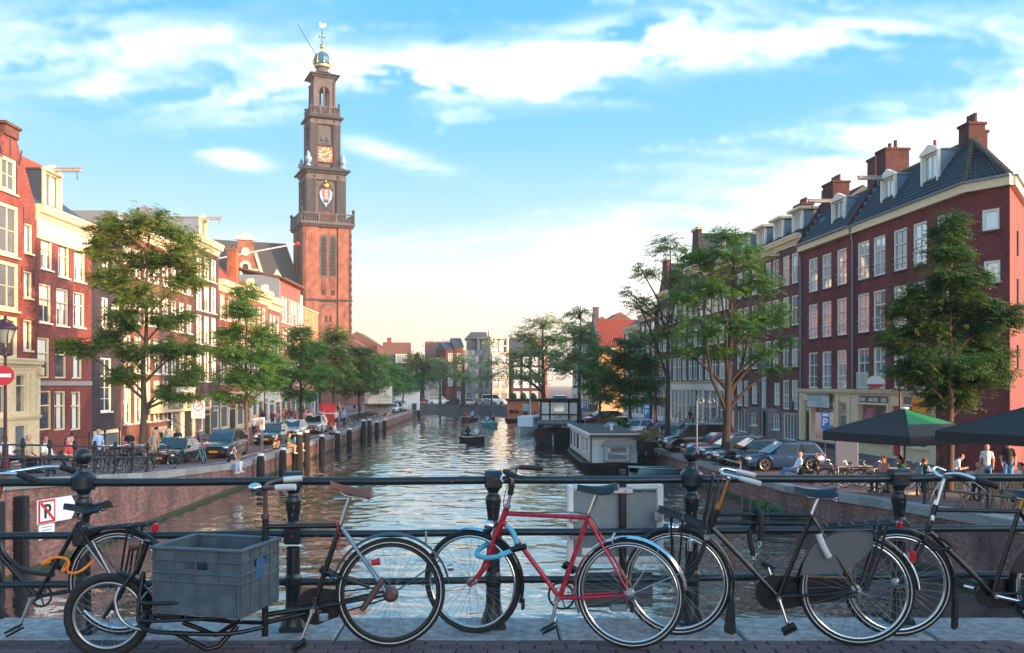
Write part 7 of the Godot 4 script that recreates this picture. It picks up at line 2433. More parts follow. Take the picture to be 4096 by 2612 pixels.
	part("drive_cog", MB.new().lathe([Vector2(0,0.03),Vector2(0.05,0.03),Vector2(0.05,0.065),Vector2(0.025,0.085),Vector2(0,0.085)],14,V(ra.x, ra.y, 0), Basis(Vector3.RIGHT, PI / 2)), M.bike_rust, o)
	part("brake_arm", MB.new().tube([V(1.55,0.26,0.075),V(1.62,0.36,0.08),V(1.69,0.46,0.075)],[0.018,0.024,0.016],7), M.bike_rust, o)
	part("fender_stay", MB.new().tube([V(ra.x, ra.y, 0.07),V(ra.x + 0.32, ra.y + 0.21,0.035)],0.004,4), M.bike_black, o)
	part("side_lamp", MB.new().tube([V(1.61,0.555,0.06),V(1.665,0.565,0.065)],[0.016,0.023],9), M.lamp_red, o)
	crank(o, bb, Vector2(1.17,0.075),0.0,0.09, M.steel)
	part("string", MB.new().tube(smooth([V(1.385,0.83,0.02),V(1.40,0.77,0.03),V(1.415,0.70,0.03),V(1.39,0.66,0.03),V(1.425,0.66,0.02)],4),0.004,4), M.lamp_red, o)
	var lk := thing("padlock", "grey steel padlock and chain hanging at the cargo bicycle's chain case", "lock", o.position, o.rotation.y)
	part("lock_body", MB.new().bbox(V(1.315,0.235,0.12),V(0.06,0.05,0.03),0.008), mat("lock_steel", lin(0.28,0.36,0.42),0.3,0.7), lk)
	var ln := MB.new()
	for k in 5:
		var c0 := V(1.255,0.34 - k * 0.024,0.1).lerp(V(1.3,0.262,0.12), k / 5.0)
		ln.tube(range(9).map(func(i): return c0 + Basis(Vector3.UP, PI / 2 * (k % 2)) * V(cos(TAU * i / 9) * 0.009, sin(TAU * i / 9) * 0.018,0)),0.004,4, true)
	part("links", ln, M.bike_rust, lk)
	crate()

func crate() -> void:
	var o := thing("plastic_crate", "blue grey plastic stacking crate standing in the cargo bicycle's front rack", "crate", V(-1.71, DECK + 0.32,-5.62), deg_to_rad(-14.0))
	var m := textured("crate_plastic", lin(0.075,0.108,0.135), T.crate, 1.1,0.5)
	var L := 0.58
	var Wd := 0.47
	var H := 0.40
	var t := 0.012
	var b := MB.new()
	b.bbox(V(0,0.012,0),V(L - 0.03,0.02, Wd - 0.03),0.006)
	part("floor", b, m, o)
	for s in 4:
		var w := MB.new()
		var len_: float = L if s % 2 == 0 else Wd
		var off: float = (Wd if s % 2 == 0 else L) / 2
		w.x = Transform3D(Basis(Vector3.UP, s * PI / 2),Vector3.ZERO)
		var hx := 0.075
		var h0 := H - 0.13
		var h1 := H - 0.085
		var z := off - t / 2
		w.box(V(0, h0 / 2, z),V(len_ - 0.002, h0, t))
		w.box(V(0, (h1 + H) / 2, z),V(len_ - 0.002, H - h1, t))
		for e in [-1,1]: w.box(V(e * (len_ / 4 + hx / 2), (h0 + h1) / 2, z),V(len_ / 2 - hx - 0.001, h1 - h0, t))
		var wl := part("side", w, m, o)
		var rb := MB.new()
		rb.x = w.x
		for y in [0.2, H - 0.15, H - 0.075]: rb.bbox(V(0, y, off + 0.004),V(len_ + 0.006,0.011,0.014),0.003)
		rb.bbox(V(0, H - 0.006, off + 0.002),V(len_ + 0.03,0.018,0.036),0.005)
		for k in [-0.5,-0.26,0.0,0.26,0.5]: rb.bbox(V(k * (len_ - 0.02), H / 2, off + 0.0035),V(0.008, H - 0.02,0.011),0.003)
		for k in [-0.46,0.46]: rb.bbox(V(k * (len_ - 0.02),0.1, off + 0.003),V(0.008,0.19,0.010),0.003)
		part("rib", rb, m, wl)
		if s == 1: part("sticker", MB.new().prism([Vector2(-0.06,0.20),Vector2(0.04,0.19),Vector2(0.05,0.30),Vector2(0.0,0.33),Vector2(-0.05,0.31)],0,0.002), mat("sticker_blue", lin(0.02,0.10,0.28),0.6), wl).transform = Transform3D(Basis(Vector3.UP, PI / 2),V(off + 0.002,0,0))

func hull(o: Node3D, L: float, W: float, h: float, bow: float, stern: float, m: Material, called := "hull", sheer := 0.2) -> MeshInstance3D:  # along x, bow at +x, waterline y = 0
	var rows := []
	for i in 17:
		var t := i / 16.0
		var x := lerpf(-L / 2, L / 2, t)
		var w := W / 2
		if t > 1.0 - bow: w *= sqrt(maxf(0.0,1.0 - pow((t - 1.0 + bow) / bow, 2.0))) * 0.97 + 0.03
		if t < stern: w *= lerpf(0.62,1.0, sqrt(t / stern))
		var top := h + sheer * pow(absf(t * 2 - 1),2.5)
		var row := []
		for q in [[1.0, top],[0.97, h * 0.5],[0.86,0.0],[0.5,-0.3],[-0.5,-0.3],[-0.86,0.0],[-0.97, h * 0.5],[-1.0, top]]: row.append(V(x + (0.12 * L / 8.0 * (q[1] / h) if t > 0.9 else 0.0), q[1], w * q[0]))
		rows.append(row)
	var b := MB.new().loft(rows)
	var deck := []
	for r in rows: deck.append([r[0] + V(0,-0.06,0), r[7] + V(0,-0.06,0)])
	b.loft(deck)
	var hl := part(called, b, m, o)
	var rim := MB.new()
	for s in [0,7]: rim.tube(rows.map(func(r): return r[s]),0.035,5)
	part("gunwale", rim, M.white_paint if W < 2.2 else M.black_paint, hl)
	return hl

func boats() -> void:
	var wl := WATER
	# white houseboat
	var o := thing("white_houseboat", "white houseboat with a flat brown roof and a bay window facing the bridge", "houseboat", V(7.55, wl, -65.5),-PI / 2 + 0.01, "houseboats along the shaded quay")
	hull(o, 16.0,3.9,0.45,0.16,0.2, M.black_matte, "hull", 0.05)
	var cab := MB.new()
	var side := [Rect2(1.2,0.95,1.1,1.4), Rect2(4.0,0.95,0.8,1.4), Rect2(6.2,0.95,1.6,1.4), Rect2(9.6,0.95,1.2,1.4), Rect2(12.2,0.95,1.2,1.4)]
	var cb := part("cabin", cab.box(V(-0.3,1.35,0),V(14.6,1.7,3.0)), M.houseboat_white, o)
	for s in [-1.0,1.0]:
		for r in side:
			var f := MB.new().bbox(V(r.position.x - 7.0,1.42, s * 1.52),V(r.size.x + 0.2,1.3,0.08),0.02)
			var w := part("window", f, M.white, cb)
			part("pane", MB.new().box(V(r.position.x - 7.0,1.42, s * 1.55),V(r.size.x, 1.1,0.06)), M.mirror_dim, w)
	part("corner_trim", MB.new().box(V(7.0,1.35,1.5),V(0.1,1.7,0.1)).box(V(7.0,1.35,-1.5),V(0.1,1.7,0.1)), M.black_paint, cb)
	var bay := part("bay_window", MB.new().bbox(V(7.2,1.1,-0.1),V(0.5,1.0,1.6),0.03), mat("bay_grey", lin(0.32,0.38,0.40),0.6), cb)
	part("pane", MB.new().box(V(7.45,1.15,-0.1),V(0.04,0.75,1.15)), M.mirror_dim, bay)
	part("bay_roof", MB.new().prism([Vector2(-0.95,0),Vector2(0.95,0),Vector2(0.65,0.33),Vector2(-0.65,0.33)],0,0.6), M.lead, bay).transform = Transform3D(Basis(Vector3.UP, PI / 2),V(6.95,1.6,-0.1))
	var rf := part("roof", MB.new().bbox(V(-0.2,2.28,0),V(15.6,0.22,3.4),0.02), M.white_paint, o)
	part("roof_felt", MB.new().box(V(-0.2,2.40,0),V(15.3,0.03,3.15)), textured("felt", lin(0.20,0.13,0.11), T.fine, 1.0,0.95), rf)
	part("roof_edge", MB.new().box(V(7.62,2.26,0),V(0.03,0.17,3.36)), M.black_paint, rf)
	part("stove_pipe", MB.new().tube([V(3.5,2.4,-0.3),V(3.5,2.75,-0.3)],0.1,8).tube([V(3.5,2.75,-0.3),V(3.5,2.85,-0.3)],0.17,8), M.white, rf)
	part("roof_dome", MB.new().ball(V(-1.0,2.4,-0.9),V(0.6,0.4,0.6),6,12), M.lead, rf)
	# dark barge behind it
	o = thing("dark_barge", "dark wooden barge with a timber framed wheelhouse moored behind the white houseboat", "barge", V(6.2, wl, -90),-PI / 2 - 0.12, "houseboats along the shaded quay")
	hull(o, 18.0,4.2,1.1,0.28,0.2, M.post_wood, "hull", 0.7)
	part("hold_roof", MB.new().bbox(V(2.6,1.9,0),V(7.5,0.18,3.6),0.03), M.grey_wood, o)
	part("hold_side", MB.new().box(V(2.6,1.45,0),V(7.0,0.8,3.2)), M.black_matte, o)
	for z in [-1.0,0.6]: part("pane", MB.new().box(V(6.13,1.5, z),V(0.06,0.5,0.9)), M.mirror_pane, o)
	var wh := part("wheelhouse", MB.new().box(V(-3.6,2.6,0),V(3.6,2.6,3.7)), M.white_paint, o)
	var tm := MB.new()
	for z in [-1.85,-0.95,0.95,1.85]: tm.box(V(-1.78,2.6, z),V(0.1,2.6,0.16))
	for y in [1.6,2.5,3.8]: tm.box(V(-1.78, y, 0),V(0.095,0.14,3.8))
	for x in [-5.4,-4.2,-3.0,-1.9]: tm.box(V(x, 2.6,-1.87),V(0.16,2.6,0.1)).box(V(x, 2.6,1.87),V(0.16,2.6,0.1))
	part("timber_frame", tm, M.black_matte, wh)
	part("wheelhouse_roof", MB.new().bbox(V(-3.6,4.0,0),V(4.2,0.2,4.3),0.06), M.black_matte, wh)
	part("pane", MB.new().box(V(-1.75,3.15,0),V(0.08,0.7,1.0)), M.mirror_pane, wh)
	# small white boat
	o = thing("white_cabin_boat", "small white cabin boat with a green hull band beside the dark barge", "boat", V(3.6, wl, -104),-PI / 2 - 0.2)
	hull(o, 8.0,2.4,0.7,0.4,0.2, mat("hull_white", lin(0.6,0.62,0.6),0.5))
	part("cabin", MB.new().bbox(V(-0.8,1.3,0),V(4.0,1.3,1.8),0.08), M.white, o)
	for z in [-0.92,0.92]:
		for k in 3: part("pane", MB.new().box(V(-2.0 + k * 1.2,1.45, z),V(0.8,0.5,0.04)), M.mirror_dim, o)
	part("mast", MB.new().tube([V(-2.5,1.9,0),V(-2.0,4.4,0)],0.06,6), M.white, o)
	# orange houseboat
	o = thing("orange_houseboat", "orange houseboat with flower baskets and a roof garden at the bend", "houseboat", V(4.2, wl, -141),-PI / 2 - 0.02, "houseboats along the shaded quay")
	hull(o, 12.0,5.4,0.4,0.05,0.05, M.black_matte, "hull", 0.0)
	cb = part("cabin", MB.new().box(V(0,1.75,0),V(10.5,2.7,4.7)), M.houseboat_orange, o)
	part("roof", MB.new().bbox(V(0,3.2,0),V(11.2,0.22,5.2),0.03), M.sandstone_dark, o)
	part("window", MB.new().bbox(V(5.28,2.1,-0.4),V(0.08,1.1,1.0),0.02), M.mirror_pane, cb)
	for z in [-1.8,-0.4,0.9,1.7]: part("flower_basket", MB.new().ball(V(5.5,1.25 + (0.3 if z > 0.5 else 0.0), z),V(0.25,0.28,0.4),6,8), M.moss if z < 1.5 else M.brick_wine, cb)
	for k in 7: part("roof_plant", MB.new().ball(V(-4.0 + k * 1.4,3.6,-1.6 + (k % 3) * 1.5),V(0.5,0.5 + 0.2 * (k % 2),0.5),6,8), mat("plant_green", lin(0.05,0.1,0.03),0.9), o)
	# blue grey rowing boat under the right quay
	o = thing("rowing_boat", "small grey blue steel rowing boat moored under the parked cars", "boat", V(9.7, wl, -54.5),-2.55)
	var rows := []
	for i in 13:
		var t := i / 12.0
		var w := 0.85 * (sqrt(maxf(0.0,1.0 - pow(maxf(0.0, (t - 0.55) / 0.45),2.0))) * 0.97 + 0.03) * lerpf(0.8,1.0, minf(1.0, t * 3))
		var x := lerpf(-2.2,2.3, t)
		var y := 0.5 + 0.22 * t * t
		rows.append([V(x, y, w),V(x, 0.05, w * 0.8),V(x, -0.1,0),V(x, 0.05,-w * 0.8),V(x, y, -w),V(x, 0.12,-w * 0.72),V(x, 0.05,0),V(x, 0.12, w * 0.72)])
	part("hull", MB.new().loft(rows, true), mat("boat_blue", lin(0.13,0.22,0.27),0.5), o)
	part("rim", MB.new().tube(rows.map(func(r): return r[0]),0.035,5).tube(rows.map(func(r): return r[4]),0.035,5), mat("boat_rim", lin(0.35,0.45,0.5),0.5), o)
	for x in [-1.2,0.4]: part("thwart", MB.new().box(V(x, 0.36,0),V(0.28,0.04,1.35)), M.boat_rim, o)
	part("engine_board", MB.new().box(V(1.2,0.4,0),V(0.05,0.5,0.6)), M.sign_white, o)
	part("oar", MB.new().tube([V(-1.8,0.45,0.2),V(0.9,0.5,0.45)],0.03,5), M.teak, o)
	# open boats under way, with their passengers
	var bl := [["dark open motorboat with three passengers, nearest of the boats under way", -2.3 + 0.1,88.0,0.4, "black_matte", 0],["turquoise open boat with passengers in front of the orange houseboat", -0.7,121.0,0.2, "goods_teal", 1],["low red boat with passengers farthest up the canal", -4.0,141.0,-0.3, "brick_wine", 2]]
	for e in bl:
		o = thing("open_boat", e[0], "boat", V(e[1], wl, -e[2]),-PI / 2 + e[3], "open boats under way")
		hull(o, 4.2 if e[5] == 0 else 5.0,1.8,0.5,0.45,0.25, M[e[4]])
		for k in 3 + (1 if e[5] == 1 else 0):
			var p := V(e[1] + (-0.45 if k % 2 else 0.4), wl + 0.62,-e[2] + 1.1 - k * 0.75)
			person("sit", "person in %s sitting in the %s" % [["a white shirt", "a dark top", "a pale shirt", "an orange top"][(k + e[5]) % 4],["dark open motorboat", "turquoise open boat", "low red boat"][e[5]]] + (", by the stern" if k == 0 else (", by the bow" if k == 3 else "")), p, PI * (0.1 + 0.9 * (k % 2)),[["shirt_white", "cloth_navy", "shirt_blue", "cloth_red"][(k + e[5]) % 4], "cloth_navy"], k % 2 == 1, "people in the open boats")

func car(label: String, x: float, d: float, turn: float, L: float, H: float, paint: Material, kind: String, group: String, yb := 0.0, called := "parked_car") -> void:
	var o := thing(called, label, "van" if kind == "van" else "car", V(x, yb, -d), turn, group)
	var W := 1.76 if kind != "van" else 1.82
	var xf := L * 0.5 - 0.86
	var xr := -L * 0.5 + 0.82
	var belt := H * 0.60
	var hood: float = {"hatch": 0.88, "sedan": 0.82, "mpv": 0.92, "van": 1.02, "suv": 1.0}[kind]
	var g: Array = {"hatch": [0.21,0.02,-0.38,-0.48], "sedan": [0.20,0.03,-0.22,-0.36], "mpv": [0.27,0.05,-0.36,-0.48], "van": [0.30,0.14,-0.47,-0.49], "suv": [0.22,0.05,-0.34,-0.47]}[kind]  # screen base, roof front, roof rear, rear base
	var topy := func(q: float) -> float:
		if q > g[0]: return lerpf(belt, hood * 0.78, pow((q - g[0]) / (0.5 - g[0]),1.6)) if q < 0.47 else hood * 0.74
		if q < g[3]: return lerpf(belt, belt * 0.9, clampf((g[3] - q) / maxf(0.02, g[3] + 0.5),0,1))
		return belt
	var rows := []
	for i in 45:
		var q := -0.5 + i / 44.0
		var xx := q * L
		var w := W / 2 * (1.0 - 0.17 * pow(absf(q * 2),6.0))
		var lo := 0.2 + 0.1 * pow(absf(q * 2),8.0)
		for ax in [xf, xr]:
			var dd: float = absf(xx - ax)
			if dd < 0.37: lo = maxf(lo, 0.30 + sqrt(0.37 * 0.37 - dd * dd) * 0.98)
		var t: float = topy.call(q)
		var m := lerpf(lo, t, 0.55)
		rows.append([V(xx, lo, w * 0.95),V(xx, minf(lo + 0.1, m), w),V(xx, m, w * 1.0),V(xx, t - 0.07, w * 0.96),V(xx, t - 0.01, w * 0.86),V(xx, t + 0.02,0),V(xx, t - 0.01,-w * 0.86),V(xx, t - 0.07,-w * 0.96),V(xx, m, -w),V(xx, minf(lo + 0.1, m),-w),V(xx, lo, -w * 0.95)])
	for e in [0,44]:
		var r: Array = rows[e]
		var c := V(r[5].x + (0.03 if e else -0.03),0.5,0)
		var cap: Array = r.map(func(p): return c + (p - c) * V(0,0.85,0.9))
		var cap2: Array = r.map(func(p): return c + V(0.01 if e else -0.01,0,0))
		if e: rows.append_array([cap, cap2])
		else: rows = [cap2, cap] + rows
	rows = rows.map(func(r):
		var z: Array = r.duplicate()
		z.reverse()
		return z)
	part("body", MB.new().loft(rows), paint, o)
	part("underbody", MB.new().box(V(0,0.36,0),V(L * 0.9,0.3, W * 0.74)), M.black_matte, o)
	# cabin
	var wb := W / 2 * 0.93
	var wr := W / 2 * (0.74 if kind != "van" else 0.85)
	var st := [[g[3], belt - 0.03],[lerpf(g[3], g[2],0.55), lerpf(belt, H, 0.62)],[g[2], H - 0.03],[lerpf(g[2], g[1],0.5), H],[g[1], H - 0.035],[g[0], belt - 0.02]]
	rows = []
	for s in st:
		var t := clampf((s[1] - belt) / (H - belt),0,1)
		var w2 := lerpf(wb, wr, t)
		var y: float = s[1]
		rows.append([V(s[0] * L, belt - 0.05,-wb),V(s[0] * L, y - 0.05,-w2),V(s[0] * L, y, -w2 * 0.86),V(s[0] * L, y + 0.015,0),V(s[0] * L, y, w2 * 0.86),V(s[0] * L, y - 0.05, w2),V(s[0] * L, belt - 0.05, wb)])
	var cabin := MB.new()
	for i in rows.size() - 1:
		for j in 6: cabin.quad(rows[i][j], rows[i][j + 1], rows[i + 1][j + 1], rows[i + 1][j])
	part("cabin", cabin, paint, o)
	var gl := func(a: Vector3, b: Vector3, c: Vector3, e: Vector3, called2: String):
		var n := (b - a).cross(c - a).normalized() * 0.018
		var m := MB.new()
		m.quad(a + n, b + n, c + n, e + n)
		part(called2, m, M.car_glass, o)
	gl.call(V(g[0] * L - 0.03, belt + 0.02, wb * 0.88),V(g[0] * L - 0.03, belt + 0.02,-wb * 0.88),V(g[1] * L + 0.02, H - 0.07,-wr * 0.9),V(g[1] * L + 0.02, H - 0.07, wr * 0.9), "windscreen")
	gl.call(V(g[3] * L + 0.02, belt + 0.05,-wb * 0.85),V(g[3] * L + 0.02, belt + 0.05, wb * 0.85),V(g[2] * L - 0.01, H - 0.09, wr * 0.86),V(g[2] * L - 0.01, H - 0.09,-wr * 0.86), "rear_window")
	for s in [-1.0,1.0]:
		var xa: float = g[0] * L - 0.2
		var xb: float = g[3] * L + 0.16
		var ta: float = g[1] * L - 0.06
		var tb: float = g[2] * L + 0.08
		var split := [0.0,0.46,0.5,1.0] if kind != "van" else [0.0,0.35,0.39,1.0]
		for k in 2:
			var f0: float = split[k * 2]
			var f1: float = split[k * 2 + 1]
			var A := V(lerpf(xa, xb, f0), belt + 0.03, s * (wb - 0.005))
			var B := V(lerpf(xa, xb, f1), belt + 0.03, s * (wb - 0.005))
			var C := V(lerpf(ta, tb, f1), H - 0.11, s * lerpf(wb, wr, 0.86))
			var D := V(lerpf(ta, tb, f0), H - 0.11, s * lerpf(wb, wr, 0.86))
			if s > 0: gl.call(B, A, D, C, "side_window")
			else: gl.call(A, B, C, D, "side_window")
		part("mirror", MB.new().bbox(V(g[0] * L - 0.28, belt + 0.1, s * (W / 2 + 0.08)),V(0.12,0.13,0.2),0.03), paint, o)
		part("headlight", MB.new().ball(V(L * 0.5 - 0.14, hood * 0.70, s * W * 0.36),V(0.2,0.1,0.18),6,8), mat("headlamp", lin(0.7,0.72,0.75),0.1,0.5), o)
		part("tail_light", MB.new().ball(V(-L * 0.5 + 0.1, belt * 0.86, s * W * 0.38),V(0.13,0.15,0.12),6,8), M.lamp_red, o)
		part("door_handle", MB.new().bbox(V(-0.15, belt - 0.16, s * (W / 2 - 0.005)),V(0.2,0.04,0.05),0.01), M.chrome, o)
		for ax in [xf, xr]:
			var tb2 := Basis(Vector3.RIGHT, PI / 2 * s)
			var ty := part("wheel", MB.new().lathe([Vector2(0.19,-0.1),Vector2(0.30,-0.1),Vector2(0.325,-0.06),Vector2(0.325,0.07),Vector2(0.30,0.1),Vector2(0.22,0.1),Vector2(0.19,0.04),Vector2(0,0.02)],16,V(ax, 0.325, s * (W / 2 - 0.11)), tb2), M.rubber, o)
			var rm := MB.new().lathe([Vector2(0.2,0.06),Vector2(0.225,0.105),Vector2(0.2,0.1)],16,V(ax, 0.325, s * (W / 2 - 0.11)), tb2)
			for k in 5:
				var a := TAU * k / 5
				rm.bar(V(ax, 0.325, s * (W / 2 - 0.035)),V(ax + cos(a) * 0.2,0.325 + sin(a) * 0.2, s * (W / 2 - 0.035)),0.075,0.03)
			part("rim", rm, M.chrome, ty)
	part("grille", MB.new().bbox(V(L * 0.5 - 0.02,0.52,0),V(0.08,0.13, W * 0.55),0.02), M.black_matte, o)
	part("front_plate", MB.new().bbox(V(L * 0.5 + 0.05,0.42,0),V(0.02,0.12,0.5),0.004), mat("plate_yellow", lin(0.85,0.32,0.02),0.5), o)
	part("lower_grille", MB.new().bbox(V(L * 0.5 - 0.03,0.3,0),V(0.1,0.09, W * 0.62),0.02), M.black_matte, o)
	part("rear_plate", MB.new().bbox(V(-L * 0.5 - 0.05,0.62,0),V(0.02,0.12,0.5),0.004), M.plate_yellow, o)

func paint(key: String, c: Color) -> StandardMaterial3D:
	var m := mat(key, c, 0.25,0.25,0.6)
	m.clearcoat_enabled = true
	m.clearcoat = 1.0
	m.clearcoat_roughness = 0.04
	return m

func cars() -> void:
	var a := PI / -2  # nose towards the bridge
	var gl := "cars parked along the sunny quay"
	var gr := "cars parked nose to the canal on the shaded quay"
	var gf := "cars on the far quay"
	var bk := paint("paint_black", lin(0.010,0.011,0.014))
	var gy := paint("paint_grey", lin(0.06,0.07,0.085))
	var gn := paint("paint_green", lin(0.012,0.025,0.024))
	var sv := paint("paint_silver", lin(0.55,0.55,0.55))
	var bl := paint("paint_blue", lin(0.006,0.035,0.105))
	var rd_ := paint("paint_red", lin(0.42,0.01,0.025))
	var wt := paint("paint_white", lin(0.7,0.7,0.68))
	car("black saloon nearest the fence on the sunny quay", -17.1,48.9, a - 0.06,4.4,1.36, bk, "sedan", gl, 0.03)
	car("dark grey people carrier with silver window trim behind the turquoise bicycle", -15.9,53.8, a, 4.5,1.58, gy, "mpv", gl)
	car("dark green hatchback parked between the grey people carrier and the silver cars", -15.95,65.2, a, 4.1,1.45, gn, "hatch", gl)
	car("low silver hatchback parked behind the dark green one", -16.05,72.4, a, 4.0,1.45, sv, "hatch", gl)
	car("tall silver crossover, last car before the crowd on the sunny quay", -15.75,79.6, a, 4.1,1.58, sv, "suv", gl)
	car("small white car behind the white cabin on the sunny quay", -15.4,137, a, 4.2,1.5, wt, "hatch", gl)
	car("dark car parked in the middle behind the white cabin", -15.3,142.5, a, 4.3,1.6, gn, "mpv", gl)
	car("pale van nearest the white kiosk on the sunny quay", -15.4,148, a, 4.4,1.7, wt, "van", gl)
	car("blue hatchback, nearest of the cars on the shaded quay", 14.1,45.2, PI + 0.08,4.0,1.40, bl, "hatch", gr)
	car("black saloon with bright alloy wheels next to the blue hatchback", 13.5,47.9, PI + 0.08,4.6,1.42, bk, "sedan", gr)
	car("dark green older car beside the big open tree", 13.2,51.0, PI + 0.08,4.0,1.42, gn, "hatch", gr)
	car("small red car between the dark green car and the black van", 12.9,53.6, PI + 0.08,3.7,1.42, rd_, "hatch", gr)
	car("tall black van reflecting the sunset beside the slanting tree", 12.5,57.0, PI + 0.08,4.4,1.82, bk, "van", gr)
	car("dark hatchback behind the slanting thin tree", 11.9,63.0, PI + 0.08,4.3,1.5, gy, "hatch", gr)
	car("red hatchback with dark windows beside the white houseboat", 11.7,66.5, PI + 0.08,4.2,1.5, rd_, "hatch", gr)
	car("white hatchback under the dense young tree", 10.9,73.5, PI + 0.08,4.0,1.48, wt, "hatch", gr)
	car("pale grey car beside the white hatchback", 10.4,77.0, PI + 0.08,4.3,1.55, sv, "mpv", gr)
	car("bright red estate car beside the slender tree", 10.9,94, PI + 0.3,4.6,1.55, rd_, "mpv", gr)
	car("red car on the far quay, leftmost by the cafe building", -14.8,188.5,0.1,4.3,1.45, rd_, "sedan", gf)
	car("white delivery van on the far quay next to the red car", -11.5,188,0.1,4.8,1.9, wt, "van", gf)
	car("black car on the far quay between the van and the grey car", -8.0,187.5,0.15,4.3,1.45, bk, "sedan", gf)
	car("silver grey car on the far quay in front of the brown houses", -5.2,186.5,0.2,4.3,1.45, sv, "sedan", gf)
	car("white minibus in front of the pale cube", -0.6,189.5,0.25,5.2,2.2, wt, "van", gf)
	car("pale saloon in front of the white minibus", -1.6,184.5,0.3,4.3,1.45, sv, "sedan", gf)
	car("blue grey delivery truck behind the feathery tree", 7.9,112,-1.7,5.6,2.9, paint("paint_truck", lin(0.1,0.14,0.18)), "van", gr, 0, "delivery_truck")

var bodies := {}

func body(pose: String) -> Array:  # [skin, top, trousers, shoes] of one smooth figure that faces +z
	if bodies.has(pose): return bodies[pose]
	var P := {"pel": V(0,0.95,0), "che": V(0,1.30,-0.01), "nec": V(0,1.47,-0.01), "hea": V(0,1.62,0.02), "el": V(0.24,1.13,-0.03), "wr": V(0.23,0.90,0.07), "er": V(-0.24,1.13,-0.03), "rr": V(-0.22,0.90,0.08), "kl": V(0.1,0.5,0.03), "al": V(0.1,0.09,-0.02), "kr": V(-0.1,0.5,0.02), "ar": V(-0.1,0.09,-0.03)}
	match pose:
		"walk": P.merge({"kl": V(0.09,0.52,0.16), "al": V(0.09,0.1,0.2), "kr": V(-0.09,0.5,-0.04), "ar": V(-0.09,0.13,-0.3), "wr": V(0.24,0.92,-0.12), "rr": V(-0.23,0.95,0.22)}, true)
		"hold": P.merge({"wr": V(0.12,1.12,0.28), "rr": V(-0.1,1.14,0.28)}, true)
		"sit": P.merge({"pel": V(0,0.1,0), "che": V(0,0.46,0.0), "nec": V(0,0.63,0.02), "hea": V(0,0.78,0.06), "el": V(0.23,0.26,0.05), "wr": V(0.12,0.17,0.28), "er": V(-0.23,0.26,0.05), "rr": V(-0.1,0.18,0.28), "kl": V(0.11,0.09,0.45), "al": V(0.1,-0.34,0.43), "kr": V(-0.11,0.09,0.45), "ar": V(-0.12,-0.33,0.47)}, true)
		"recline": P.merge({"pel": V(0,0.1,0.05), "che": V(0,0.42,-0.13), "nec": V(0,0.58,-0.18), "hea": V(0,0.73,-0.16), "el": V(0.25,0.24,-0.08), "wr": V(0.1,0.19,0.16), "er": V(-0.25,0.24,-0.1), "rr": V(-0.08,0.2,0.16), "kl": V(0.12,0.13,0.5), "al": V(0.1,-0.28,0.62), "kr": V(-0.1,0.16,0.49), "ar": V(-0.02,-0.2,0.72)}, true)
		"lean": P.merge({"pel": V(0,0.1,0), "che": V(0,0.42,0.16), "nec": V(0,0.55,0.25), "hea": V(0,0.68,0.33), "el": V(0.23,0.2,0.25), "wr": V(0.1,0.24,0.47), "er": V(-0.23,0.2,0.25), "rr": V(-0.1,0.25,0.47), "kl": V(0.11,0.09,0.45), "al": V(0.1,-0.34,0.42), "kr": V(-0.11,0.09,0.45), "ar": V(-0.1,-0.34,0.44)}, true)
		"squat": P.merge({"pel": V(0,0.2,0), "che": V(0,0.5,0.14), "nec": V(0,0.63,0.22), "hea": V(0,0.76,0.29), "el": V(0.22,0.33,0.34), "wr": V(0.08,0.42,0.52), "er": V(-0.22,0.33,0.34), "rr": V(-0.08,0.42,0.52), "kl": V(0.14,0.45,0.36), "al": V(0.12,0.08,0.24), "kr": V(-0.14,0.45,0.36), "ar": V(-0.12,0.08,0.22)}, true)
	var sh: Vector3 = (P.che + P.nec) * 0.5 + V(0,0.03,0)
	var up: Vector3 = (P.hea - P.nec).normalized()
	var bones := [[P.pel, P.che, 0.125,0.135,1],[P.che, sh, 0.135,0.10,1],[sh + V(0.14,0,0), sh - V(0.14,0,0),0.075,0.075,1],[P.nec - up * 0.02, P.hea, 0.05,0.055,0],[P.hea, P.hea + up * 0.07,0.088,0.088,0],[P.hea + up * 0.0 + V(0,0,0.05), P.hea - up * 0.04 + V(0,0,0.06),0.045,0.035,0]]
	for s in [["l", 1.0],["r", -1.0]]:
		var e: Vector3 = P["e" + s[0]]
		var w: Vector3 = P[("w" if s[0] == "l" else "r") + "r"]
		var k: Vector3 = P["k" + s[0]]
		var an: Vector3 = P["a" + s[0]]
		bones.append_array([[sh + V(s[1] * 0.17,-0.01,0), e.lerp(sh + V(s[1] * 0.17,0,0),0.35),0.058,0.05,1],[e.lerp(sh + V(s[1] * 0.17,0,0),0.3), e, 0.044,0.04,0],[e, w, 0.04,0.028,0],[w, w + (w - e).normalized() * 0.08,0.032,0.03,0],[P.pel + V(s[1] * 0.085,-0.03,0), k, 0.09,0.062,2],[k, an, 0.058,0.04,2],[an + V(0,-0.03,-0.03), an + V(0,-0.045,0.15),0.045,0.036,3]])
	var lo := V(9,9,9)
	var hi := -lo
	for b in bones:
		for p in [b[0], b[1]]:
			lo = lo.min(p - Vector3.ONE * 0.2)
			hi = hi.max(p + Vector3.ONE * 0.2)
	var c := 0.032
	var n := Vector3i(((hi - lo) / c).ceil()) + Vector3i.ONE
	var f := PackedFloat32Array()
	f.resize(n.x * n.y * n.z)
	f.fill(0.0)
	var best := PackedFloat32Array()
	best.resize(f.size())
	best.fill(9.0)
	var who := PackedByteArray()
	who.resize(f.size())
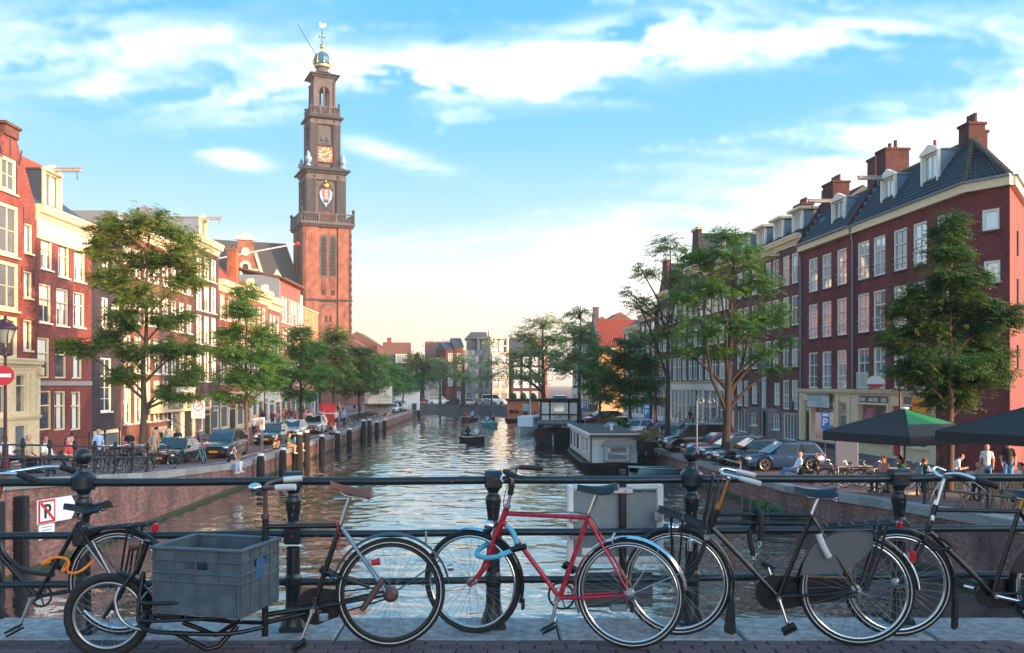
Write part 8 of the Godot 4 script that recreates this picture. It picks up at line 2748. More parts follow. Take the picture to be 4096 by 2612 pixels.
	for b in bones:
		var r: float = maxf(b[2], b[3]) + 0.11
		var A := Vector3i(((b[0].min(b[1]) - Vector3.ONE * r - lo) / c).floor()).clamp(Vector3i.ZERO, n - Vector3i.ONE)
		var B := Vector3i(((b[0].max(b[1]) + Vector3.ONE * r - lo) / c).ceil()).clamp(Vector3i.ZERO, n - Vector3i.ONE)
		var d: Vector3 = b[1] - b[0]
		var dl := maxf(d.length_squared(),1e-6)
		for z in range(A.z, B.z + 1):
			for y in range(A.y, B.y + 1):
				for x in range(A.x, B.x + 1):
					var p := lo + V(x, y, z) * c
					var t := clampf((p - b[0]).dot(d) / dl, 0.0,1.0)
					var q: float = p.distance_to(b[0] + d * t) - lerpf(b[2], b[3], t)
					var i := (z * n.y + y) * n.x + x
					f[i] += exp(-q * 55.0)
					if q < best[i]:
						best[i] = q
						who[i] = b[4]
	for i in f.size(): f[i] = -log(f[i]) / 55.0 if f[i] > 1e-6 else 1.0
	var vid := {}
	var vs := []
	var ns := []
	var lab := []
	var st := [1, n.x, n.x * n.y]
	for z in n.z - 1:
		for y in n.y - 1:
			for x in n.x - 1:
				var i := (z * n.y + y) * n.x + x
				var cnt := 0
				var s := Vector3.ZERO
				for ax in 3:
					for k in 4:
						var o: int = i + (st[(ax + 1) % 3] if k & 1 else 0) + (st[(ax + 2) % 3] if k & 2 else 0)
						var u := f[o]
						var w := f[o + st[ax]]
						if (u < 0) != (w < 0):
							var q := V(x, y, z)
							if k & 1: q[(ax + 1) % 3] += 1
							if k & 2: q[(ax + 2) % 3] += 1
							q[ax] += u / (u - w)
							s += q
							cnt += 1
				if cnt:
					vid[i] = vs.size()
					vs.append(lo + s / cnt * c)
					ns.append(V(f[i + 1] - f[i], f[i + n.x] - f[i], f[i + st[2]] - f[i]).normalized())
					lab.append(who[i])
	var out := [MB.new(), MB.new(), MB.new(), MB.new()]
	for z in range(1, n.z - 1):
		for y in range(1, n.y - 1):
			for x in range(1, n.x - 1):
				var i := (z * n.y + y) * n.x + x
				for ax in 3:
					if (f[i] < 0) == (f[i + st[ax]] < 0): continue
					var u: int = st[(ax + 1) % 3]
					var w: int = st[(ax + 2) % 3]
					var q := [vid.get(i - u - w, -1), vid.get(i - w, -1), vid.get(i, -1), vid.get(i - u, -1)]
					if q.has(-1): continue
					if f[i] > 0: q.reverse()
					var m: MB = out[lab[q[2]]]
					for t in [[0,1,2],[0,2,3]]: m.p3(vs[q[t[0]]], vs[q[t[1]]], vs[q[t[2]]], ns[q[t[0]]], ns[q[t[1]]], ns[q[t[2]]])
	# fingers, nose, ears
	for s in [["l", 1.0],["r", -1.0]]:
		var e: Vector3 = P["e" + s[0]]
		var w: Vector3 = P[("w" if s[0] == "l" else "r") + "r"]
		var d := (w - e).normalized()
		var sd := d.cross(V(s[1],0,0.2)).normalized()
		for k in 4:
			var b := w + d * 0.09 + sd * (k - 1.5) * 0.018
			out[0].tube([b, b + d * (0.04 + 0.008 * (1.5 - absf(k - 1.5))), b + d * 0.07 + V(-s[1] * 0.012,0,0)],[0.009,0.008,0.006],4)
		out[0].tube([w + d * 0.03 + sd * 0.025, w + d * 0.07 + sd * 0.045],[0.011,0.008],4)
		out[0].ball(P.hea + up * 0.02 + V(s[1] * 0.088,0,-0.01),V(0.012,0.028,0.02),4,5)
		out[3].ball(P.hea + up * 0.035 + V(s[1] * 0.032,0,0.083),V(0.012,0.006,0.006),4,5)
	out[0].ball(P.hea + up * 0.012 + V(0,0,0.098),V(0.013,0.022,0.016),5,6)
	var am := ArrayMesh.new()
	for m in out: m.into(am)
	var hair := MB.new().ball(P.hea + up * 0.062 + V(0,0,-0.022),V(0.094,0.088,0.098),7,10)
	var long_ := MB.new().add(hair).ball(P.hea - up * 0.07 + V(0,0,-0.075),V(0.085,0.17,0.05),6,8)
	bodies[pose] = [am, hair.mesh(), long_.mesh()]
	return bodies[pose]

func person(pose: String, label: String, at: Vector3, turn: float, wear: Array, long_hair := false, group := "", size := 1.0, skin := 0) -> void:  # wear: top, trousers, hair
	var o := thing("person", label, "person", at, turn, group)
	var b := body(pose)
	var m := mi("body", b[0], null, o)
	o.scale = Vector3.ONE * size
	m.set_surface_override_material(0, M[["skin_fair", "skin_tan", "skin_dark"][skin]])
	m.set_surface_override_material(1, M[wear[0]])
	m.set_surface_override_material(2, M[wear[1]])
	m.set_surface_override_material(3, M[wear[3] if wear.size() > 3 else "rubber"])
	mi("hair", b[2 if long_hair else 1], M[wear[2] if wear.size() > 2 else "hair_dark"], o)

func cloth_materials() -> void:
	for e in [["skin_fair", lin(0.60,0.30,0.20)],["skin_tan", lin(0.42,0.19,0.11)],["skin_dark", lin(0.2,0.09,0.05)],["hair_dark", lin(0.022,0.014,0.011)],["hair_grey", lin(0.42,0.38,0.35)],["hair_fair", lin(0.36,0.22,0.09)],["hair_red", lin(0.20,0.06,0.025)],["shirt_white", lin(0.78,0.76,0.74)],["shirt_blue", lin(0.30,0.45,0.68)],["cloth_navy", lin(0.018,0.022,0.045)],["cloth_black", lin(0.014,0.014,0.016)],["cloth_red", lin(0.55,0.06,0.05)],["cloth_maroon", lin(0.16,0.015,0.03)],["cloth_teal", lin(0.22,0.42,0.40)],["cloth_green", lin(0.02,0.16,0.06)],["cloth_denim", lin(0.10,0.22,0.42)],["cloth_pink", lin(0.65,0.33,0.33)],["cloth_khaki", lin(0.40,0.32,0.22)],["shorts_blue", lin(0.12,0.35,0.62)]]:
		mat(e[0], e[1],0.85)

func people() -> void:
	var gb := "people on the benches by the sunny fence"
	var r := PI / 2  # facing the canal to the right
	var y := func(d: float) -> float: return ramp(true, d)
	person("recline", "man with cropped hair in a white shirt on the bench nearest the bridge", V(-16.4, y.call(30.8) + 0.5,-30.8), r - 0.3,["shirt_white", "cloth_navy", "hair_red"], false, gb, 1.0,1)
	person("sit", "grey haired woman in a pale top on the bench nearest the bridge", V(-16.2, y.call(31.6) + 0.5,-31.6), r - 0.2,["cloth_khaki", "cloth_navy", "hair_grey"], false, gb)
	person("recline", "person in a pale blue shirt and dark trousers lounging on the second bench", V(-16.2, y.call(33.2) + 0.5,-33.2), r - 0.2,["shirt_white", "cloth_navy", "hair_dark"], false, gb, 1.0,1)
	person("recline", "woman in a red top with bare legs on the second bench", V(-16.0, y.call(34.5) + 0.5,-34.5), r - 0.25,["cloth_red", "skin_fair", "hair_dark", "cloth_pink"], true, gb)
	person("sit", "person in a white top with dark hair behind the woman in red", V(-16.4, y.call(35.2) + 0.5,-35.2), r - 0.2,["shirt_white", "cloth_navy"], true, gb)
	person("stand", "grey haired man in a light blue shirt standing behind the parked bicycles", V(-17.6, y.call(40.5),-40.5),0.9,["shirt_blue", "cloth_navy", "hair_grey"])
	var gs := "people standing by the first tree"
	for e in [["woman with long dark hair in a black top beside the first tree", -18.5,46.2, "cloth_black", "cloth_black", 1,0.3],["person in a grey top half hidden by the first tree's trunk", -17.8,47.6, "cloth_khaki", "cloth_khaki", 0,0.5],["woman in a maroon top between the first tree and the black car", -18.2,48.8, "cloth_maroon", "cloth_black", 0,0.6],["short haired person in a teal shirt behind the black car", -17.9,49.8, "cloth_teal", "cloth_navy", 0,0.2],["man in a dark blue polo shirt behind the roof of the black car", -18.0,51.8, "cloth_navy", "cloth_navy", 0,0.1]]:
		person("hold" if e[5] else "stand", e[0],V(e[1], y.call(e[2]),-e[2]), e[6],[e[3], e[4], "hair_dark" if e[5] else "hair_red"], e[5] == 1, gs, 1.0,1 if e[2] > 51 else 0)
	# along the edge of the quay, legs over the water
	var ge := "people sitting along the quay edge"
	for e in [["man in a black T-shirt and pale shorts embracing a woman at the quay edge", 47.0, "cloth_navy", "shirt_blue", "hair_dark", "lean"],["woman in a white dress held by the man at the quay edge", 47.7, "shirt_white", "shirt_white", "hair_red", "sit"],["man in a dark green T-shirt in the group between two mooring posts", 60.6, "cloth_green", "cloth_khaki", "hair_dark", "sit"],["man in a pale blue shirt in the middle of the group on the quay edge", 61.8, "shirt_blue", "cloth_khaki", "hair_dark", "lean"],["man in a black top with white shoes, last of the quay edge group", 63.0, "cloth_black", "cloth_pink", "hair_dark", "sit"],["person in a black top sitting on the quay past the silver crossover", 76.0, "cloth_black", "cloth_black", "hair_red", "sit"],["fair haired person in white with jeans dangling over the quay edge", 78.0, "shirt_white", "cloth_denim", "hair_fair", "sit"],["tiny person in a maroon top sitting at the far quay edge near the cabin", 113.0, "cloth_maroon", "skin_fair", "hair_dark", "squat"],["tiny person in a pale top sitting near the end of the sunny quay", 144.0, "cloth_pink", "skin_fair", "hair_dark", "sit"]]:
		person(e[5], e[0],V(-13.72,0.05,-e[1]), r - 0.15,[e[2], e[3], e[4], "shirt_white"], e[4] == "hair_fair", ge, 1.0,0)
	for k in 2: person("squat", ["dark haired man in a black T-shirt crouching beside the green hatchback", "woman in red shorts crouching behind the man in black"][k],V(-14.5 - 0.2 * k, 0,-59.6 - k * 0.9),0.9,["cloth_black", ["cloth_khaki", "cloth_red"][k], "hair_dark"], k == 1, "pair crouching by the cars")
	# the crowd by the modern block
	var q := RandomNumberGenerator.new()
	q.seed = 8
	var tops := ["shirt_white", "cloth_red", "cloth_pink", "shirt_blue", "cloth_black", "cloth_maroon", "cloth_khaki", "cloth_navy"]
	var words := ["a white top", "a red top", "a pink top", "a blue shirt", "a black top", "a maroon top", "a beige top", "a navy top"]
	var crowd := []
	for k in 40: crowd.append([q.randf_range(84,104) if k < 28 else q.randf_range(106,138), q.randf_range(-22.5,-17.2), q.randi() % 8, k])
	crowd.sort()
	var nth := [0,0,0,0,0,0,0,0]
	for e in crowd:
		var t: int = e[2]
		nth[t] += 1
		person(["stand", "walk", "hold"][e[3] % 3], "%s person in %s counted from the near end of the crowd" % [["first", "second", "third", "fourth", "fifth", "sixth", "seventh", "eighth", "ninth", "tenth", "last"][mini(nth[t] - 1,10)], words[t]],V(e[1],0,-e[0]), q.randf() * TAU, [tops[t],["cloth_navy", "cloth_khaki", "skin_fair", "cloth_denim"][q.randi() % 4],["hair_dark", "hair_fair", "hair_red"][q.randi() % 3]], q.randf() < 0.4, "crowd on the sunny quay", q.randf_range(0.92,1.06), q.randi() % 2)
	for k in 3: person("walk" if k < 2 else "stand", ["woman in a white top and jeans walking by the office front", "man in a white shirt and red trousers walking by the office front", "fair haired woman in a pale top beside the walking pair"][k],V(-19.4 - 0.1 * k, 0,-73.5 - k * 1.0),0.2,["shirt_white", ["cloth_navy", "cloth_red", "cloth_khaki"][k],["hair_dark", "hair_dark", "hair_fair"][k]], k != 1, "three people walking on the sunny quay")
	for k in 2: person("stand", ["man in a white shirt standing with a bicycle by the blue sign", "man in a blue shirt standing with his back to the canal by the blue sign"][k],V(-15.6 + 0.6 * k, 0,-89.5 - k), PI * 0.85,[["shirt_white", "shirt_blue"][k], "cloth_navy", "hair_grey"])
	# terrace on the shaded side
	var yr := func(d: float) -> float: return ramp(false, d)
	person("stand", "woman in a white T-shirt and patterned skirt walking past the terrace", V(19.9, yr.call(37),-37.0),-0.5,["shirt_white", "shorts_blue", "hair_fair", "skin_fair"], false, "pair walking past the terrace", 0.98)
	person("stand", "man in a black T-shirt and bright blue shorts walking past the terrace", V(20.7, yr.call(36.9),-36.9),-0.4,["cloth_black", "shorts_blue", "hair_dark", "skin_tan"], false, "pair walking past the terrace", 1.06)
	person("recline", "bald man in a white T-shirt sitting by the blue car", V(13.0, yr.call(39.5) + 0.42,-39.5),-r, ["shirt_white", "cloth_denim", "skin_fair"], false, "", 1.0)
	person("recline", "dark haired man in black leaning back beside the bald man", V(13.5, yr.call(38.9) + 0.42,-38.8),-r, ["cloth_black", "cloth_black", "hair_dark"], false, "", 1.0)
	for e in [["woman with long red hair in a pink top at the terrace table", 14.2,33.4, "cloth_pink", "hair_red", 1,-1.2],["woman with long brown hair in a green top at the terrace table", 14.4,32.4, "cloth_green", "hair_dark", 1,-2.2],["red haired man in a pale blue shirt bent over a terrace table", 15.0,32.2, "shirt_blue", "hair_red", 0,2.4],["dark haired person seated low in front of the walking pair", 15.7,29.2, "cloth_khaki", "hair_dark", 0,-1.2],["man in a light blue shirt seated at the edge of the terrace", 16.6,28.2, "shirt_blue", "hair_dark", 0,-2.0],["man in a white T-shirt and cap sitting by the maple trunk", 19.3,38.6, "shirt_white", "hair_dark", 0,1.2]]:
		person("lean" if e[5] == 0 else "sit", e[0],V(e[1], yr.call(e[2]) + 0.45,-e[2]), e[6],[e[3], "cloth_navy", e[4]], e[5] == 1, "guests on the terrace")
	person("stand", "man in a dark jacket on the steps of the narrow plum house", V(17.9,0.2,-84.0),2.6,["cloth_navy", "cloth_khaki", "hair_dark"])
	person("walk", "person in a pale blue shirt walking beyond the slanting tree", V(13.8,0,-74.0),2.8,["shirt_blue", "cloth_black", "hair_dark"])
	person("walk", "cyclist in an orange top on the shaded quay behind the dark barge", V(7.7,0,-104.0),2.9,["goods_orange", "cloth_navy", "hair_dark"])

func lamp_post(label: String, at: Vector3, h := 4.6) -> Node3D:
	var o := thing("street_lamp", label, "street lamp", at)
	part("post", MB.new().lathe([Vector2(0.14,0),Vector2(0.14,0.5),Vector2(0.09,0.6),Vector2(0.1,1.0),Vector2(0.06,1.1),Vector2(0.045, h - 0.95),Vector2(0.07, h - 0.9),Vector2(0.04, h - 0.75),Vector2(0.03, h - 0.62)],10), mat("lamp_maroon", lin(0.07,0.012,0.025),0.4), o)
	var b := MB.new()
	for k in 4:
		var a := TAU * k / 4 + PI / 4
		var c := V(cos(a),0, sin(a))
		b.tube([V(0, h - 0.75,0) + c * 0.04,V(0, h - 0.6,0) + c * 0.16,V(0, h - 0.47,0) + c * 0.15],0.015,5)
		b.tube([V(0, h - 0.47,0) + c * 0.18,V(0, h, 0) + c * 0.33],0.016,5)
		b.ball(V(cos(a - PI / 4) * 0.2, h - 0.85, sin(a - PI / 4) * 0.2),V(0.05,0.05,0.05),5,6)
		b.tube([V(0, h - 0.85,0),V(cos(a - PI / 4) * 0.2, h - 0.85, sin(a - PI / 4) * 0.2)],0.012,4)
	part("lantern_frame", b, M.lamp_maroon, o)
	var gls := MB.new().lathe([Vector2(0.17, h - 0.46),Vector2(0.32, h - 0.01)],4,Vector3.ZERO, Basis(Vector3.UP, PI / 4 + PI / 4 * 0))
	part("lantern_glass", gls, mat("lamp_glass", lin(0.75,0.62,0.42),0.25), o)
	part("lantern_cap", MB.new().lathe([Vector2(0.38, h),Vector2(0.36, h + 0.06),Vector2(0.26, h + 0.16),Vector2(0.16, h + 0.2),Vector2(0.14, h + 0.3),Vector2(0.05, h + 0.34),Vector2(0.05, h + 0.42),Vector2(0, h + 0.46)],12), M.lamp_maroon, o)
	return o

func p_sign(label: String, at: Vector3, turn := 0.0) -> void:
	var o := thing("parking_sign", label, "sign", at, turn, "blue parking signs")
	part("pole", MB.new().tube([V(0,0,0),V(0,2.75,0)],0.035,7), M.steel, o)
	var b := part("board", MB.new().prism([Vector2(-0.22,1.75),Vector2(0.22,1.55),Vector2(0.22,2.7),Vector2(-0.22,2.7)],0.04,0.07), M.sign_blue, o)
	lettering(b, "P", V(-0.02,2.12,0.075),0.42, M.sign_white)
	part("time_strip", MB.new().box(V(0,2.52,0.075),V(0.32,0.16,0.01)), M.sign_white, b)

func simple_bike(m: Material) -> Node3D:
	var o := thing("parked_bicycle", "", "bicycle", Vector3.ZERO)
	bike_wheel(o, 0,0.35,0.02, null, false, 0,16,1)
	bike_wheel(o, 1.07,0.35,0.02, null, false, 0,16,1)
	var f := MB.new()
	for q in [[0.25,0.87,0.2,0.72],[0.25,0.82,0.8,0.82],[0.22,0.74,0.62,0.29],[0.62,0.29,0.82,0.85],[0.62,0.29,1.07,0.35],[0.8,0.82,1.07,0.35],[0.2,0.72,0.0,0.35],[0.82,0.85,0.85,0.98]]: f.tube([V(q[0], q[1],0),V(q[2], q[3],0)],0.02,5)
	part("frame", f, m, o)
	part("handlebar", MB.new().tube([V(0.25,0.86,0),V(0.3,1.06,0)],0.016,5).tube([V(0.45,1.02,-0.28),V(0.32,1.1,-0.2),V(0.28,1.07,0),V(0.32,1.1,0.2),V(0.45,1.02,0.28)],0.015,5), M.chrome, o)
	part("saddle", MB.new().ball(V(0.86,1.0,0),V(0.14,0.04,0.08),5,8), M.leather_black, o)
	part("fender", MB.new().tube(range(9).map(func(k): return V(1.07 + cos(deg_to_rad(k * 21.0)) * 0.38,0.35 + sin(deg_to_rad(k * 21.0)) * 0.38,0)),0.022,5), m, o)
	part("carrier", MB.new().box(V(1.1,0.78,0),V(0.36,0.03,0.12)), M.black_paint, o)
	return o

func place_bike(src: Node3D, label: String, at: Vector3, turn: float, group: String) -> void:
	var c: Node3D = src
	if src.get_meta("label") != "": c = dup(src, label, at, turn, "parked_bicycle")
	c.position = at
	c.rotation.y = turn
	tag(c, label, "bicycle", group)

func bench(label: String, at: Vector3, turn: float) -> void:
	var o := thing("bench", label, "bench", at, turn, "benches by the sunny fence")
	for k in 3: part("slat", MB.new().bbox(V(0,0.43,-0.05 + k * 0.15),V(1.8,0.04,0.13),0.01), M.grey_wood, o)
	for k in 2: part("slat", MB.new().bbox(V(0,0.62 + k * 0.17,-0.2 - k * 0.04),V(1.8,0.13,0.04),0.01), M.grey_wood, o)
	for s in [-0.75,0.75]: part("leg", MB.new().box(V(s, 0.21,0.08),V(0.06,0.42,0.4)).box(V(s, 0.6,-0.19),V(0.06,0.5,0.05)), M.iron, o)

func street_things() -> void:
	cloth_materials()
	# fence on the sunny side
	var o := thing("quay_fence", "black iron fence with three rails along the sunny quay beside the bridge", "fence", Vector3.ZERO)
	var ds := [22.6,24.0,25.4,26.8,28.4,30.1,31.6,33.3,34.9,36.4]
	for d in ds:
		var p := V(-13.85, ramp(true, d),-d)
		part("post", MB.new().lathe([Vector2(0.13,0),Vector2(0.11,0.1),Vector2(0.055,0.2),Vector2(0.05,0.5),Vector2(0.08,0.55),Vector2(0.05,0.6),Vector2(0.045,0.9),Vector2(0.08,0.95),Vector2(0.08,1.06),Vector2(0.05,1.1),Vector2(0.06,1.16),Vector2(0,1.22)],9, p), M.rail_paint, o)
	for h in [0.28,0.62,1.0]:
		part("rail", MB.new().tube(ds.map(func(d): return V(-13.85, ramp(true, d) + h, -d)),0.03,7), M.rail_paint, o)
	bench("grey slatted bench nearest the bridge under the man in the white shirt", V(-16.5, ramp(true, 31.2),-31.2), PI / 2 - 0.2)
	bench("grey slatted bench farther along under the lounging people", V(-16.25, ramp(true, 34.3),-34.3), PI / 2 - 0.2)
	var by := ramp(false, 39.2)
	part("seat", MB.new().bbox(V(0,0.4,0),V(0.5,0.06,1.8),0.02), M.grey_wood, tag(thing("low_bench", "low plain bench under the two men by the blue car", "bench", V(13.2, by, -39.2)), "low plain bench under the two men by the blue car", "bench"))
	# mooring posts
	for e in [[600,51.0,0.67],[664,56.3,0.63],[703,61.0,1.33],[721,63.4,1.33],[757,69.0,0.73],[794,75.9,0.63],[822,82.0,0.61],[855,90.9,1.03],[869,95.0,0.95],[895,101.0,0.5],[915,108.0,0.45],[985,155.0,0.7]]:
		var i: int = [600,664,703,721,757,794,822,855,869,895,915,985].find(e[0])
		var mp := thing("mooring_post", "black mooring post with pale cap, %s from the fence along the sunny quay" % ["first", "second", "third", "fourth", "fifth", "sixth", "seventh", "eighth", "ninth", "tenth", "eleventh", "last"][i], "post", V(-13.1 if i < 11 else -13.0, WATER - 0.6,-e[1]),0.0, "mooring posts along the sunny quay")
		var h: float = e[2] + 1.5
		part("shaft", MB.new().lathe([Vector2(0.24,0),Vector2(0.23, h - 0.25),Vector2(0.15, h)],12), M.post_wood, mp)
		part("cap", MB.new().lathe([Vector2(0.2, h - 0.03),Vector2(0.2, h + 0.09),Vector2(0, h + 0.12)],12), M.sign_white, mp)
	for k in 2:
		var fo := thing("timber_fender", ["grey timber fender planks between the third and fourth mooring posts", "grey timber fender planks between the eighth and ninth mooring posts"][k], "fender", V(-13.3, WATER, -[62.2,93.0][k]), PI / 2, "timber fenders on the quay wall")
		for j in 4: part("plank", MB.new().bbox(V(0,0.3 + j * 0.3,0),V(2.6,0.27,0.12),0.02), M.grey_wood, fo)
	# dark fender posts and the no mooring sign on the wall beside the bridge
	for k in 2: part("shaft", MB.new().bbox(V(0,1.2,0),V(0.32,2.9,0.32),0.04), M.post_wood, thing("fender_post", ["dark squared timber post on the wall, nearer the bridge", "dark squared timber post on the wall, beside the no mooring sign"][k], "post", V(-13.42, WATER - 0.3,-[24.6,25.9][k]),0, "timber posts on the quay wall"))
	o = thing("no_mooring_sign", "white board with a crossed out black P in a red frame on the quay wall", "sign", V(-13.45,0.15,-27.6), PI / 2 - 0.3)
	part("board", MB.new().box(V(0.35,0.25,0),V(1.75,0.72,0.04)), M.sign_white, o)
	part("red_frame", MB.new().box(V(-0.15,0.25,0.022),V(0.66,0.68,0.02)), M.sign_red, o)
	part("field", MB.new().box(V(-0.15,0.25,0.035),V(0.54,0.56,0.01)), M.sign_white, o)
	lettering(o, "P", V(-0.15,0.25,0.045),0.42, M.ink)
	part("slash", MB.new().box(V(-0.15,0.25,0.058),V(0.07,0.74,0.012), Basis(V(0,0,1),0.75)), M.sign_red, o)
	part("arrow", MB.new().prism([Vector2(0.85,0.61),Vector2(1.225,0.61),Vector2(1.225,-0.11),Vector2(0.85,-0.11),Vector2(1.1,0.25)],0.02,0.03), M.ink, o)
	var sub := part("lower_board", MB.new().box(V(-0.15,-0.36,0),V(0.62,0.44,0.04)), M.sign_white, o)
	for k in 4: part("text_line", MB.new().box(V(-0.15,-0.22 - k * 0.09,0.022),V(0.4 - 0.05 * (k % 2),0.025,0.006)), M.lead, sub)
	# lamps and the signs on their posts
	lamp_post("maroon street lamp above the no entry sign beside the gabled house", V(-16.3, ramp(true, 30.4),-30.4),4.9)
	o = thing("no_entry_sign", "round red no entry sign on the lamp post beside the gabled house", "sign", V(-16.28, ramp(true, 30.4) + 3.35,-30.25),0.3)
	part("disc", MB.new().lathe([Vector2(0,0),Vector2(0.33,0),Vector2(0.33,0.03),Vector2(0,0.03)],28,Vector3.ZERO, Basis(Vector3.RIGHT, PI / 2)), M.sign_red, o)
	part("bar", MB.new().box(V(0,0,0.036),V(0.46,0.12,0.01)), M.sign_white, o)
	lamp_post("maroon street lamp behind the black car, carrying the white prohibition board", V(-18.2,0,-56.0),5.0)
	o = thing("prohibition_sign", "white board with a red ring sign in front of the lettered office", "sign", V(-18.15,2.7,-55.8),0.3)
	part("board", MB.new().bbox(V(0,0,0),V(0.78,1.1,0.03),0.008), M.sign_white, o)
	part("ring", MB.new().tube(range(24).map(func(k): return V(cos(TAU * k / 24) * 0.27,0.2 + sin(TAU * k / 24) * 0.27,0.02)),0.035,5, true), M.sign_red, o)
	part("motif", MB.new().box(V(0,0.2,0.02),V(0.3,0.07,0.01), Basis(V(0,0,1),0.4)), M.ink, o)
	for k in 2: part("text_line", MB.new().box(V(0,-0.28 - k * 0.12,0.02),V(0.5,0.05,0.006)), M.ink, o)
	lamp_post("maroon street lamp by the modern block at the crowd", V(-19.2,0,-76.0),5.0)
	lamp_post("maroon street lamp behind the green and black parasol", V(17.7,0.15,-40.0),4.7)
	lamp_post("dark street lamp at the narrow houses' corner", V(14.8,0,-84.0),5.0)
	o = thing("direction_sign", "blue square sign with a white arrow on a pole in the crowd", "sign", V(-16.2,0,-80.5),0.1)
	part("pole", MB.new().tube([V(0,0,0),V(0,3.4,0)],0.04,7), M.steel, o)
	part("board", MB.new().bbox(V(0,3.1,0.05),V(0.95,0.75,0.04),0.01), M.sign_blue, o)
	part("arrow", MB.new().prism([Vector2(-0.3,3.05),Vector2(0.05,3.05),Vector2(0.05,2.92),Vector2(0.3,3.12),Vector2(0.05,3.32),Vector2(0.05,3.18),Vector2(-0.3,3.18)],0.075,0.085), M.sign_white, o)
	o = thing("parking_meter", "grey parking ticket machine on the quay by the crouching pair", "parking meter", V(-14.7,0,-57.6))
	part("post", MB.new().box(V(0,0.7,0),V(0.14,1.4,0.1)), M.steel, o)
	part("head", MB.new().bbox(V(0,1.75,0),V(0.3,0.8,0.2),0.03), M.sign_white, o)
	part("panel", MB.new().box(V(0,1.85,0.105),V(0.2,0.3,0.01)), M.goods_orange, o)
	for k in 2:
		o = thing("red_stand", ["red vending stand in the crowd nearer the blue arrow sign", "red vending stand in the crowd behind the two standing men"][k], "stand", V(-16.9 - k * 1.2,0,-93.0 - k * 5.0),0.2, "red stands in the crowd")
		part("counter", MB.new().bbox(V(0,0.6,0),V(1.5,1.2,0.9),0.03), M.goods_red, o)
		part("shelf", MB.new().bbox(V(0,1.28,0),V(1.7,0.08,1.1),0.02), M.sign_white, o)
		part("panel", MB.new().box(V(0,1.75,-0.4),V(1.4,0.8,0.05)), M.sign_red, o)
	o = thing("stoop_railing", "iron posts and rails in front of the red cornice house", "railing", Vector3.ZERO)
	for d in [47.5,49.5,51.5,53.5]: part("post", MB.new().lathe([Vector2(0.07,0),Vector2(0.05,0.1),Vector2(0.05,1.5),Vector2(0.08,1.6),Vector2(0,1.72)],8,V(-22.0, ramp(true, d),-d)), M.iron, o)
	for h in [0.7,1.4]: part("rail", MB.new().tube([V(-22, ramp(true, 47.5) + h, -47.5),V(-22, ramp(true, 49.5) + h, -49.5),V(-22, ramp(true, 53.5) + h, -53.5)],0.025,6), M.iron, o)
	# parked bicycles
	var greens := mat("bike_mint", lin(0.16,0.45,0.40),0.4)
	var s1 := simple_bike(M.bike_black)
	var w2 := ["first", "second", "third", "fourth", "fifth", "sixth", "seventh", "eighth", "ninth", "tenth", "eleventh", "twelfth"]
	for k in 7: place_bike(s1, "black bicycle leaning behind the sunny fence, %s from the benches" % w2[k],V(-15.6 - (k % 2) * 0.5, ramp(true, 36.4 + k * 0.9),-36.4 - k * 0.9),-0.4 - (k % 3) * 0.35, "bicycles parked behind the sunny fence")
	for k in 11: place_bike(s1, "black bicycle in the long rack beside the white cabin, %s from the near end" % w2[k],V(-15.9,0,-94.0 - k * 2.0),-0.1 - 0.12 * (k % 3), "bicycles in the long rack")
	for k in 6: place_bike(s1, "black bicycle at the hoops by the terrace, %s from the blue car" % w2[k],V(14.2 + k * 0.42, ramp(false, 38.0 - k * 0.7),-38.0 + k * 0.7),2.6 + 0.3 * (k % 3), "bicycles at the terrace hoops")
	for k in 7: place_bike(s1, "black bicycle on the far quay before the modern wing, %s of the cluster" % w2[k],V(-4.8 + k * 0.6,0.1,-184.2 + k * 0.5),0.4 * (k % 3), "bicycles on the far quay")
	var s2 := simple_bike(greens)
	place_bike(s2, "turquoise bicycle in front of the dark grey people carrier", V(-15.9,0,-48.9),-1.0, "turquoise bicycles")
	place_bike(s2, "turquoise bicycle at the near end of the long rack", V(-15.3,0,-91.5),-0.2, "turquoise bicycles")
	for k in 2:
		o = thing("bike_hoop", ["white metal bicycle hoop nearer the terrace tables", "white metal bicycle hoop nearer the blue car"][k], "bike rack", V(15.0 - k * 0.6, ramp(false, 34.6 + k * 2),-34.6 - k * 2.0),0.1, "bicycle hoops by the terrace")
		part("hoop", MB.new().tube(smooth([V(-0.7,0,0),V(-0.7,0.75,0),V(-0.6,0.85,0),V(0.6,0.85,0),V(0.7,0.75,0),V(0.7,0,0)],3),0.03,7), M.steel, o)
	# cabins on the far part of the sunny quay
	o = thing("white_cabin", "white raised ticket cabin with a dark window and a small gallery on the sunny quay", "cabin", V(-16.4,0,-128),0.25)
	part("base", MB.new().box(V(0,0.75,0),V(3.4,1.5,3.6)), M.concrete, o)
	part("cabin", MB.new().bbox(V(0,3.0,0),V(3.4,2.9,3.6),0.06), M.white_paint, o)
	part("roof", MB.new().bbox(V(0,4.5,0),V(3.7,0.18,3.9),0.04), M.cream, o)
	part("window", MB.new().box(V(-0.7,3.4,1.82),V(1.1,1.1,0.08)), M.mirror_dim, o)
	part("window", MB.new().box(V(1.72,3.4,0.5),V(0.08,1.1,0.9)), M.mirror_dim, o)
	part("gallery_rail", MB.new().tube([V(-0.2,1.6,2.6),V(-0.2,2.5,2.6),V(1.7,2.5,2.6),V(1.7,1.6,2.6)],0.04,5).tube([V(-0.2,2.05,2.6),V(1.7,2.05,2.6)],0.03,5), M.steel, o)
	part("gallery", MB.new().box(V(0,1.52,2.2),V(3.6,0.1,1.1)), M.grey_wood, o)
	o = thing("white_kiosk", "white boxy kiosk with a dark board near the end of the sunny quay", "kiosk", V(-14.7,0,-151),0.15)
	part("body", MB.new().bbox(V(0,1.5,0),V(4.2,3.0,3.0),0.05), M.white, o)
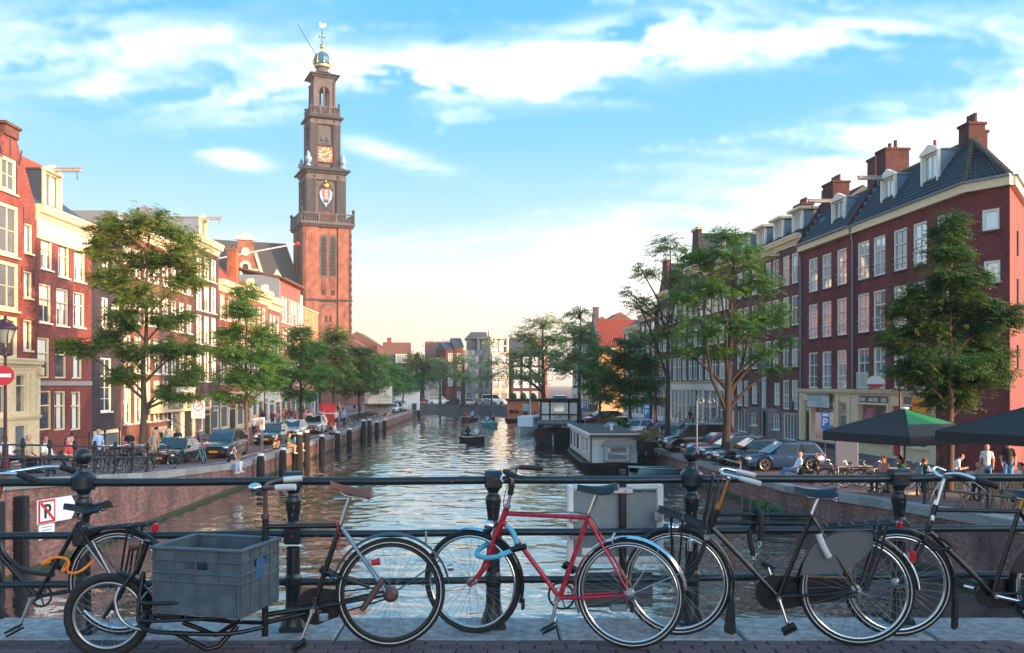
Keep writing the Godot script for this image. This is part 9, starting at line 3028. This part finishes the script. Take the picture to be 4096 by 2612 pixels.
	part("roof", MB.new().bbox(V(0,3.15,0),V(4.5,0.25,3.3),0.04), M.lead, o)
	part("menu_board", MB.new().box(V(1.2,0.6,1.7),V(0.7,1.1,0.08)), M.slate, o)
	# right bank: fence rail, signs, cabinet, parasols, tables
	o = thing("quay_rail", "low grey rail along the shaded quay between the rowing boat and the cars", "railing", Vector3.ZERO)
	for d in [44.0,47.5,51.0,54.5,58.0,61.5]: part("post", MB.new().box(V(quay_x(false, d) + 0.1,0.2,-d),V(0.07,0.5,0.07)), M.steel, o)
	part("rail", MB.new().tube([V(quay_x(false, 44) + 0.1,0.42,-44),V(quay_x(false, 61.5) + 0.1,0.42,-61.5)],0.04,6), M.steel, o)
	o = thing("terrace_fence", "iron fence with thin rails between the terrace and the canal wall", "fence", Vector3.ZERO)
	ds = [15.0,18.2,21.4,24.6,27.8]
	for d in ds: part("post", MB.new().lathe([Vector2(0.1,0),Vector2(0.055,0.15),Vector2(0.05,0.95),Vector2(0.07,1.0),Vector2(0.07,1.1),Vector2(0.08,1.18),Vector2(0,1.26)],8,V(quay_x(false, d) + 0.3, ramp(false, d),-d)), M.iron, o)
	for h in [0.5,1.0]: part("rail", MB.new().tube(ds.map(func(d): return V(quay_x(false, d) + 0.3, ramp(false, d) + h, -d)),0.025,6), M.iron, o)
	p_sign("blue parking sign in front of the gallery shop", V(18.4,0,-51.0),-0.2)
	p_sign("blue parking sign beside the dense young tree", V(11.6,0,-70.0),-0.1)
	p_sign("blue parking sign beside the red estate car", V(8.9,0,-91.0),-0.1)
	o = thing("utility_cabinet", "plain pale grey utility cabinet beside the parking sign", "cabinet", V(17.2,0,-44.8),-0.3)
	part("body", MB.new().bbox(V(0,0.95,0),V(1.05,1.9,0.6),0.03), mat("cabinet_grey", lin(0.19,0.205,0.24),0.6), o)
	part("plinth", MB.new().box(V(0,0.04,0),V(1.1,0.12,0.65)), M.sandstone_dark, o)
	o = thing("street_name_pole", "thin grey pole with a curled bracket among the cars", "pole", V(10.8,0,-49.0))
	part("pole", MB.new().tube([V(0,0,0),V(0,3.3,0)],0.045,7), M.lead, o)
	part("curl", MB.new().tube(range(20).map(func(k): return V(0.22 + cos(PI - k * 0.33) * (0.22 - k * 0.008),3.3 + sin(k * 0.33) * (0.22 - k * 0.008),0)),0.025,5).tube(range(20).map(func(k): return V(0.75 - cos(PI - k * 0.33) * (0.2 - k * 0.008),3.3 + sin(k * 0.33) * (0.2 - k * 0.008),0)),0.025,5), M.steel, o)
	mat("awning_black", lin(0.030,0.022,0.023),0.85)
	mat("awning_green", lin(0.01,0.20,0.07),0.8)
	for k in 2:
		o = thing("parasol", ["green and black parasol nearer the gallery shop", "green and black parasol at the right edge of the view"][k], "parasol", V([14.6,16.9][k], ramp(false, [32.6,28.8][k]),-[32.6,28.8][k]),0.42, "terrace parasols")
		var ht := 3.05
		var half: float = 1.95
		for s in 4:
			var b := Basis(Vector3.UP, s * PI / 2)
			var A := b * V(-half, ht - 0.85, half)
			var B := b * V(half, ht - 0.85, half)
			var C := V(0, ht, 0)
			var mA := A.lerp(C, 0.42)
			var mB := B.lerp(C, 0.42)
			var lo := MB.new()
			lo.quad(A, B, mB, mA)
			lo.quad(A + V(0,-0.32,0), B + V(0,-0.32,0), B, A)
			if s % 2 == 1: lo.tri(mA, mB, C)
			part("canopy_panel", lo, M.awning_black, o)
			if s % 2 == 0: part("green_panel", MB.new().quad_tri(mA, mB, C), M.awning_green, o)
			part("rib", MB.new().tube([A, C],0.02,4), M.black_paint, o)
		part("pole", MB.new().tube([V(0,0,0),V(0, ht + 0.02,0)],0.035,8), M.grey_wood, o)
		part("cap", MB.new().ball(V(0, ht + 0.02,0),V(0.16,0.06,0.16),5,10), M.sign_white, o)
		part("foot", MB.new().bbox(V(0,0.06,0),V(0.7,0.12,0.7),0.03), M.granite, o)
	var tb: Node3D = null
	for k in 5:
		var p := V([14.0,14.9,15.6,16.2,14.3][k],0,-[33.0,31.6,29.6,27.4,29.8][k])
		p.y = ramp(false, -p.z)
		var lab := "wooden terrace table, %s counted from the bicycle hoops" % w2[k]
		if tb == null:
			tb = thing("terrace_table", lab, "table", p, 0.2, "terrace tables")
			part("top", MB.new().bbox(V(0,0.73,0),V(0.9,0.04,0.75),0.01), M.grey_wood, tb)
			for s in [-1,1]: part("leg", MB.new().bar(V(-0.35,0, s * 0.3),V(0.35,0.71, s * 0.3),0.04,0.03).bar(V(0.35,0, s * 0.3),V(-0.35,0.7, s * 0.3),0.035,0.03), M.black_paint, tb)
		else: dup(tb, lab, p, 0.2 + k)
	var chr: Node3D = null
	for k in 9:
		var p := V([13.4,13.75,14.3,14.6,15.1,15.3,15.9,16.3,14.1][k],0,-[27.9,26.8,25.9,27.0,26.2,28.0,26.2,25.4,25.0][k])
		p.y = ramp(false, -p.z)
		var lab := "slatted wooden folding chair behind the terrace fence, %s from the left" % w2[k]
		if chr == null:
			chr = thing("folding_chair", lab, "chair", p, 0.0, "folding chairs on the terrace")
			for j in 5: part("slat", MB.new().bbox(V(-0.16 + j * 0.08,0.66,-0.2),V(0.055,0.36,0.02),0.005), M.teak, chr)
			for j in 4: part("slat", MB.new().bbox(V(0,0.45,-0.14 + j * 0.1),V(0.4,0.02,0.08),0.005), M.teak, chr)
			for s in [-0.2,0.2]: part("leg", MB.new().bar(V(s, 0,0.22),V(s, 0.86,-0.22),0.03,0.03), M.teak, chr)
			for s in [-0.17,0.17]: part("leg", MB.new().bar(V(s, 0,-0.2),V(s, 0.45,0.2),0.03,0.03), M.teak, chr)
		else: dup(chr, lab, p, [0.0,0.4,2.9,3.3,0.2,2.8,3.0,0.1,3.2][k])
	# floating garden under the wall, bush beside the houseboat, planters
	o = thing("floating_garden", "green floating planter with grasses against the shaded canal wall", "planter", V(11.0, WATER, -37.0),-1.5)
	part("box", MB.new().bbox(V(0,0.15,0),V(3.4,0.35,1.0),0.03), M.post_wood, o)
	for k in 4: part("stake", MB.new().bbox(V(-1.5 + k * 1.0,0.45,0.52),V(0.1,0.7,0.06),0.01), M.grey_wood, o)
	clump(o, "grass_clump", V(0,0.35,0),V(1.6,0.75,0.45),420, Color(0.05,0.12,0.02), Color(0.12,0.22,0.04),0.8,61)
	o = thing("round_bush", "round green bush on the quay beside the white houseboat's roof", "bush", V(9.3,0,-72.5))
	clump(o, "foliage", V(0,0.9,0),V(1.4,1.2,1.2),500, Color(0.04,0.10,0.02), Color(0.12,0.19,0.04),1.5,62)
	o = thing("rose_bush", "tall flowering bush on the quay above the dark barge", "bush", V(7.0,0,-93.0))
	clump(o, "foliage", V(0,1.2,0),V(1.6,1.4,1.4),380, Color(0.05,0.07,0.03), Color(0.12,0.13,0.05),2.0,63)
	for k in 2:
		o = thing("planter", ["planter with dry golden grass on the jetty beside the white houseboat", "planter with yellow flowers beside the black van's nose"][k], "planter", V([9.5,10.6][k],0,-[58.0,61.0][k]))
		part("box", MB.new().bbox(V(0,0.3,0),V(1.0,0.6,0.8),0.03), M.post_wood, o)
		clump(o, "foliage", V(0,0.9,0),V(0.6,0.45,0.5),120, Color(0.18,0.12,0.04), Color(0.32,0.24,0.08),1.2,64 + k)
	o = thing("wicker_basket", "brown wicker basket beside the embracing couple", "basket", V(-14.3,0.03,-50.2),0.3)
	part("body", MB.new().lathe([Vector2(0,0),Vector2(0.28,0),Vector2(0.34,0.4),Vector2(0.3,0.4),Vector2(0.26,0.06),Vector2(0,0.06)],12), M.teak, o)
	o = thing("jetty", "dark wooden jetty between the white houseboat and the shaded quay", "jetty", V(10.2,-0.35,-60.5))
	for k in 6: part("plank", MB.new().bbox(V(0,0,-2.0 + k * 0.5),V(1.8,0.08,0.46),0.01), M.post_wood, o)
	part("gate_frame", MB.new().tube([V(-0.5,0,1.5),V(-0.5,1.8,1.5),V(0.4,1.8,1.5),V(0.4,0,1.5)],0.04,5).tube([V(-0.5,0.9,1.5),V(0.4,0.9,1.5)],0.03,5), M.steel, o)

func clump(o: Node3D, called: String, c: Vector3, r: Vector3, n: int, a: Color, b: Color, s: float, sd: int) -> void:
	var q := RandomNumberGenerator.new()
	q.seed = sd
	var mb := MB.new()
	for k in n:
		var d := V(q.randfn(), absf(q.randfn()), q.randfn()).normalized()
		var p := c + d * r * pow(q.randf(),0.4) - V(0, r.y * 0.4,0)
		mb.x = Transform3D(Basis(Vector3.UP, q.randf() * TAU) * Basis(Vector3.RIGHT, q.randf_range(-0.9,0.2)).scaled(Vector3.ONE * s * q.randf_range(0.5,0.9)), p)
		for t in range(0, spray_v.size(),3): mb.tri(spray_v[t], spray_v[t + 2], spray_v[t + 1])
	part(called, mb, mat("%s green %d" % [called, sd], a.lerp(b, 0.5).linear_to_srgb(),0.8), o).set_meta("kind", "stuff")
